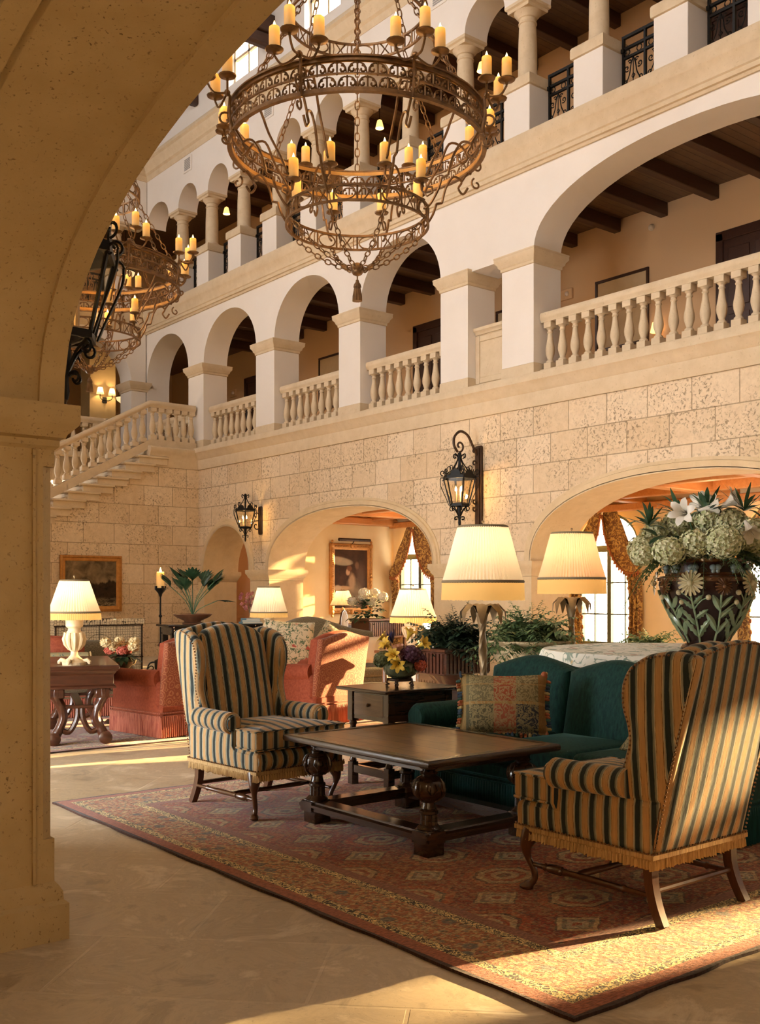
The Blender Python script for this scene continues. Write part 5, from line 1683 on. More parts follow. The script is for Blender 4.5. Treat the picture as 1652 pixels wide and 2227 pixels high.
def table_lamp(label, loc, base, r0, r1, z0, z1, fr, mt=None, bm=None, power=8, n=56):
    t = thing('table_lamp', label, 'lamp', loc, 0, 'table lamps')
    lampshade(t, r0, r1, z0, z1, fr, mt or M['shade'], .016, n, power)
    mb = MB(); mb.lathe(base, n=28); mb.build('lamp_base', bm or M['carved'], t)
    return t
URNB = [(0, 0), (.11, 0), (.115, .03), (.09, .05), (.06, .07), (.035, .10), (.032, .13), (.055, .15), (.085, .20), (.095, .26), (.085, .30), (.06, .33), (.055, .35), (.08, .37), (.082, .43), (.05, .44), (.02, .46), (0, .47)]
tl = table_lamp('cream shaded lamp on a carved white urn, on the dark carved desk', (3.90, 9.52, .765), URNB, .235, .13, .50, .81, .07, power=7)
mb = MB()
for k in range(4):    # scrolled feet of the lamp
    a = PI / 4 + k * PI / 2
    mb.tube([(r * math.cos(a), r * math.sin(a), z) for r, z in ((.09, .04), (.13, .05), (.15, .03), (.15, .012))], [.02, .022, .02, .014], 8)
mb.build('scroll_feet', M['carved'], tl)
mb = MB()
for k in range(10):
    a = 2 * PI * k / 10
    mb.tube([(r * math.cos(a), r * math.sin(a), z) for r, z in ((.056, .15), (.088, .20), (.10, .25), (.088, .295), (.085, .31))], [.006, .016, .018, .012, .016], 6)
mb.build('carved_leaves', M['carved'], tl)
URN3 = [(0, 0), (.10, 0), (.105, .02), (.07, .03), (.05, .05), (.07, .09), (.078, .12), (.06, .16), (.055, .17), (.085, .22), (.11, .32), (.112, .36), (.09, .37), (.10, .38), (.10, .42), (.07, .44), (.03, .45), (0, .46)]
l3 = table_lamp('lit table lamp with a carved ivory base, behind the bouquet side table', (7.45, 8.72, .82), [(r, z * .72) for r, z in URN3], .245, .14, .37, .68, .07, power=6)
mb = MB()
for k in range(12):
    a = 2 * PI * k / 12
    mb.tube([(r * math.cos(a), r * math.sin(a), z * .72) for r, z in ((.058, .175), (.088, .22), (.113, .30), (.118, .36), (.125, .35))], [.006, .014, .016, .014, .006], 6)
mb.build('carved_leaves', M['carved'], l3)
table_lamp('lit table lamp in front of the sunlit arch jamb, behind the left wing chair', (7.85, 12.29, .74), [(r * .95, z * .92) for r, z in URNB], .25, .15, .44, .80, .07, power=6)
table_lamp('small table lamp with a plain peach shade in front of the portrait', (13.60, 18.30, .78), [(0, 0), (.09, 0), (.09, .02), (.04, .04), (.03, .09), (.06, .14), (.03, .18), (.07, .25), (.04, .33), (.015, .36), (0, .37)], .27, .13, .40, .73, .005, M['shade2'], M['trunk'], 9)
# torchiere with candle
t = thing('torchiere', 'slender black iron floor candlestick with one lit candle by the landscape painting', 'candlestick', (7.28, 14.45, 0))
mb = MB(); mb.tube([(0, 0, .30), (0, 0, 1.42)], .014, 8); mb.lathe([(0, 1.38), (.02, 1.40), (.03, 1.44), (.08, 1.50), (.09, 1.53), (.06, 1.53), (.05, 1.50), (0, 1.50)], n=16)
for k in range(4):
    a = k * PI / 2; mb.box(.075 * math.cos(a) - .015, .075 * math.cos(a) + .015, .075 * math.sin(a) - .015, .075 * math.sin(a) + .015, 1.50, 1.56)
mb.lathe([(.02, .62), (.035, .66), (.02, .70)], n=10); mb.lathe([(.02, 1.08), (.03, 1.10), (.02, 1.12)], n=10)
mb.build('stem', M['iron'], t)
mb = MB(); mb.lathe([(.012, .18), (.09, .30), (.095, .42), (.02, .46)], n=4, ph=PI / 4)
for k in range(3):
    a = 2 * PI * k / 3 + .4
    P = smoothpath([(.06, 0, .40), (.16, 0, .38), (.20, 0, .26), (.14, 0, .14), (.22, 0, .02), (.26, 0, .012)], 3)
    mb.tube([(p[0] * math.cos(a), p[0] * math.sin(a), p[2]) for p in P], .012, 6)
    mb.tube([(p[0] * math.cos(a), p[0] * math.sin(a), p[1]) for p in spiral((.13, .30), .05, .01, 0, 5, 10)], .008, 5)
mb.build('tripod_base', M['iron'], t)
candle(t, (0, 0, 1.52), 1.15)
point('torch_light', (7.28, 14.40, 1.87), 22, (1, .58, .20), .05)

# wall lamps and bowl pendants on the far gallery
M['opal'] = mat('opal_bowl', (.9, .8, .6), .4, emit=(1, .70, .32), estr=1.6)
for loc, lab in (((12.15, 26.2, 6.55), 'glowing glass bowl pendant on the lower gallery beyond the stair'), ((12.18, 26.2, 9.95), 'glowing glass bowl pendant on the top gallery at the far corner')):
    t = thing('bowl_pendant', lab, 'lamp', loc)
    mb = MB(); mb.lathe([(0, 0), (.12, .03), (.21, .10), (.24, .18), (.235, .19), (0, .15)], n=24); mb.build('glass_bowl', M['opal'], t)
    mb = MB(); mb.lathe([(.245, .17), (.255, .185), (.245, .20)], n=24)
    for k in range(3):
        a = 2 * PI * k / 3; mb.tube([(.245 * math.cos(a), .245 * math.sin(a), .19), (0, 0, .8)], .006, 4)
    mb.tube([(0, 0, .8), (0, 0, 1.6 if loc[2] < 8 else 1.9)], .008, 5); mb.build('hanger', M['iron'], t)
    point('bowl_light', (loc[0], loc[1] - .1, loc[2] + .35), 18, (1, .62, .28), .1)
t = thing('wall_sconce', 'double shaded wall sconce on the lit pier beyond the stair', 'sconce', (11.87, 26.9, 6.75))
mb = MB(); mb.box(-.06, .06, -.04, 0, -.1, .06, .01)
for s in (-1, 1): mb.tube(smoothpath([(0, -.04, -.02), (s * .08, -.1, -.04), (s * .17, -.12, .02), (s * .17, -.12, .12)], 3), .011, 5)
mb.build('arm', M['iron'], t)
for s in (-1, 1):
    mb = MB(); mb.lathe([(.10, .12), (.06, .30)], (s * .17, -.12, 0), n=16); mb.build('lamp_shade', M['shade'], t)
    point('sconce_light', (11.87 + s * .17, 26.78, 6.97), 9, (1, .58, .22), .03)
M['glow'] = mat('glowing_shade', (1, .8, .5), emit=(1, .52, .16), estr=3)
for i, (y, z, lab) in enumerate(((23.3, 11.2, 'small lit lamp deep in the top gallery, in the arch nearest the far corner'), (20.7, 11.25, 'small lit lamp in the top gallery, third arch from the far corner'), (13.95, 11.2, 'small lit lamp in the top gallery between candles and a column'), (17.0, 11.2, 'small lit lamp in the top gallery seen through the near chandelier hoop'))):
    t = thing('hanging_lamp', lab, 'lamp', (13.6, y, z), 0, 'top gallery lamps')
    mb = MB(); mb.lathe([(.09, 0), (.05, .16), (.02, .18)], n=14); mb.build('lamp_shade', M['glow'], t)
    mb = MB(); mb.tube([(0, 0, .17), (0, 0, 11.84 - z)], .008, 5); mb.build('rod', M['iron'], t)
    point('hanging_light', (13.6, y, z - .1), 14, (1, .55, .22), .05)
for y in (8.5, 12.3, 17.3, 21.0):  # added fill lights inside the galleries, no lamps modelled for them
    point('gallery_fill', (13.7, y, 6.9), 14, (1, .60, .28), .12)
for y in (7.5, 10.5):
    point('gallery_fill', (13.6, y, 11.0), 8, (1, .60, .28), .12)
point('passage_fill', (13.6, 20.7, 2.6), 20, (1, .60, .26), .1); point('passage_fill', (15.0, 20.9, 2.4), 16, (1, .60, .26), .1)  # added point lights to brighten the passage, without a fitting
for y in (17.0, 14.0, 9.5, 6.5):  # added fill under the salon ceiling, belongs to no lamp
    point('salon_fill', (14.2, y, 2.75), 18, (1, .66, .32), .15)
t = thing('picture_lamp', 'small shaded wall lamp glowing behind the long balustrade', 'lamp', (15.0, 11.0, 5.95))
mb = MB(); mb.lathe([(.10, .0), (.06, .17)], (-.1, 0, 0), n=14); mb.build('lamp_shade', M['glow'], t)
mb = MB(); mb.tube([(0.005, 0, -.1), (-.1, 0, -.08), (-.1, 0, .05)], .012, 5); mb.build('arm', M['iron'], t)

# ------------------------------------------------------------------ windows, curtains
M['green'] = mat('green_window_paint', (.055, .07, .045), .5)
k = 0
for y, w, zs in WIN:
    k += 1
    mb = MB()
    A = arc(y, zs, w, .62, 0, PI, 16); B = arc(y, zs, w - .06, .56, 0, PI, 16)
    for i in range(16):
        q = [(A[i][0], A[i][1]), (A[i + 1][0], A[i + 1][1]), (B[i + 1][0], B[i + 1][1]), (B[i][0], B[i][1])]
        mb.add([(15.74, a, b) for a, b in q] + [(15.84, a, b) for a, b in q], [(0, 1, 2, 3), (7, 6, 5, 4), (0, 4, 5, 1), (3, 2, 6, 7)])
    for s in (-1, 1): mb.box(15.74, 15.84, y + s * w, y + s * (w - .06), .46, zs + .01)
    mb.box(15.72, 15.86, y - w, y + w, .42, .52); mb.box(15.74, 15.84, y - w, y + w, zs - .11, zs + .01)
    if w > .4: mb.box(15.75, 15.83, y - .045, y + .045, .5, zs - .05)
    for zz in (1.05, 1.65): mb.box(15.77, 15.81, y - w, y + w, zz - .012, zz + .012)
    for s in (-1, 1): mb.box(15.77, 15.81, y + s * w / 2 - .012, y + s * w / 2 + .012, .5, 2.26)
    mb.box(15.77, 15.81, y - .012, y + .012, zs - .05, zs + .6)
    o = struct('window_%d' % k, mb, M['green'], 0)
    mb = MB(); mb.add([(15.79, y - w, .47), (15.79, y + w, .47)] + [(15.79, a, b) for a, b in arc(y, zs, w, .6, 0, PI, 12)], [tuple(range(15))]); mb.build('pane', M['glass'], o, smooth=0)


def toile():
    m, nt, b = NT('yellow_toile')
    o = objco(nt)
    r = noise(nt, o, 6, 4, .65, 2.2)
    f = ramp(nt, r, [(.44, (0, 0, 0)), (.48, (1, 1, 1)), (.56, (1, 1, 1)), (.60, (0, 0, 0))])
    c = mix(nt, math_(nt, 'MULTIPLY', f, .9), (.60, .40, .13), (.13, .05, .03))
    nt.links.new(c, b.inputs['Base Color']); b.inputs['Roughness'].default_value = .85
    return m
M['toile'] = toile()
M['redtassel'] = mat('red_fringe', (.24, .03, .02), .85, col2=(.45, .22, .06), nscale=40)


def curtain(y, w, label):
    t = thing('curtain', label, 'curtain', (15.64, y, 0), 0, 'toile curtains')
    ztop = 3.05
    for s in (-1, 1):
        # swag: from the crown of the arch sweeping out to the side
        mb = MB()
        def sw(u, v, s=s):
            yy = s * (.02 + (w + .10) * u * (.35 + .65 * min(1, v * 1.3)) )
            top = 2.35 + .68 * math.sqrt(max(0, 1 - min(1, (abs(yy) / (w + .13)) ** 2)))
            low = 2.93 - 1.08 * math.sin(min(1, u) * PI * .5) ** .55 - .10 * math.sin(u * PI)
            zz = top + (low - top) * v
            return (-.03 - .05 * math.sin(v * 13 + u * 3) * v * .6 - .08 * v, yy, zz)
        mb.surf(sw, 14, 24); mb.build('swag', M['toile'], t, smooth=80)
        mb = MB(); pts = [Vector(sw(i / 16, 1.0)) for i in range(17)]
        mb.tube(pts, .022, 6)
        for i in range(17):
            p = pts[i]; mb.tube([p, p + Vector((0, 0, -.07))], [.012, .022], 6)
        mb.build('tassel_fringe', M['redtassel'], t)
        # hanging tail panel
        mb = MB()
        def tail(u, v, s=s):
            yy = s * (w - .16 + .26 * u + .04 * math.sin(v * 5 + s))
            return (-.02 - .045 * math.sin(u * 17) - .02, yy, 2.1 - 1.95 * v)
        mb.surf(tail, 16, 12); mb.build('drape', M['toile'], t, smooth=80)
        mb = MB()
        for q in range(11):
            p = Vector(tail(0, q / 10.5)); mb.ball(p, .03, 6, 4, (1, 1, 1.4))
        mb.build('trim', M['redtassel'], t)
curtain(12.7, .72, 'yellow toile swag curtain with red fringe on the window behind the peach lamp')
curtain(18.2, .72, 'yellow toile swag curtain with red fringe beside the portrait')
curtain(9.1, .72, 'yellow toile swag curtain with red fringe behind the large flower vase')

# ------------------------------------------------------------------ paintings
M['gold'] = mat('gilt_frame', (.55, .26, .06), .45, .5, col2=(.40, .17, .04), nscale=14, bscale=40, bstr=.5)


def landscape():
    m, nt, b = NT('landscape_canvas')
    s = nt.nodes.new('ShaderNodeSeparateXYZ'); nt.links.new(objco(nt), s.inputs[0])
    o = objco(nt)
    h = math_(nt, 'SUBTRACT', s.outputs[2], math_(nt, 'MULTIPLY', math_(nt, 'SUBTRACT', noise(nt, mapping(nt, o, scale=(1, 0, 0)), 3.4, 5, .6), .5), .55))
    sky = ramp(nt, noise(nt, o, 4, 4, .6, .6), [(.3, (.06, .04, .022)), (.7, (.30, .21, .11))])
    mtn = ramp(nt, noise(nt, o, 9, 4, .7), [(.3, (.012, .008, .005)), (.75, (.06, .035, .018))])
    c = mix(nt, ramp(nt, h, [(.62, (0, 0, 0)), (.66, (1, 1, 1))]), mtn, sky)
    riv = ramp(nt, noise(nt, mapping(nt, o, scale=(1, 1, 2.5)), 8, 4, .7, .8), [(.42, (.03, .02, .012)), (.6, (.30, .22, .12))])
    c = mix(nt, ramp(nt, s.outputs[2], [(.20, (1, 1, 1)), (.33, (0, 0, 0))]), c, riv)
    nt.links.new(c, b.inputs['Base Color']); b.inputs['Roughness'].default_value = .7; b.inputs['Specular IOR Level'].default_value = .15
    return m


def portrait():
    m, nt, b = NT('figure_canvas')
    o = objco(nt)
    c = ramp(nt, noise(nt, o, 2.5, 4, .6), [(.3, (.025, .012, .006)), (.7, (.085, .038, .018))])
    def blob(c, cx, cz, sx, sz, col, hard=.25, rot=0):
        v = mapping(nt, mapping(nt, o, loc=(-cx, 0, -cz)), scale=(1 / sx, 0, 1 / sz), rot=(0, rot, 0))
        d = node(nt, 'ShaderNodeVectorMath', operation='LENGTH'); nt.links.new(v, d.inputs[0])
        f = math_(nt, 'ADD', d.outputs['Value'], math_(nt, 'MULTIPLY', math_(nt, 'SUBTRACT', noise(nt, o, 9, 3), .5), .5))
        return mix(nt, ramp(nt, f, [(1 - hard, (1, 1, 1)), (1.05, (0, 0, 0))]), c, col)
    c = blob(c, .28, .85, .16, .42, (.10, .055, .03), .6)
    c = blob(c, .17, 1.12, .075, .10, (.16, .085, .045), .5)
    c = blob(c, .05, .42, .33, .42, (.22, .15, .085), .5)
    c = blob(c, .02, .74, .12, .26, (.36, .22, .12), .5)
    c = blob(c, -.20, .60, .24, .06, (.46, .28, .14), .5, .5)
    c = blob(c, -.09, .97, .07, .10, (.48, .28, .15), .4)
    c = blob(c, -.05, 1.05, .09, .08, (.17, .07, .03), .4)
    c = blob(c, -.38, .60, .12, .08, (.50, .36, .22), .4)
    nt.links.new(c, b.inputs['Base Color']); b.inputs['Roughness'].default_value = .7; b.inputs['Specular IOR Level'].default_value = .15
    return m


def painting(name, label, loc, w, h, fw, cm, rich):
    t = thing(name, label, 'painting', loc)
    mb = MB()
    pr = [(0, 0), (0, -.05), (-.02, -.07), (-.3 * fw, -.075), (-.45 * fw, -.05), (-.75 * fw, -.045), (-fw, -.02), (-fw, 0)]
    vs = []; n = len(pr)
    for o, d in pr:
        vs += [(-w / 2 - o, d, 0 - o), (w / 2 + o, d, 0 - o), (w / 2 + o, d, h + o), (-w / 2 - o, d, h + o)]
    mb.add(vs, [(a * 4 + i, a * 4 + (i + 1) % 4, a * 4 + 4 + (i + 1) % 4, a * 4 + 4 + i) for a in range(n - 1) for i in range(4)])
    if rich:
        for x in (-w / 2 + .05, 0, w / 2 - .05):
            for z in (.05, h / 2, h - .05):
                if x == 0 and z == h / 2: continue
                mb.ball((x, -.06, z), .06, 8, 5, (1, .45, 1)); 
                for q in (-1, 1): mb.ball((x + q * (.09 if x == 0 else .0), -.06, z + q * (.09 if x else 0)), .035, 7, 4, (1, .5, 1))
        for i in range(24):
            x = -w / 2 + .1 + (w - .2) * i / 23
            for z in (.07, h - .07): mb.ball((x, -.065, z), .016, 6, 3)
        for i in range(30):
            z = .1 + (h - .2) * i / 29
            for x in (-w / 2 + .07, w / 2 - .07): mb.ball((x, -.065, z), .016, 6, 3)
    mb.build('frame', M['gold'], t)
    mb = MB(); mb.box(-w / 2 + fw * .8, w / 2 - fw * .8, -.025, -.002, fw * .8, h - fw * .8); mb.build('canvas', cm, t)
    return t
painting('landscape_painting', 'dark mountain landscape in a gilt frame on the stair wall', (9.33, SY, 1.04), 1.42, 1.24, .13, landscape(), False)
t = painting('portrait_painting', 'tall painting of two figures in an ornate gold frame, under a dark picture light', (14.42, 19.1, .97), 1.22, 1.62, .15, portrait(), True)
mb = MB(); mb.tube([(-.45, -.16, 1.70), (.45, -.16, 1.70)], .035, 8); mb.tube([(0, -.01, 1.55), (0, -.16, 1.70)], .012, 5); mb.build('picture_light', M['rust'], t)
# ------------------------------------------------------------------ tables and cases
M['mahog'] = wood('carved_mahogany', (.038, .011, .005), (.085, .026, .011), .28, (3, 25, 25), .4)
M['walnut'] = wood('worn_walnut', (.11, .052, .020), (.19, .095, .038), .35, (25, 3, 25), .3)

# carved desk on scrolled trestles
t = thing('carved_desk', 'dark carved desk with scrolled trestle legs on the far rug', 'desk', (3.93, 9.46, .013), R(-20))
mb = MB(); mb.box(-.36, .36, -.12, 1.45, .715, .755, .008); mb.box(-.345, .345, -.10, 1.43, .70, .716); mb.build('desk_top', M['mahog'], t)
mb = MB(); mb.box(-.31, .31, -.06, 1.39, .54, .70, .01); mb.rim(-.31, .31, -.06, 1.39, [(0, .53), (.018, .535), (.018, .555), (0, .57)], caps=False); mb.rim(-.31, .31, -.06, 1.39, [(0, .665), (.014, .68), (.025, .70), (0, .702)], caps=False); mb.build('frieze', M['mahog'], t)
for y in (.02, 1.30):
    for s in (-1, 1):
        mb = MB()
        P = smoothpath([(s * .21, y, .545), (s * .215, y, .46), (s * .17, y, .36), (s * .15, y, .26), (s * .19, y, .15), (s * .23, y, .07), (s * .24, y, .03)], 4)
        mb.tube(P, [.055] * 5 + [.048] * 4 + [.042] * 8 + [.048] * (len(P) - 17), 10, ry=1.2)
        mb.box(s * .21 - .07, s * .21 + .07, y - .06, y + .06, .44, .54, .012)
        mb.T = Matrix.Translation((s * .235, y, .062)) @ Matrix.Rotation(PI / 2, 4, 'X')
        mb.lathe([(0, -.075), (.03, -.075), (.062, -.06), (.062, .06), (.03, .075), (0, .075)], n=16); mb.T = None
        mb.build('leg', M['mahog'], t)
    mb = MB()
    mb.tube(smoothpath([(-.19, y, .16), (-.10, y, .12), (-.03, y, .24), (-.02, y, .36)], 4), .026, 8); mb.tube(smoothpath([(.19, y, .16), (.10, y, .12), (.03, y, .24), (.02, y, .36)], 4), .026, 8)
    mb.box(-.16, .16, y - .03, y + .03, .345, .375, .006)
    mb.build('trestle_brace', M['mahog'], t)
mb = MB(); mb.box(-.04, .04, .05, 1.28, .345, .375, .006); mb.build('stretcher', M['mahog'], t)

# side table with the bouquet
t = thing('side_table', 'plain dark wooden side table between the wing chair and the teal sofa', 'table', (5.02, 6.03, .013))
mb = MB(); mb.box(-.38, .36, -.30, .30, .712, .737, .006); mb.build('table_top', M['oldoak'], t)
mb = MB(); mb.box(-.30, .30, -.235, .235, .50, .712); mb.build('apron', M['oldoak'], t)
mb = MB(); mb.box(-.302, -.300, -.17, .17, .53, .69); mb.ball((-.312, 0, .61), .014, 8, 5); mb.build('drawer_front', M['walnut'], t)
for ix in (-1, 1):
    for iy in (-1, 1):
        x, y = ix * .28, iy * .215
        mb = MB(); mb.box(x - .032, x + .032, y - .032, y + .032, .48, .712, .004)
        mb.lathe([(.020, .16), (.03, .18), (.022, .20), (.026, .30), (.03, .40), (.022, .44), (.032, .46), (.024, .48)], (x, y, 0), n=14); mb.box(x - .03, x + .03, y - .03, y + .03, 0, .17, .004); mb.build('leg', M['oldoak'], t)
mb = MB()
for iy in (-1, 1): mb.box(-.28, .28, iy * .215 - .02, iy * .215 + .02, .09, .15, .004)
for ix in (-1, 1): mb.box(ix * .28 - .02, ix * .28 + .02, -.215, .215, .09, .15, .004)
mb.build('stretcher', M['oldoak'], t)

# stand and carved stool-table under the lamp
t = thing('lamp_stand', 'small dark stand carrying the lit ivory lamp', 'table', (7.5, 8.75, .0))
mb = MB(); mb.box(-.36, .36, -.28, .28, .785, .82, .008); mb.box(-.31, .31, -.23, .23, .70, .785); mb.build('table_top', M['walnut'], t)
for ix in (-1, 1):
    for iy in (-1, 1):
        mb = MB(); mb.tube([(ix * .27, iy * .19, .72), (ix * .27, iy * .19, 0)], .03, 8); mb.build('leg', M['walnut'], t)
t = thing('carved_table', 'low wooden table with a scalloped carved apron, catching the sun', 'table', (7.38, 8.08, 0), R(0))
mb = MB(); mb.box(-.30, .30, -.22, .22, .715, .745, .01); mb.build('table_top', M['walnut'], t)
mb = MB(); sc_ = [(-.26, .715)]
for i in range(9):
    c = -.24 + .48 * i / 8
    sc_ += [(c - .022, .52 + .02 * (i % 2)), (c, .50), (c + .022, .52 + .02 * (i % 2)), (c + .03, .555)]
sc_ += [(.26, .715)]
mb.plate(sc_, FY, -.20, -.17); mb.plate(sc_, FY, .17, .20)
mb.plate([(a * .7, b) for a, b in sc_], FX, -.27, -.24); mb.plate([(a * .7, b) for a, b in sc_], FX, .24, .27); mb.build('carved_apron', M['walnut'], t)
for ix in (-1, 1):
    for iy in (-1, 1):
        mb = MB(); mb.lathe([(.03, 0), (.035, .05), (.02, .08), (.034, .15), (.022, .25), (.034, .40), (.025, .46), (.034, .5), (.034, .72)], (ix * .25, iy * .17, 0), n=12); mb.build('leg', M['walnut'], t)

# inlaid cabinet
def inlay():
    m, nt, b = NT('pearl_inlay')
    s = nt.nodes.new('ShaderNodeSeparateXYZ'); nt.links.new(objco(nt), s.inputs[0])
    o = objco(nt)
    rad = node(nt, 'ShaderNodeVectorMath', operation='LENGTH'); nt.links.new(mapping(nt, o, loc=(0, 0, -.62), scale=(1, 0, 1)), rad.inputs[0])
    w = nt.nodes.new('ShaderNodeTexVoronoi'); w.inputs['Scale'].default_value = 26; w.inputs['Randomness'].default_value = .3; w.feature = 'DISTANCE_TO_EDGE'; nt.links.new(o, w.inputs['Vector'])
    f = ramp(nt, w.outputs['Distance'], [(.03, (0, 0, 0)), (.07, (1, 1, 1))])
    rg = ramp(nt, math_(nt, 'FRACT', math_(nt, 'MULTIPLY', rad.outputs['Value'], 9)), [(0, (0, 0, 0)), (.10, (1, 1, 1))])
    rg = mix(nt, ramp(nt, rad.outputs['Value'], [(.26, (0, 0, 0)), (.27, (1, 1, 1))]), rg, (1, 1, 1))
    gx = ramp(nt, math_(nt, 'FRACT', math_(nt, 'MULTIPLY', math_(nt, 'ABSOLUTE', s.outputs[0]), 3.7)), [(0, (0, 0, 0)), (.05, (1, 1, 1))])
    c = mix(nt, 1, mix(nt, 1, f, rg, 'MULTIPLY'), gx, 'MULTIPLY')
    nt.links.new(mix(nt, c, (.03, .018, .010), (.68, .54, .34)), b.inputs['Base Color'])
    b.inputs['Roughness'].default_value = .12; b.inputs['Specular IOR Level'].default_value = .8; b.inputs['Coat Weight'].default_value = .6
    return m
M['inlay'] = inlay()
t = thing('inlaid_cabinet', 'cabinet inlaid with mother of pearl below the landscape painting', 'cabinet', (6.33, 14.75, 0), R(2))
mb = MB(); mb.box(-.68, .68, -.22, .25, .22, .98); mb.build('body', M['inlay'], t)
mb = MB(); mb.box(-.72, .72, -.25, .27, .98, 1.07, .01); mb.build('top_panel', M['inlay'], t)
mb = MB()
for z in (.22, .48, .96): mb.box(-.70, .70, -.238, -.22, z, z + .022)
for x in (-.69, .67): mb.box(x, x + .022, -.238, -.22, .22, .98)
mb.build('dark_banding', M['oldoak'], t)
for ix in (-1, 1):
    for iy in (-1, 1): mb = MB(); mb.box(ix * .63 - .04, ix * .63 + .04, iy * .19 - .03, iy * .19 + .04, 0, .22, .006); mb.build('leg', M['oldoak'], t)

# long black table behind the left wing chair
M['ebony'] = mat('black_lacquer', (.010, .008, .007), .18, coat=.4)
t = thing('black_table', 'long black lacquered table carrying the palm bowl and blue books', 'table', (7.45, 13.2, 0), R(-10))
mb = MB(); mb.box(-.72, .72, -.30, .30, .975, 1.01, .006); mb.build('table_top', M['ebony'], t)
mb = MB(); mb.box(-.66, .66, -.25, .25, .86, .975, .004); mb.build('apron', M['ebony'], t)
for ix in (-1, 1):
    for iy in (-1, 1): mb = MB(); mb.box(ix * .62 - .04, ix * .62 + .04, iy * .21 - .04, iy * .21 + .04, 0, .9, .006); mb.build('leg', M['ebony'], t)
M['bluebook'] = mat('blue_cloth_cover', (.10, .20, .24), .6); M['paper'] = mat('page_edges', (.70, .62, .48), .9)
for i, (z, a, w) in enumerate(((1.01, 4, .30), (1.035, -6, .27), (1.06, 9, .22))):
    t = thing('book', ['blue book at the bottom of the stack on the black table', 'blue book in the middle of the stack on the black table', 'small blue book on top of the stack on the black table'][i], 'book', (8.02, 13.05, z), R(a - 20), 'books on the black table')
    mb = MB(); mb.box(-w / 2, w / 2, -.11, .11, 0, .003); mb.box(-w / 2, w / 2, -.11, .11, .021, .024); mb.box(-w / 2, -w / 2 + .004, -.11, .11, 0, .024); mb.build('cover', M['bluebook'], t)
    mb = MB(); mb.box(-w / 2 + .006, w / 2 - .006, -.105, .105, .003, .021); mb.build('pages', M['paper'], t)
t = thing('lamp_table', 'small round table under the lamp behind the left wing chair', 'table', (7.85, 12.29, 0)); mb = MB(); mb.lathe([(0, .70), (.30, .70), (.30, .74), (0, .74)], n=28); mb.build('table_top', M['mahog'], t)
mb = MB(); mb.lathe([(.20, 0), (.18, .04), (.05, .08), (.04, .5), (.08, .7), (0, .7)], n=16); mb.build('pedestal', M['mahog'], t)

# writing desk and chair in the salon
t = thing('writing_desk', 'slim writing desk below the portrait in the side room', 'desk', (14.05, 18.35, 0))
mb = MB(); mb.box(-.75, .65, -.32, .32, .745, .78, .008); mb.build('desk_top', M['mahog'], t)
mb = MB(); mb.box(-.68, .60, -.27, .27, .64, .745); mb.build('apron', M['mahog'], t)
for ix in (-.66, .58):
    for iy in (-1, 1): mb = MB(); mb.tube([(ix, iy * .25, .65), (ix, iy * .25, 0)], [.03, .018], 8); mb.build('leg', M['mahog'], t)
M['whitefab'] = mat('white_upholstery', (.74, .64, .50), .85)
t = thing('desk_chair', 'small chair with a pale oval back drawn up to the writing desk', 'chair', (12.95, 17.7, 0), R(35))
mb = MB(); mb.slab(arc(0, .80, .22, .27, 0, 2 * PI, 24)[:-1], .05, .02, .02, lambda u, v, w: (u, -.2 + w, v)); mb.build('backrest', M['whitefab'], t)
mb = MB(); mb.tube([(.235 * math.cos(a), -.2, .80 + .285 * math.sin(a)) for a in [2 * PI * i / 28 for i in range(28)]], .02, 6, closed=True); mb.build('back_frame', M['mahog'], t)
mb = MB(); mb.box(-.23, .23, -.22, .24, .42, .50, .03); mb.build('seat', M['whitefab'], t)
for ix in (-1, 1):
    for iy in (-.2, .2): mb = MB(); mb.tube([(ix * .2, iy, .55 if iy < 0 else .43), (ix * .2, iy, 0)], [.022, .014], 6); mb.build('leg', M['mahog'], t)

# ------------------------------------------------------------------ plants and flowers
def leafmat(name, c1, c2, rough=.5):
    m, nt, b = NT(name)
    nt.links.new(ramp(nt, noise(nt, objco(nt), 14, 2), [(.3, c1), (.7, c2)]), b.inputs['Base Color'])
    b.inputs['Roughness'].default_value = rough; b.inputs['Specular IOR Level'].default_value = .4
    return m
M['fern'] = leafmat('fern_green', (.06, .115, .042), (.19, .25, .095))
M['darkfern'] = leafmat('dark_fern', (.012, .026, .012), (.035, .055, .025))
M['leaf'] = leafmat('deep_leaf', (.015, .040, .018), (.04, .085, .035), .35)
M['lilyleaf'] = leafmat('lily_leaf', (.04, .10, .05), (.09, .17, .085), .4)
M['hyd'] = leafmat('cream_hydrangea', (.42, .46, .18), (.86, .80, .56), .7)
for n_ in M['hyd'].node_tree.nodes:
    if n_.type == 'TEX_NOISE': n_.inputs['Scale'].default_value = 32
M['lily'] = leafmat('white_lily', (.80, .74, .62), (.88, .82, .72), .5)
M['whitehyd'] = leafmat('white_hydrangea', (.70, .62, .46), (.82, .74, .58), .7)


def leaf(mb, p, d, L, W, droop=.3, up=(0, 0, 1), n=4, fold=.12):
    p = Vector(p); d = Vector(d).normalized(); up = Vector(up)
    s = d.cross(up); s = s.normalized() if s.length > 1e-4 else Vector((1, 0, 0))
    nn = s.cross(d)
    vs = []; fs = []
    for i in range(n + 1):
        t = i / n
        c = p + d * (L * t) - up * (droop * L * t * t)
        w = W * .5 * math.sin(PI * min(1, t * .92 + .06)) ** .8
        vs += [c - s * w + nn * fold * w, c, c + s * w + nn * fold * w]
    for i in range(n):
        a = i * 3
        fs += [(a, a + 1, a + 4, a + 3), (a + 1, a + 2, a + 5, a + 4)]
    mb.add(vs, fs)


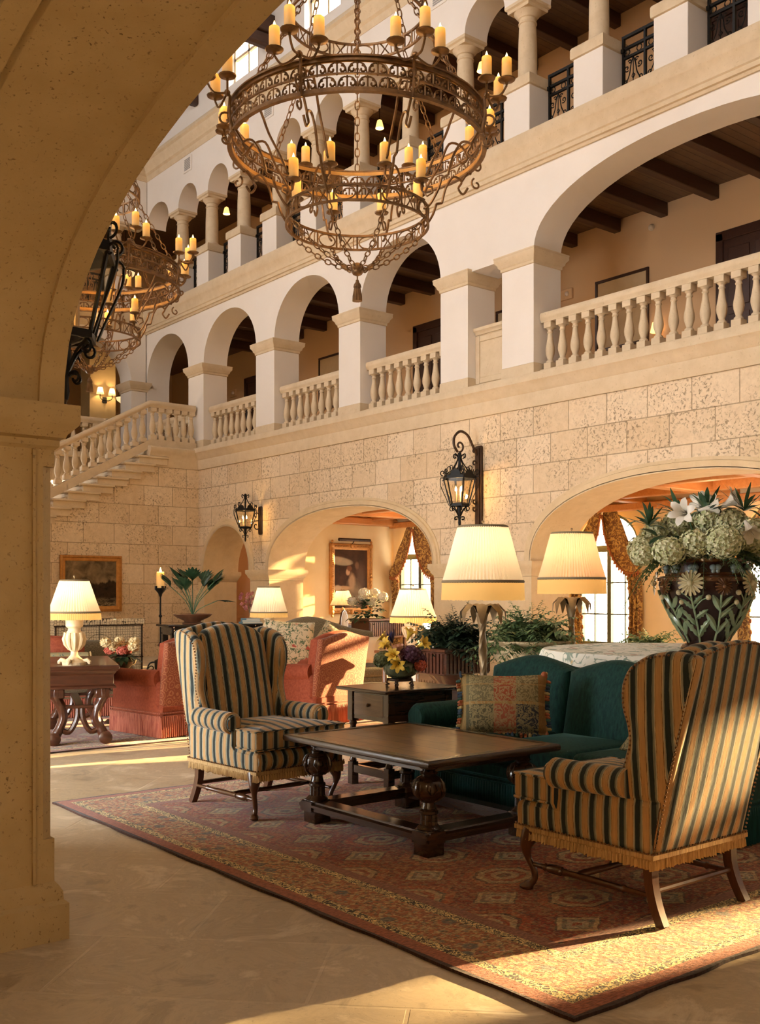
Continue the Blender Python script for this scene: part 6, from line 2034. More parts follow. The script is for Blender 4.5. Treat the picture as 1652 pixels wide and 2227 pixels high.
def frond(mb, p, d, L, droop, rr, k=14, lw=.05):
    """fern frond with paired leaflets"""
    p = Vector(p); d = Vector(d).normalized(); pts = []
    for i in range(k + 1):
        t = i / k; pts.append(p + d * (L * t) - Vector((0, 0, 1)) * (droop * L * t * t))
    mb.tube(pts, .0022, 3)
    for i in range(2, k + 1):
        c = pts[i]; tg = (pts[i] - pts[i - 1]).normalized()
        s = tg.cross(Vector((0, 0, 1))); s = s.normalized() if s.length > 1e-3 else Vector((1, 0, 0))
        l = lw * (1.15 - i / k) + .008
        for q in (-1, 1):
            leaf(mb, c, s * q + tg * .5 + Vector((0, 0, rr.uniform(-.6, .6))), l * rr.uniform(.8, 1.3), l * .62, .3, n=2)


def fernplant(parent, R_, H, n, m, seed, name='foliage', lw=.07):
    rr = random.Random(seed); mb = MB()
    for i in range(n):
        a = rr.uniform(0, 2 * PI); e = rr.uniform(.05, 1.35)
        L = (R_ * math.cos(e) + H * math.sin(e)) * rr.uniform(.55, 1.05)
        d = (math.cos(a) * math.cos(e), math.sin(a) * math.cos(e), math.sin(e) + .15)
        frond(mb, (rr.uniform(-.06, .06), rr.uniform(-.06, .06), 0), d, L, rr.uniform(.25, .75), rr, 13, lw)
    return mb.build(name, m, parent, smooth=0)


def blossom_ball(mb, c, r, n, rr, ps=.028, flat=.85):
    """hydrangea head of four-petalled florets"""
    c = Vector(c)
    for i in range(n):
        z = 1 - 2 * (i + .5) / n; a = i * 2.39996
        q = math.sqrt(max(0, 1 - z * z))
        d = Vector((q * math.cos(a), q * math.sin(a), z * flat)) + Vector((rr.uniform(-.1, .1), rr.uniform(-.1, .1), rr.uniform(-.1, .1)))
        d.normalize()
        p = c + Vector((d.x * r, d.y * r, d.z * r * flat)) * rr.uniform(.88, 1.06)
        u = d.orthogonal().normalized(); v = d.cross(u); f = rr.uniform(0, 1.6)
        u, v = u * math.cos(f) + v * math.sin(f), v * math.cos(f) - u * math.sin(f)
        vs = []; fs = []
        for k in range(4):
            aa = k * PI / 2; e = u * math.cos(aa) + v * math.sin(aa); g = u * math.cos(aa + .75) + v * math.sin(aa + .75); h = u * math.cos(aa - .75) + v * math.sin(aa - .75)
            b = len(vs)
            vs += [p - d * .004, p + h * ps * .62 + d * .003, p + e * ps + d * rr.uniform(-.002, .008), p + g * ps * .62 + d * .003]
            fs.append((b, b + 1, b + 2, b + 3))
        mb.add(vs, fs)
    mb.ball(c, r * .86, 10, 6, (1, 1, flat))


def lily(mb, c, d, L=.17):
    c = Vector(c); d = Vector(d).normalized(); u = d.orthogonal().normalized(); v = d.cross(u)
    K = 6; rows = []
    for k in range(K):     # six recurved petals on a trumpet
        a = 2 * PI * k / K
        e = u * math.cos(a) + v * math.sin(a); s = -u * math.sin(a) + v * math.cos(a)
        vs = []; prof = [(.008, 0, .006), (.018, .35, .014), (.032, .65, .026), (.060, .88, .034), (.098, .98, .026), (.122, .93, .003)]
        for r, z, w in prof:
            for q in (-1, 0, 1): vs.append(c + d * (z * L) + e * (r * L / .17 + (.004 if q == 0 else 0)) + s * (q * w * L / .17))
        mb.add(vs, [(i * 3 + j, i * 3 + j + 1, i * 3 + 4 + j, i * 3 + 3 + j) for i in range(5) for j in (0, 1)])
    for k in range(3):
        a = 2 * PI * k / 3; mb.tube([c + d * .02, c + d * (L * .9) + (u * math.cos(a) + v * math.sin(a)) * .02], .003, 4)


# round table with floral cloth
M['cloth'] = floral('white_floral_cloth', (.82, .82, .74), [((.30, .38, .32), 1, .2), ((.14, .27, .22), 1.5, .24), ((.48, .18, .12), 1.1, .17), ((.62, .48, .26), 2.0, .13), ((.35, .45, .42), 2.8, .12)], 3.6)
TB = (7.49, 5.28)
t = thing('round_table', 'round centre table hidden under a floral cloth behind the teal sofa', 'table', (TB[0], TB[1], 0))
mb = MB(); mb.lathe([(0, .93), (1.14, .93), (1.145, .95), (1.14, .97), (0, .97)], n=72); mb.build('table_top', M['walnut'], t)
mb = MB(); mb.lathe([(.5, 0), (.48, .06), (.14, .12), (.12, .6), (.2, .93), (0, .93)], n=20); mb.build('pedestal', M['walnut'], t)
mb = MB(); N = 144; vs = []; RW = [(.0, .976, 0), (1.10, .976, 0), (1.15, .974, 0), (1.165, .955, .1), (1.18, .88, .5), (1.20, .70, 1), (1.23, .42, 1.3), (1.26, .10, 1.5)]
for r, z, a in RW:
    for i in range(N):
        q = 2 * PI * i / N
        rr_ = r + a * (.022 * math.sin(q * 17) + .016 * math.sin(q * 11 + 1))
        vs.append((rr_ * math.cos(q), rr_ * math.sin(q), z))
mb.add(vs, [(k * N + i, k * N + (i + 1) % N, (k + 1) * N + (i + 1) % N, (k + 1) * N + i) for k in range(len(RW) - 1) for i in range(N)])
o = mb.build('tablecloth', M['cloth']); o.location = (TB[0], TB[1], .0); tag(o, 'white floral tablecloth hanging over the round centre table', 'tablecloth')

# big majolica vase
M['glaze'] = mat('dark_plum_glaze', (.022, .008, .006), .26, spec=.35, coat=.1, col2=(.030, .009, .006), nscale=5)
M['glaze2'] = mat('brown_glaze', (.12, .045, .018), .2, coat=.6, col2=(.20, .085, .03), nscale=18)
M['reliefleaf'] = mat('celadon_relief', (.20, .30, .18), .25, coat=.6, col2=(.30, .36, .20), nscale=22)
M['reliefflower'] = mat('cream_relief', (.55, .46, .24), .3, coat=.5, col2=(.66, .56, .34), nscale=16)
M['reliefblue'] = mat('blue_relief', (.26, .33, .32), .3, coat=.5)
VC = (7.66, 5.14, .977)
t = thing('majolica_vase', 'huge dark glazed vase with raised green leaves and daisies on the floral table', 'vase', VC)
BODY = [(.16, .05), (.185, .10), (.25, .20), (.32, .34), (.375, .47), (.395, .54), (.39, .575)]
mb = MB(); mb.lathe([(0, 0), (.20, 0), (.215, .015), (.20, .035), (.165, .05)] + BODY, n=48); mb.lathe([(.345, .60), (.33, .615), (.325, .70), (.34, .73), (.335, .74), (.31, .74), (.30, .60), (.25, .3), (0, .25)], n=48); mb.build('body', M['glaze'], t)
mb = MB(); mb.lathe([(.385, .565), (.40, .575), (.40, .60), (.385, .615), (.345, .62), (.335, .605)], n=48); mb.lathe([(.335, .725), (.355, .735), (.355, .755), (.335, .76), (.31, .75)], n=48); mb.lathe([(.332, .615), (.345, .63), (.332, .645)], n=48)
for k in range(48):
    a = 2 * PI * k / 48
    mb.tube([(r * math.cos(a + q), r * math.sin(a + q), z) for r, z, q in ((.398, .577, 0), (.398, .60, .07))], .004, 4); mb.tube([(r * math.cos(a + q), r * math.sin(a + q), z) for r, z, q in ((.398, .577, .07), (.398, .60, 0))], .004, 4)
mb.build('lattice_band', M['glaze2'], t)
def bodyr(z):
    for (r0, z0), (r1, z1) in zip(BODY, BODY[1:]):
        if z0 <= z <= z1: return r0 + (r1 - r0) * (z - z0) / (z1 - z0)
    return BODY[0][0] if z < BODY[0][1] else BODY[-1][0]
def onbody(a, z, d=.012):
    r = bodyr(z) + d; return Vector((r * math.cos(a), r * math.sin(a), z))
def relief_leaf(mb, a, z, da, dz, w, lobes=0):
    """leaf hugging the vase from (a, z) to (a + da, z + dz)"""
    n = 10; vs = []; L = math.hypot(da * .34, dz); ux, uz = da * .34 / L, dz / L
    for i in range(n + 1):
        q = i / n; ww = w * math.sin(PI * min(1, q * .95 + .03)) ** .7 * (1 + (.30 * math.cos(q * lobes * 2 * PI) if lobes else 0))
        for s, h in ((-1, .004), (-.5, .016), (0, .024), (.5, .016), (1, .004)):
            vs.append(onbody(a + da * q - uz * s * ww / .34, z + dz * q + ux * s * ww, h))
    mb.add(vs, [(i * 5 + j, i * 5 + j + 1, i * 5 + 6 + j, i * 5 + 5 + j) for i in range(n) for j in range(4)])
VA = math.atan2(-VC[1], -VC[0])     # side of the vase toward the room
for g in range(5):
    for i, (oa, fz) in enumerate(((-.30, .50), (.33, .47))):
        lv = MB(); fl = MB(); bl = MB(); bd = MB()
        a = VA + oa + g * 2 * PI / 5
        lv.tube([onbody(a + .03 * math.sin(z * 9), z) for z in [.06 + (fz - .06) * q / 8 for q in range(9)]], .009, 6)
        if i == 0:
            for z, da, dz, w in ((.10, -.42, .17, .030), (.10, .40, .16, .030), (.20, -.40, .15, .026), (.26, .34, .08, .022), (.34, -.30, .09, .02), (.38, .22, .08, .018)): relief_leaf(lv, a, z, da, dz, w, 4)
            for z, da, dz in ((.34, .34, .10), (.40, -.28, .08)):
                lv.tube([onbody(a + da * q, z + dz * math.sin(q * 1.5)) for q in (0, .3, .6, 1)], .006, 5); p = onbody(a + da, z + dz * .99, .02); bd.ball(p, .024, 8, 5)
        else:
            for z, da, dz, w in ((.12, .34, .14, .028), (.16, -.34, .15, .030), (.26, .32, .10, .026), (.33, -.20, .13, .026), (.35, .24, .10, .024)): relief_leaf(lv, a, z, da, dz, w)
            p = onbody(a + .36, .40, .02); lv.tube([onbody(a + .36 * q, .30 + .10 * q) for q in (0, .5, 1)], .006, 5); bd.ball(p, .022, 8, 5)
        # daisy
        c = onbody(a, fz + .055, .02); nn = Vector((math.cos(a), math.sin(a), .1)).normalized(); u = Vector((-math.sin(a), math.cos(a), 0)); v = nn.cross(u)
        rr_ = .105 if i == 0 else .07
        tgt = fl if i == 0 else bl
        for k in range(16):
            q = 2 * PI * k / 16; e = u * math.cos(q) + v * math.sin(q); s = -u * math.sin(q) + v * math.cos(q)
            tgt.add([c + nn * .02, c + e * rr_ * .55 + s * rr_ * .13 + nn * .022, c + e * rr_ + s * rr_ * .1 + nn * .004, c + e * rr_ * 1.04 + nn * .004, c + e * rr_ - s * rr_ * .1 + nn * .004, c + e * rr_ * .55 - s * rr_ * .13 + nn * .022], [(0, 1, 2, 3), (0, 3, 4, 5)])
        tgt.ball(c + nn * .02, rr_ * .25, 10, 5)
        lv.build('relief_plant', M['reliefleaf'], t)
        if fl.v: fl.build('relief_daisy', M['reliefflower'], t)
        bd.build('relief_berry', M['reliefflower'], t)
        if bl.v: bl.build('relief_flower', M['glaze2'], t)
mb = MB()
for k in range(12):
    a = VA + 2 * PI * (k + .4) / 12
    for q in (-1, 1):
        c = Vector((.336 * math.cos(a + q * .05), .336 * math.sin(a + q * .05), .685)); mb.ball(c, .032, 8, 5, (1, 1, .8))
        mb.ball((c.x, c.y, .655), .02, 8, 5)
mb.build('relief_blossoms', M['reliefblue'], t)

# flower arrangement in the vase
rr = random.Random(5)
t = thing('flower_arrangement', 'big arrangement of cream hydrangeas, white lilies and ferns in the majolica vase', 'flowers', (VC[0], VC[1], VC[2] + .74))
def loc(p): return Vector((p[0] - VC[0], p[1] - VC[1], p[2] - VC[2] - .74))
HY = [(7.15, 5.42, 1.83, .12), (7.41, 5.47, 1.95, .13), (7.08, 5.10, 1.79, .135), (7.22, 4.95, 1.85, .13), (7.31, 4.75, 1.86, .155), (7.55, 5.05, 2.06, .12), (7.55, 5.34, 2.03, .15), (7.60, 4.87, 2.04, .13), (7.66, 4.72, 1.93, .16), (8.05, 4.90, 1.84, .16), (7.9, 5.06, 1.95, .15), (7.62, 5.60, 1.84, .14), (7.95, 5.45, 1.88, .15), (7.0, 5.30, 1.76, .10)]
st = MB()
for x, y, z, r in HY:
    mb = MB(); c = loc((x, y, z)); blossom_ball(mb, c, r, int(230 * (r / .14) ** 2), rr, .023); mb.build('hydrangea_head', M['hyd'], t, smooth=0)
    st.tube([(c.x * .2, c.y * .2, -.1), c * .6, c], .007, 5)
LI = [((7.17, 5.02, 2.10), (-.9, -.3, .05)), ((7.50, 5.02, 2.15), (.6, -.7, .15)), ((7.55, 4.86, 2.19), (.2, -.8, .45)), ((7.49, 4.64, 1.97), (-.3, -.6, -.8)), ((7.8, 5.3, 2.2), (.6, .3, .5))]
for p, d in LI:
    mb = MB(); c = loc(p); lily(mb, c - Vector(d).normalized() * .08, d, .165); mb.build('lily', M['lily'], t, smooth=60)
    st.tube([(c.x * .2, c.y * .2, 0), (c.x * .7, c.y * .7, c.z * .75), c - Vector(d).normalized() * .08], .006, 5)
st.build('stems', M['lilyleaf'], t)
mb = MB()
for cx, cy, cz in ((7.25, 5.42, 2.02), (7.55, 5.05, 2.12), (7.60, 4.75, 2.12), (7.75, 5.2, 2.15), (7.45, 5.25, 2.1)):
    c = loc((cx, cy, cz))
    for k in range(19):
        a = rr.uniform(0, 2 * PI); e = rr.uniform(.1, 1.3)
        leaf(mb, c, (math.cos(a) * math.cos(e), math.sin(a) * math.cos(e), math.sin(e)), rr.uniform(.18, .36), rr.uniform(.030, .050), rr.uniform(.0, .6))
mb.build('lily_leaves', M['lilyleaf'], t, smooth=0)
mb = MB()
for k in range(46):
    a = rr.uniform(0, 2 * PI); e = rr.uniform(-.3, .9); r0 = rr.uniform(.25, .5)
    leaf(mb, (r0 * math.cos(a), r0 * math.sin(a), rr.uniform(.0, .22)), (math.cos(a), math.sin(a), math.sin(e)), rr.uniform(.12, .22), rr.uniform(.07, .12), .3)
mb.build('broad_leaves', M['leaf'], t, smooth=0)
mb = MB()
for k in range(95):
    a = rr.uniform(0, 2 * PI)
    frond(mb, (.25 * math.cos(a), .25 * math.sin(a), rr.uniform(.02, .10)), (math.cos(a), math.sin(a), rr.uniform(-.1, .5)), rr.uniform(.25, .45), rr.uniform(.5, 1.1), rr, 11, .05)
mb.build('fern_sprays', M['fern'], t, smooth=0)

# stone urn with fern
M['urn'] = speckled('weathered_urn', (.40, .29, .16), (.54, .41, .24), (.20, .13, .06), .4, 30)
UC = (7.37, 6.91)
t = thing('stone_urn', 'wide fluted stone urn on a pedestal behind the teal sofa', 'urn', (UC[0], UC[1], 0))
mb = MB(); mb.lathe([(.22, 0), (.22, .06), (.18, .08), (.16, .12), (.16, .55), (.19, .60), (.19, .64), (0, .64)], n=24); mb.build('pedestal', M['urn'], t)
mb = MB(); mb.lathe([(0, .63), (.14, .63), (.13, .66), (.09, .69), (.10, .72), (.16, .735)], n=32); mb.lathe([(.16, .73), (.27, .77), (.325, .84), (.33, .87)], n=120, flute=.06, nf=20); mb.lathe([(.325, .87), (.33, .93), (.34, .95), (.385, .965), (.40, .98), (.395, .995), (.34, 1.0), (.30, .98), (.28, .9), (0, .88)], n=48)
for k in range(60):
    a = 2 * PI * k / 60; mb.ball((.388 * math.cos(a), .388 * math.sin(a), .985), .014, 6, 4, (1.2, 1.2, .8))
mb.build('bowl', M['urn'], t)
t = thing('potted_fern', 'feathery green fern filling the stone urn', 'plant', (UC[0], UC[1], .93)); fernplant(t, .56, .52, 210, M['fern'], 3, 'fronds', .115)
# dark wooden planter with fern
t = thing('wooden_planter', 'dark wooden pedestal planter beside the cream palm floor lamp', 'planter', (6.93, 7.52, 0))
mb = MB(); mb.lathe([(.20, 0), (.20, .04), (.10, .08), (.08, .2), (.11, .36), (.08, .5), (.18, .60), (.24, .66)], n=16, flute=.05, nf=8); mb.build('pedestal', M['mahog'], t)
mb = MB(); mb.box(-.30, .30, -.22, .22, .66, .90, .01); mb.rim(-.30, .30, -.22, .22, [(0, .88), (.025, .89), (.03, .915), (0, .92)]); 
for k in range(12): mb.box(-.29 + .05 * k, -.26 + .05 * k, -.232, -.22, .68, .87)
for k in range(8): mb.box(-.312, -.30, -.20 + .05 * k, -.17 + .05 * k, .68, .87)
mb.build('box', M['mahog'], t)
t = thing('potted_fern', 'dark trailing fern in the wooden pedestal planter', 'plant', (6.93, 7.52, .915)); fernplant(t, .50, .50, 120, M['darkfern'], 8, 'fronds', .11)
# fern half hidden between vase and curtain
t = thing('wooden_planter', 'small wooden planter tucked between the round table and the far window', 'planter', (10.1, 7.55, 0)); mb = MB(); mb.box(-.2, .2, -.2, .2, 0, .74, .01); mb.build('box', M['walnut'], t)
t = thing('potted_fern', 'pale fern between the big vase and the yellow curtain', 'plant', (10.1, 7.55, .74)); fernplant(t, .42, .50, 70, M['fern'], 21, 'fronds', .09)

# palm in bowl
M['terra'] = mat('red_brown_bowl', (.14, .055, .025), .4, col2=(.20, .085, .04), nscale=10)
t = thing('palm_bowl', 'wide reddish bowl on the black table holding the palm', 'bowl', (7.18, 13.25, 1.01))
mb = MB(); mb.lathe([(0, 0), (.14, 0), (.15, .02), (.11, .03), (.12, .045), (.24, .10), (.27, .125), (.28, .14), (.26, .145), (.22, .12), (0, .10)], n=32, flute=.0); mb.build('bowl', M['terra'], t)
t = thing('fan_palm', 'fan leaved palm plant in the reddish bowl before the stair wall', 'plant', (7.18, 13.25, 1.12))
mb = MB(); rr = random.Random(2); tips = []
for k in range(13):
    a = rr.uniform(0, 2 * PI); rad = rr.uniform(.08, .36); h = rr.uniform(.42, .66) - rad * .35
    if k == 0: a, rad, h = VA + 1.75, .36, .22
    tip = Vector((rad * math.cos(a), rad * math.sin(a), h)); tips.append((tip, a))
    mb.tube(smoothpath([(0, 0, 0), (tip.x * .3, tip.y * .3, tip.z * .5), tip], 3), .006, 5)
mb.build('stalks', M['lilyleaf'], t)
mb = MB()
for tip, a in tips:
    d = Vector((math.cos(a) * .5, math.sin(a) * .5, .75)).normalized() if tip.z > .3 else Vector((math.cos(a), math.sin(a), .05))
    for q in range(-4, 5):
        s = d.cross(Vector((0, 0, 1))).normalized()
        leaf(mb, tip, d + s * q * .22, .27 - abs(q) * .012, .075, .12, fold=.3)
mb.build('fan_leaves', M['leaf'], t, smooth=0)

# orchid
M['orchid'] = mat('pink_orchid', (.50, .16, .18), .6, col2=(.62, .28, .26))
t = thing('orchid_pot', 'small dark pot with pink orchids near the passage arch', 'plant', (8.55, 13.9, 0)); mb = MB(); mb.lathe([(0, .74), (.10, .74), (.12, .96), (.10, .96), (0, .93)], n=16); mb.build('pot', M['terra'], t)
mb = MB(); mb.lathe([(.16, 0), (.05, .06), (.04, .6), (.18, .70), (.18, .74), (0, .74)], n=16); mb.build('stand', M['mahog'], t)
mb = MB(); rr = random.Random(4)
for k in range(9): a = rr.uniform(0, 6.3); leaf(mb, (0, 0, .95), (math.cos(a), math.sin(a), .7), .22, .06, .5)
for k in range(3): mb.tube(smoothpath([(0, 0, .95), (.02 * k - .02, .03, 1.2), (.08 * k - .1, -.05, 1.42)], 3), .004, 4)
mb.build('leaves', M['leaf'], t, smooth=0)
mb = MB()
for k in range(22): blossom_ball(mb, (rr.uniform(-.16, .12), rr.uniform(-.1, .1), rr.uniform(1.16, 1.46)), .02, 5, rr, .03)
mb.build('blossoms', M['orchid'], t, smooth=0)

# white hydrangea in a wooden box by the portrait
t = thing('wooden_planter', 'dark reeded wooden box holding the white hydrangea under the portrait', 'planter', (13.2, 16.5, 0)); mb = MB(); mb.box(-.50, .50, -.3, .3, .55, .90, .01); mb.rim(-.5, .5, -.3, .3, [(0, .88), (.03, .90), (.03, .93), (0, .94)])
for k in range(18): mb.box(-.48 + .054 * k, -.45 + .054 * k, -.31, -.30, .60, .86)
for ix in (-1, 1):
    for iy in (-1, 1): mb.box(ix * .46 - .04, ix * .46 + .04, iy * .26 - .03, iy * .26 + .03, 0, .56)
mb.build('box', M['mahog'], t)
t = thing('hydrangea_plant', 'bushy plant with white flower heads in the reeded box', 'plant', (12.95, 16.55, .93)); rr = random.Random(9)
mb = MB()
for k in range(110):
    a = rr.uniform(0, 6.3); e = rr.uniform(-.1, 1.3); q = rr.uniform(.1, .36)
    leaf(mb, (q * math.cos(a), q * math.sin(a), .02 + .35 * math.sin(e)), (math.cos(a), math.sin(a), math.sin(e)), rr.uniform(.12, .2), rr.uniform(.07, .11), .5)
mb.build('leaves', M['leaf'], t, smooth=0)
for k in range(9):
    a = 2 * PI * k / 9 + .3; q = .12 + .2 * (k % 2) * 1.0
    mb = MB(); blossom_ball(mb, (q * math.cos(a), q * math.sin(a), .36 + .14 * (k % 3) * .6), .11, 60, rr, .036); mb.build('flower_head', M['whitehyd'], t, smooth=0)

# bouquet on the side table
M['cutglass'] = mat('green_glass', (.20, .26, .14), .08, spec=.8, col2=(.36, .40, .24), nscale=9)
M['cutglass'].node_tree.nodes['Principled BSDF'].inputs['Transmission Weight'].default_value = .5
BV = (5.02, 6.02, .75)
t = thing('glass_bowl_vase', 'green ribbed glass bowl on small bronze feet on the side table', 'vase', BV)
mb = MB(); mb.lathe([(0, .055), (.06, .058), (.11, .085), (.132, .125), (.128, .16), (.115, .178), (.122, .185), (.118, .19), (.108, .18), (.12, .125), (.1, .09), (0, .07)], n=64, flute=.018, nf=32); mb.build('bowl', M['cutglass'], t)
mb = MB(); mb.lathe([(.05, .035), (.09, .04), (.09, .055), (.05, .06)], n=20)
for k in range(5):
    a = 2 * PI * k / 5
    mb.tube([(r * math.cos(a), r * math.sin(a), z) for r, z in ((.07, .05), (.10, .055), (.105, .025), (.085, .012), (.10, .006), (.115, .012))], .008, 6)
mb.build('bronze_stand', M['rust'], t)
t = thing('mixed_bouquet', 'low bouquet of yellow lilies, a rose and purple hydrangea in the glass bowl', 'flowers', (BV[0], BV[1], BV[2] + .18)); rr = random.Random(12)
for nm, c in (('purplehyd', (.10, .035, .07)), ('greenhyd', (.17, .20, .10)), ('yellow', (.70, .46, .06)), ('rose', (.66, .38, .28)), ('blueiris', (.04, .035, .10)), ('coralb', (.52, .12, .07))): M[nm] = mat('petals_' + nm, c, .6, col2=tuple(min(1, q * 1.5) for q in c), nscale=30)
vd = Vector((math.cos(VA), math.sin(VA), 0)); vr = Vector((-math.sin(VA), math.cos(VA), 0))
def bq(a, b, z): return vd * a + vr * b + Vector((0, 0, z))
for nm, mm, lst, ps in (('purple_hydrangea', 'purplehyd', [(.04, .09, .06, .085), (-.02, .13, .02, .06)], .020), ('green_hydrangea', 'greenhyd', [(.06, -.12, .03, .065), (0, -.16, .0, .05)], .018), ('coral_blossom', 'coralb', [(.02, .16, -.02, .045)], .018)):
    for a, b, z, r in lst: mb = MB(); blossom_ball(mb, bq(a, b, z), r, 70, rr, ps); mb.build(nm, M[mm], t, smooth=0)
for a, b, z, d in ((.10, -.01, .05, (.7, -.2, .3)), (.08, -.07, .12, (.6, -.6, .6)), (.0, .06, .19, (.1, .4, .9)), (.02, .16, .13, (.3, .8, .4)), (.0, -.11, .16, (.2, -.7, .6)), (.12, .02, .0, (.9, .1, -.2))):
    mb = MB(); dd = vd * d[0] + vr * d[1] + Vector((0, 0, d[2])); lily(mb, bq(a, b, z) - dd.normalized() * .03, dd, .09); mb.build('yellow_lily', M['yellow'], t, smooth=60)
mb = MB()
for k in range(5):
    mb.surf(lambda u, v, k=k: bq(.09, .0, .10) + (vr * math.cos(u * 2.2 + k * 1.4) + (vd * .3 + Vector((0, 0, 1))).cross(vr).normalized() * math.sin(u * 2.2 + k * 1.4)) * (.016 + .009 * k) * (.5 + .5 * v) + (vd * .5 + Vector((0, 0, .8))) * (.05 * v - .01), 6, 4)
mb.build('rose', M['rose'], t, smooth=80)
mb = MB()
for k in range(14): leaf(mb, bq(.02, -.06, .14), vd * rr.uniform(-.3, .5) + vr * rr.uniform(-.8, .3) + Vector((0, 0, 1)), rr.uniform(.07, .13), .02, .1)
mb.build('iris_buds', M['blueiris'], t, smooth=0)
mb = MB()
for k in range(30):
    a = rr.uniform(0, 6.3); leaf(mb, (.05 * math.cos(a), .05 * math.sin(a), 0), (math.cos(a), math.sin(a), rr.uniform(-.1, .8)), rr.uniform(.08, .15), .045, .5)
mb.build('leaves', M['leaf'], t, smooth=0)

# things behind the desk
st3 = make_sofa('settee', 'pale tapestry settee mostly hidden behind the carved desk', 'sofa', 1.9, .85, lambda x: .86, 2, M['moss'], M['redfringe'], .64, .44)
st3.location = (4.55, 11.95, .013); st3.rotation_euler = (0, 0, R(-12))
M['tapestry'] = floral('blue_gold_tapestry', (.30, .27, .16), [((.45, .30, .10), 1, .2), ((.10, .13, .12), 2, .25), ((.42, .30, .14), 3, .2)], 10)
t = thing('bolster', 'round tapestry bolster behind the lamp on the carved desk', 'cushion', (4.42, 11.45, .66), R(-18)); mb = MB(); mb.tube([(-.42, 0, 0), (-.40, 0, 0), (.40, 0, 0), (.42, 0, 0)], [.10, .12, .12, .10], 20); mb.build('cover', M['tapestry'], t)
mb = MB()
for s in (-1, 1): mb.tube([(s * .405 + .02 * s, .115 * math.cos(a), .115 * math.sin(a)) for a in [2 * PI * i / 20 for i in range(20)]], .012, 5, closed=True)
mb.build('piping', M['trimfringe'], t)
pillow('white floral cushion at the left end of the hidden settee', .45, .42, .15, M['needlepoint'], (4.0, 11.85, .80), (R(-15), 0, R(-20)))
pillow('plain coral cushion behind the carved lamp on the hidden settee', .42, .40, .15, M['red'], (4.72, 11.75, .76), (R(-15), 0, R(-15)))
t = thing('pedestal_stand', 'small dark stand under the rose bouquet behind the carved desk', 'table', (5.0, 10.85, .013)); mb = MB(); mb.lathe([(.2, 0), (.17, .03), (.05, .06), (.04, .45), (.2, .50), (.22, .53), (0, .53)], n=20); mb.build('stand', M['oldoak'], t)
t = thing('bronze_vase', 'dark bronze vase of roses behind the carved desk', 'vase', (5.0, 10.85, .545)); mb = MB(); mb.lathe([(0, 0), (.07, 0), (.08, .02), (.05, .04), (.11, .10), (.12, .14), (.09, .18), (.10, .2), (.07, .19), (0, .1)], n=20)
for s in (-1, 1): mb.tube([(s * (.11 + .05 * math.sin(q)), 0, .10 + .05 * (1 - math.cos(q))) for q in [PI * i / 8 for i in range(9)]], .01, 5)
mb.build('vase', M['trunk'], t)
t = thing('rose_bouquet', 'bunch of cream and red roses behind the carved desk', 'flowers', (5.0, 10.85, .73)); rr = random.Random(3)
mb = MB()
for k in range(40): a = rr.uniform(0, 6.3); leaf(mb, (0, 0, 0), (math.cos(a), math.sin(a), rr.uniform(.0, 1)), rr.uniform(.12, .25), .07, .5)
mb.build('leaves', M['leaf'], t, smooth=0)
M['creamrose'] = mat('petals_cream', (.66, .44, .16), .6, col2=(.78, .62, .36), nscale=30)
for k in range(9):
    a = 2 * PI * k / 9; q = .05 + .12 * (k % 2) + .04 * (k % 3)
    mb = MB(); blossom_ball(mb, (q * math.cos(a), q * math.sin(a), .08 + .05 * (k % 3)), .055, 26, rr, .035); mb.build('rose_head', M['creamrose' if k % 3 else 'coralb'], t, smooth=0)
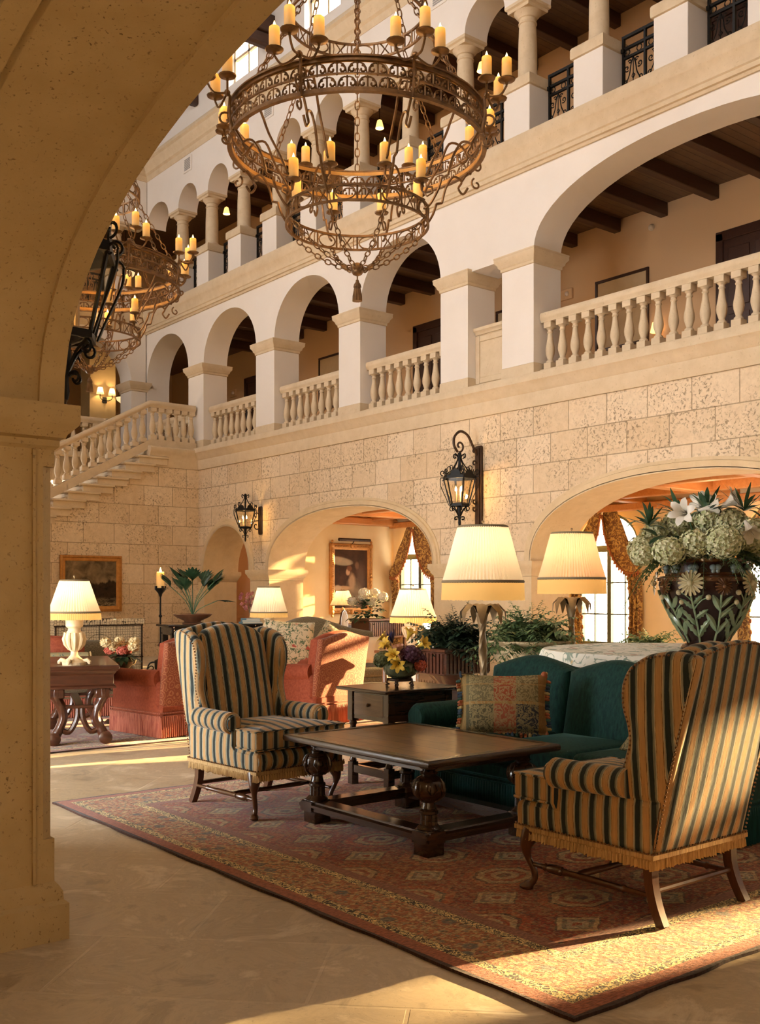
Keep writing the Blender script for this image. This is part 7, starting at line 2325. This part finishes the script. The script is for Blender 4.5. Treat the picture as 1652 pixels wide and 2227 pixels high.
# ------------------------------------------------------------------ camera, sky, light
cam = bpy.data.cameras.new('camera'); cam.sensor_fit = 'HORIZONTAL'; cam.sensor_width = 36
cam.lens = 36 * 2257 / 1652; cam.shift_y = (1290 - 1113.5) / 1652; cam.clip_start = .05
co = bpy.data.objects.new('camera', cam); COL.objects.link(co)
co.location = (0, 0, 1.45); co.rotation_euler = (R(90), 0, R(-38.68))
SC.camera = co
w = bpy.data.worlds.new('World'); SC.world = w; w.use_nodes = True
bg = w.node_tree.nodes['Background']; bg.inputs[0].default_value = (.98, .95, .94, 1); bg.inputs[1].default_value = 12.5
s = bpy.data.lights.new('sun', 'SUN'); s.energy = 75; s.color = (1, .74, .40); s.angle = R(.8)
so = bpy.data.objects.new('sun', s); COL.objects.link(so)
d = Vector((-1, .17, -.19)).normalized()
so.rotation_euler = d.to_track_quat('-Z', 'Y').to_euler()
def portal(loc, rot, sx, sy):
    l = bpy.data.lights.new('portal', 'AREA'); l.shape = 'RECTANGLE'; l.size = sx; l.size_y = sy
    o = bpy.data.objects.new('portal', l); o.location = loc; o.rotation_euler = rot; COL.objects.link(o)
    l.cycles.is_portal = True
for y in LCW: portal((1.03, y, 12.0), (0, R(-90), 0), 5.3, 1.75)
for y in CLW: portal((12.5, y, 13.8), (0, R(90), 0), 1.7, 1.24)
for y in (7.1, 9.9): portal((-2.71, y, 1.58), (0, R(-90), 0), 3.05, 2.6)
for y, ww, zs in WIN: portal((15.96, y, 1.7), (0, R(90), 0), 2.5, 2 * ww)
# added area lights strengthening the daylight at the left aisle doors
for y in (7.1, 9.9):
    l = bpy.data.lights.new('garden_door_fill', 'AREA'); l.shape = 'RECTANGLE'; l.size = 3.0; l.size_y = 2.4; l.energy = 480; l.color = (.90, .97, 1.0)
    o = bpy.data.objects.new('garden_door_fill', l); o.location = (-2.48, y, 1.58); o.rotation_euler = (0, R(-90), 0); COL.objects.link(o)
# added warm fill lights behind the viewer, no lamp modelled
point('aisle_fill', (-.9, 1.4, 2.1), 85, (1, .72, .42), .15)
point('aisle_fill', (-.4, -2.4, 2.3), 105, (1, .72, .42), .15)
SC.view_settings.view_transform = 'Standard'; SC.view_settings.look = 'None'
SC.view_settings.exposure = -0.52; SC.view_settings.gamma = 1; SC.view_settings.use_curve_mapping = False
cy = SC.cycles
cy.max_bounces = 6; cy.diffuse_bounces = 3; cy.glossy_bounces = 3; cy.transmission_bounces = 6; cy.transparent_max_bounces = 12
cy.use_denoising = True; cy.sample_clamp_indirect = 6; cy.caustics_reflective = False; cy.caustics_refractive = False
cy.use_adaptive_sampling = True; cy.adaptive_threshold = .15; cy.adaptive_min_samples = 10
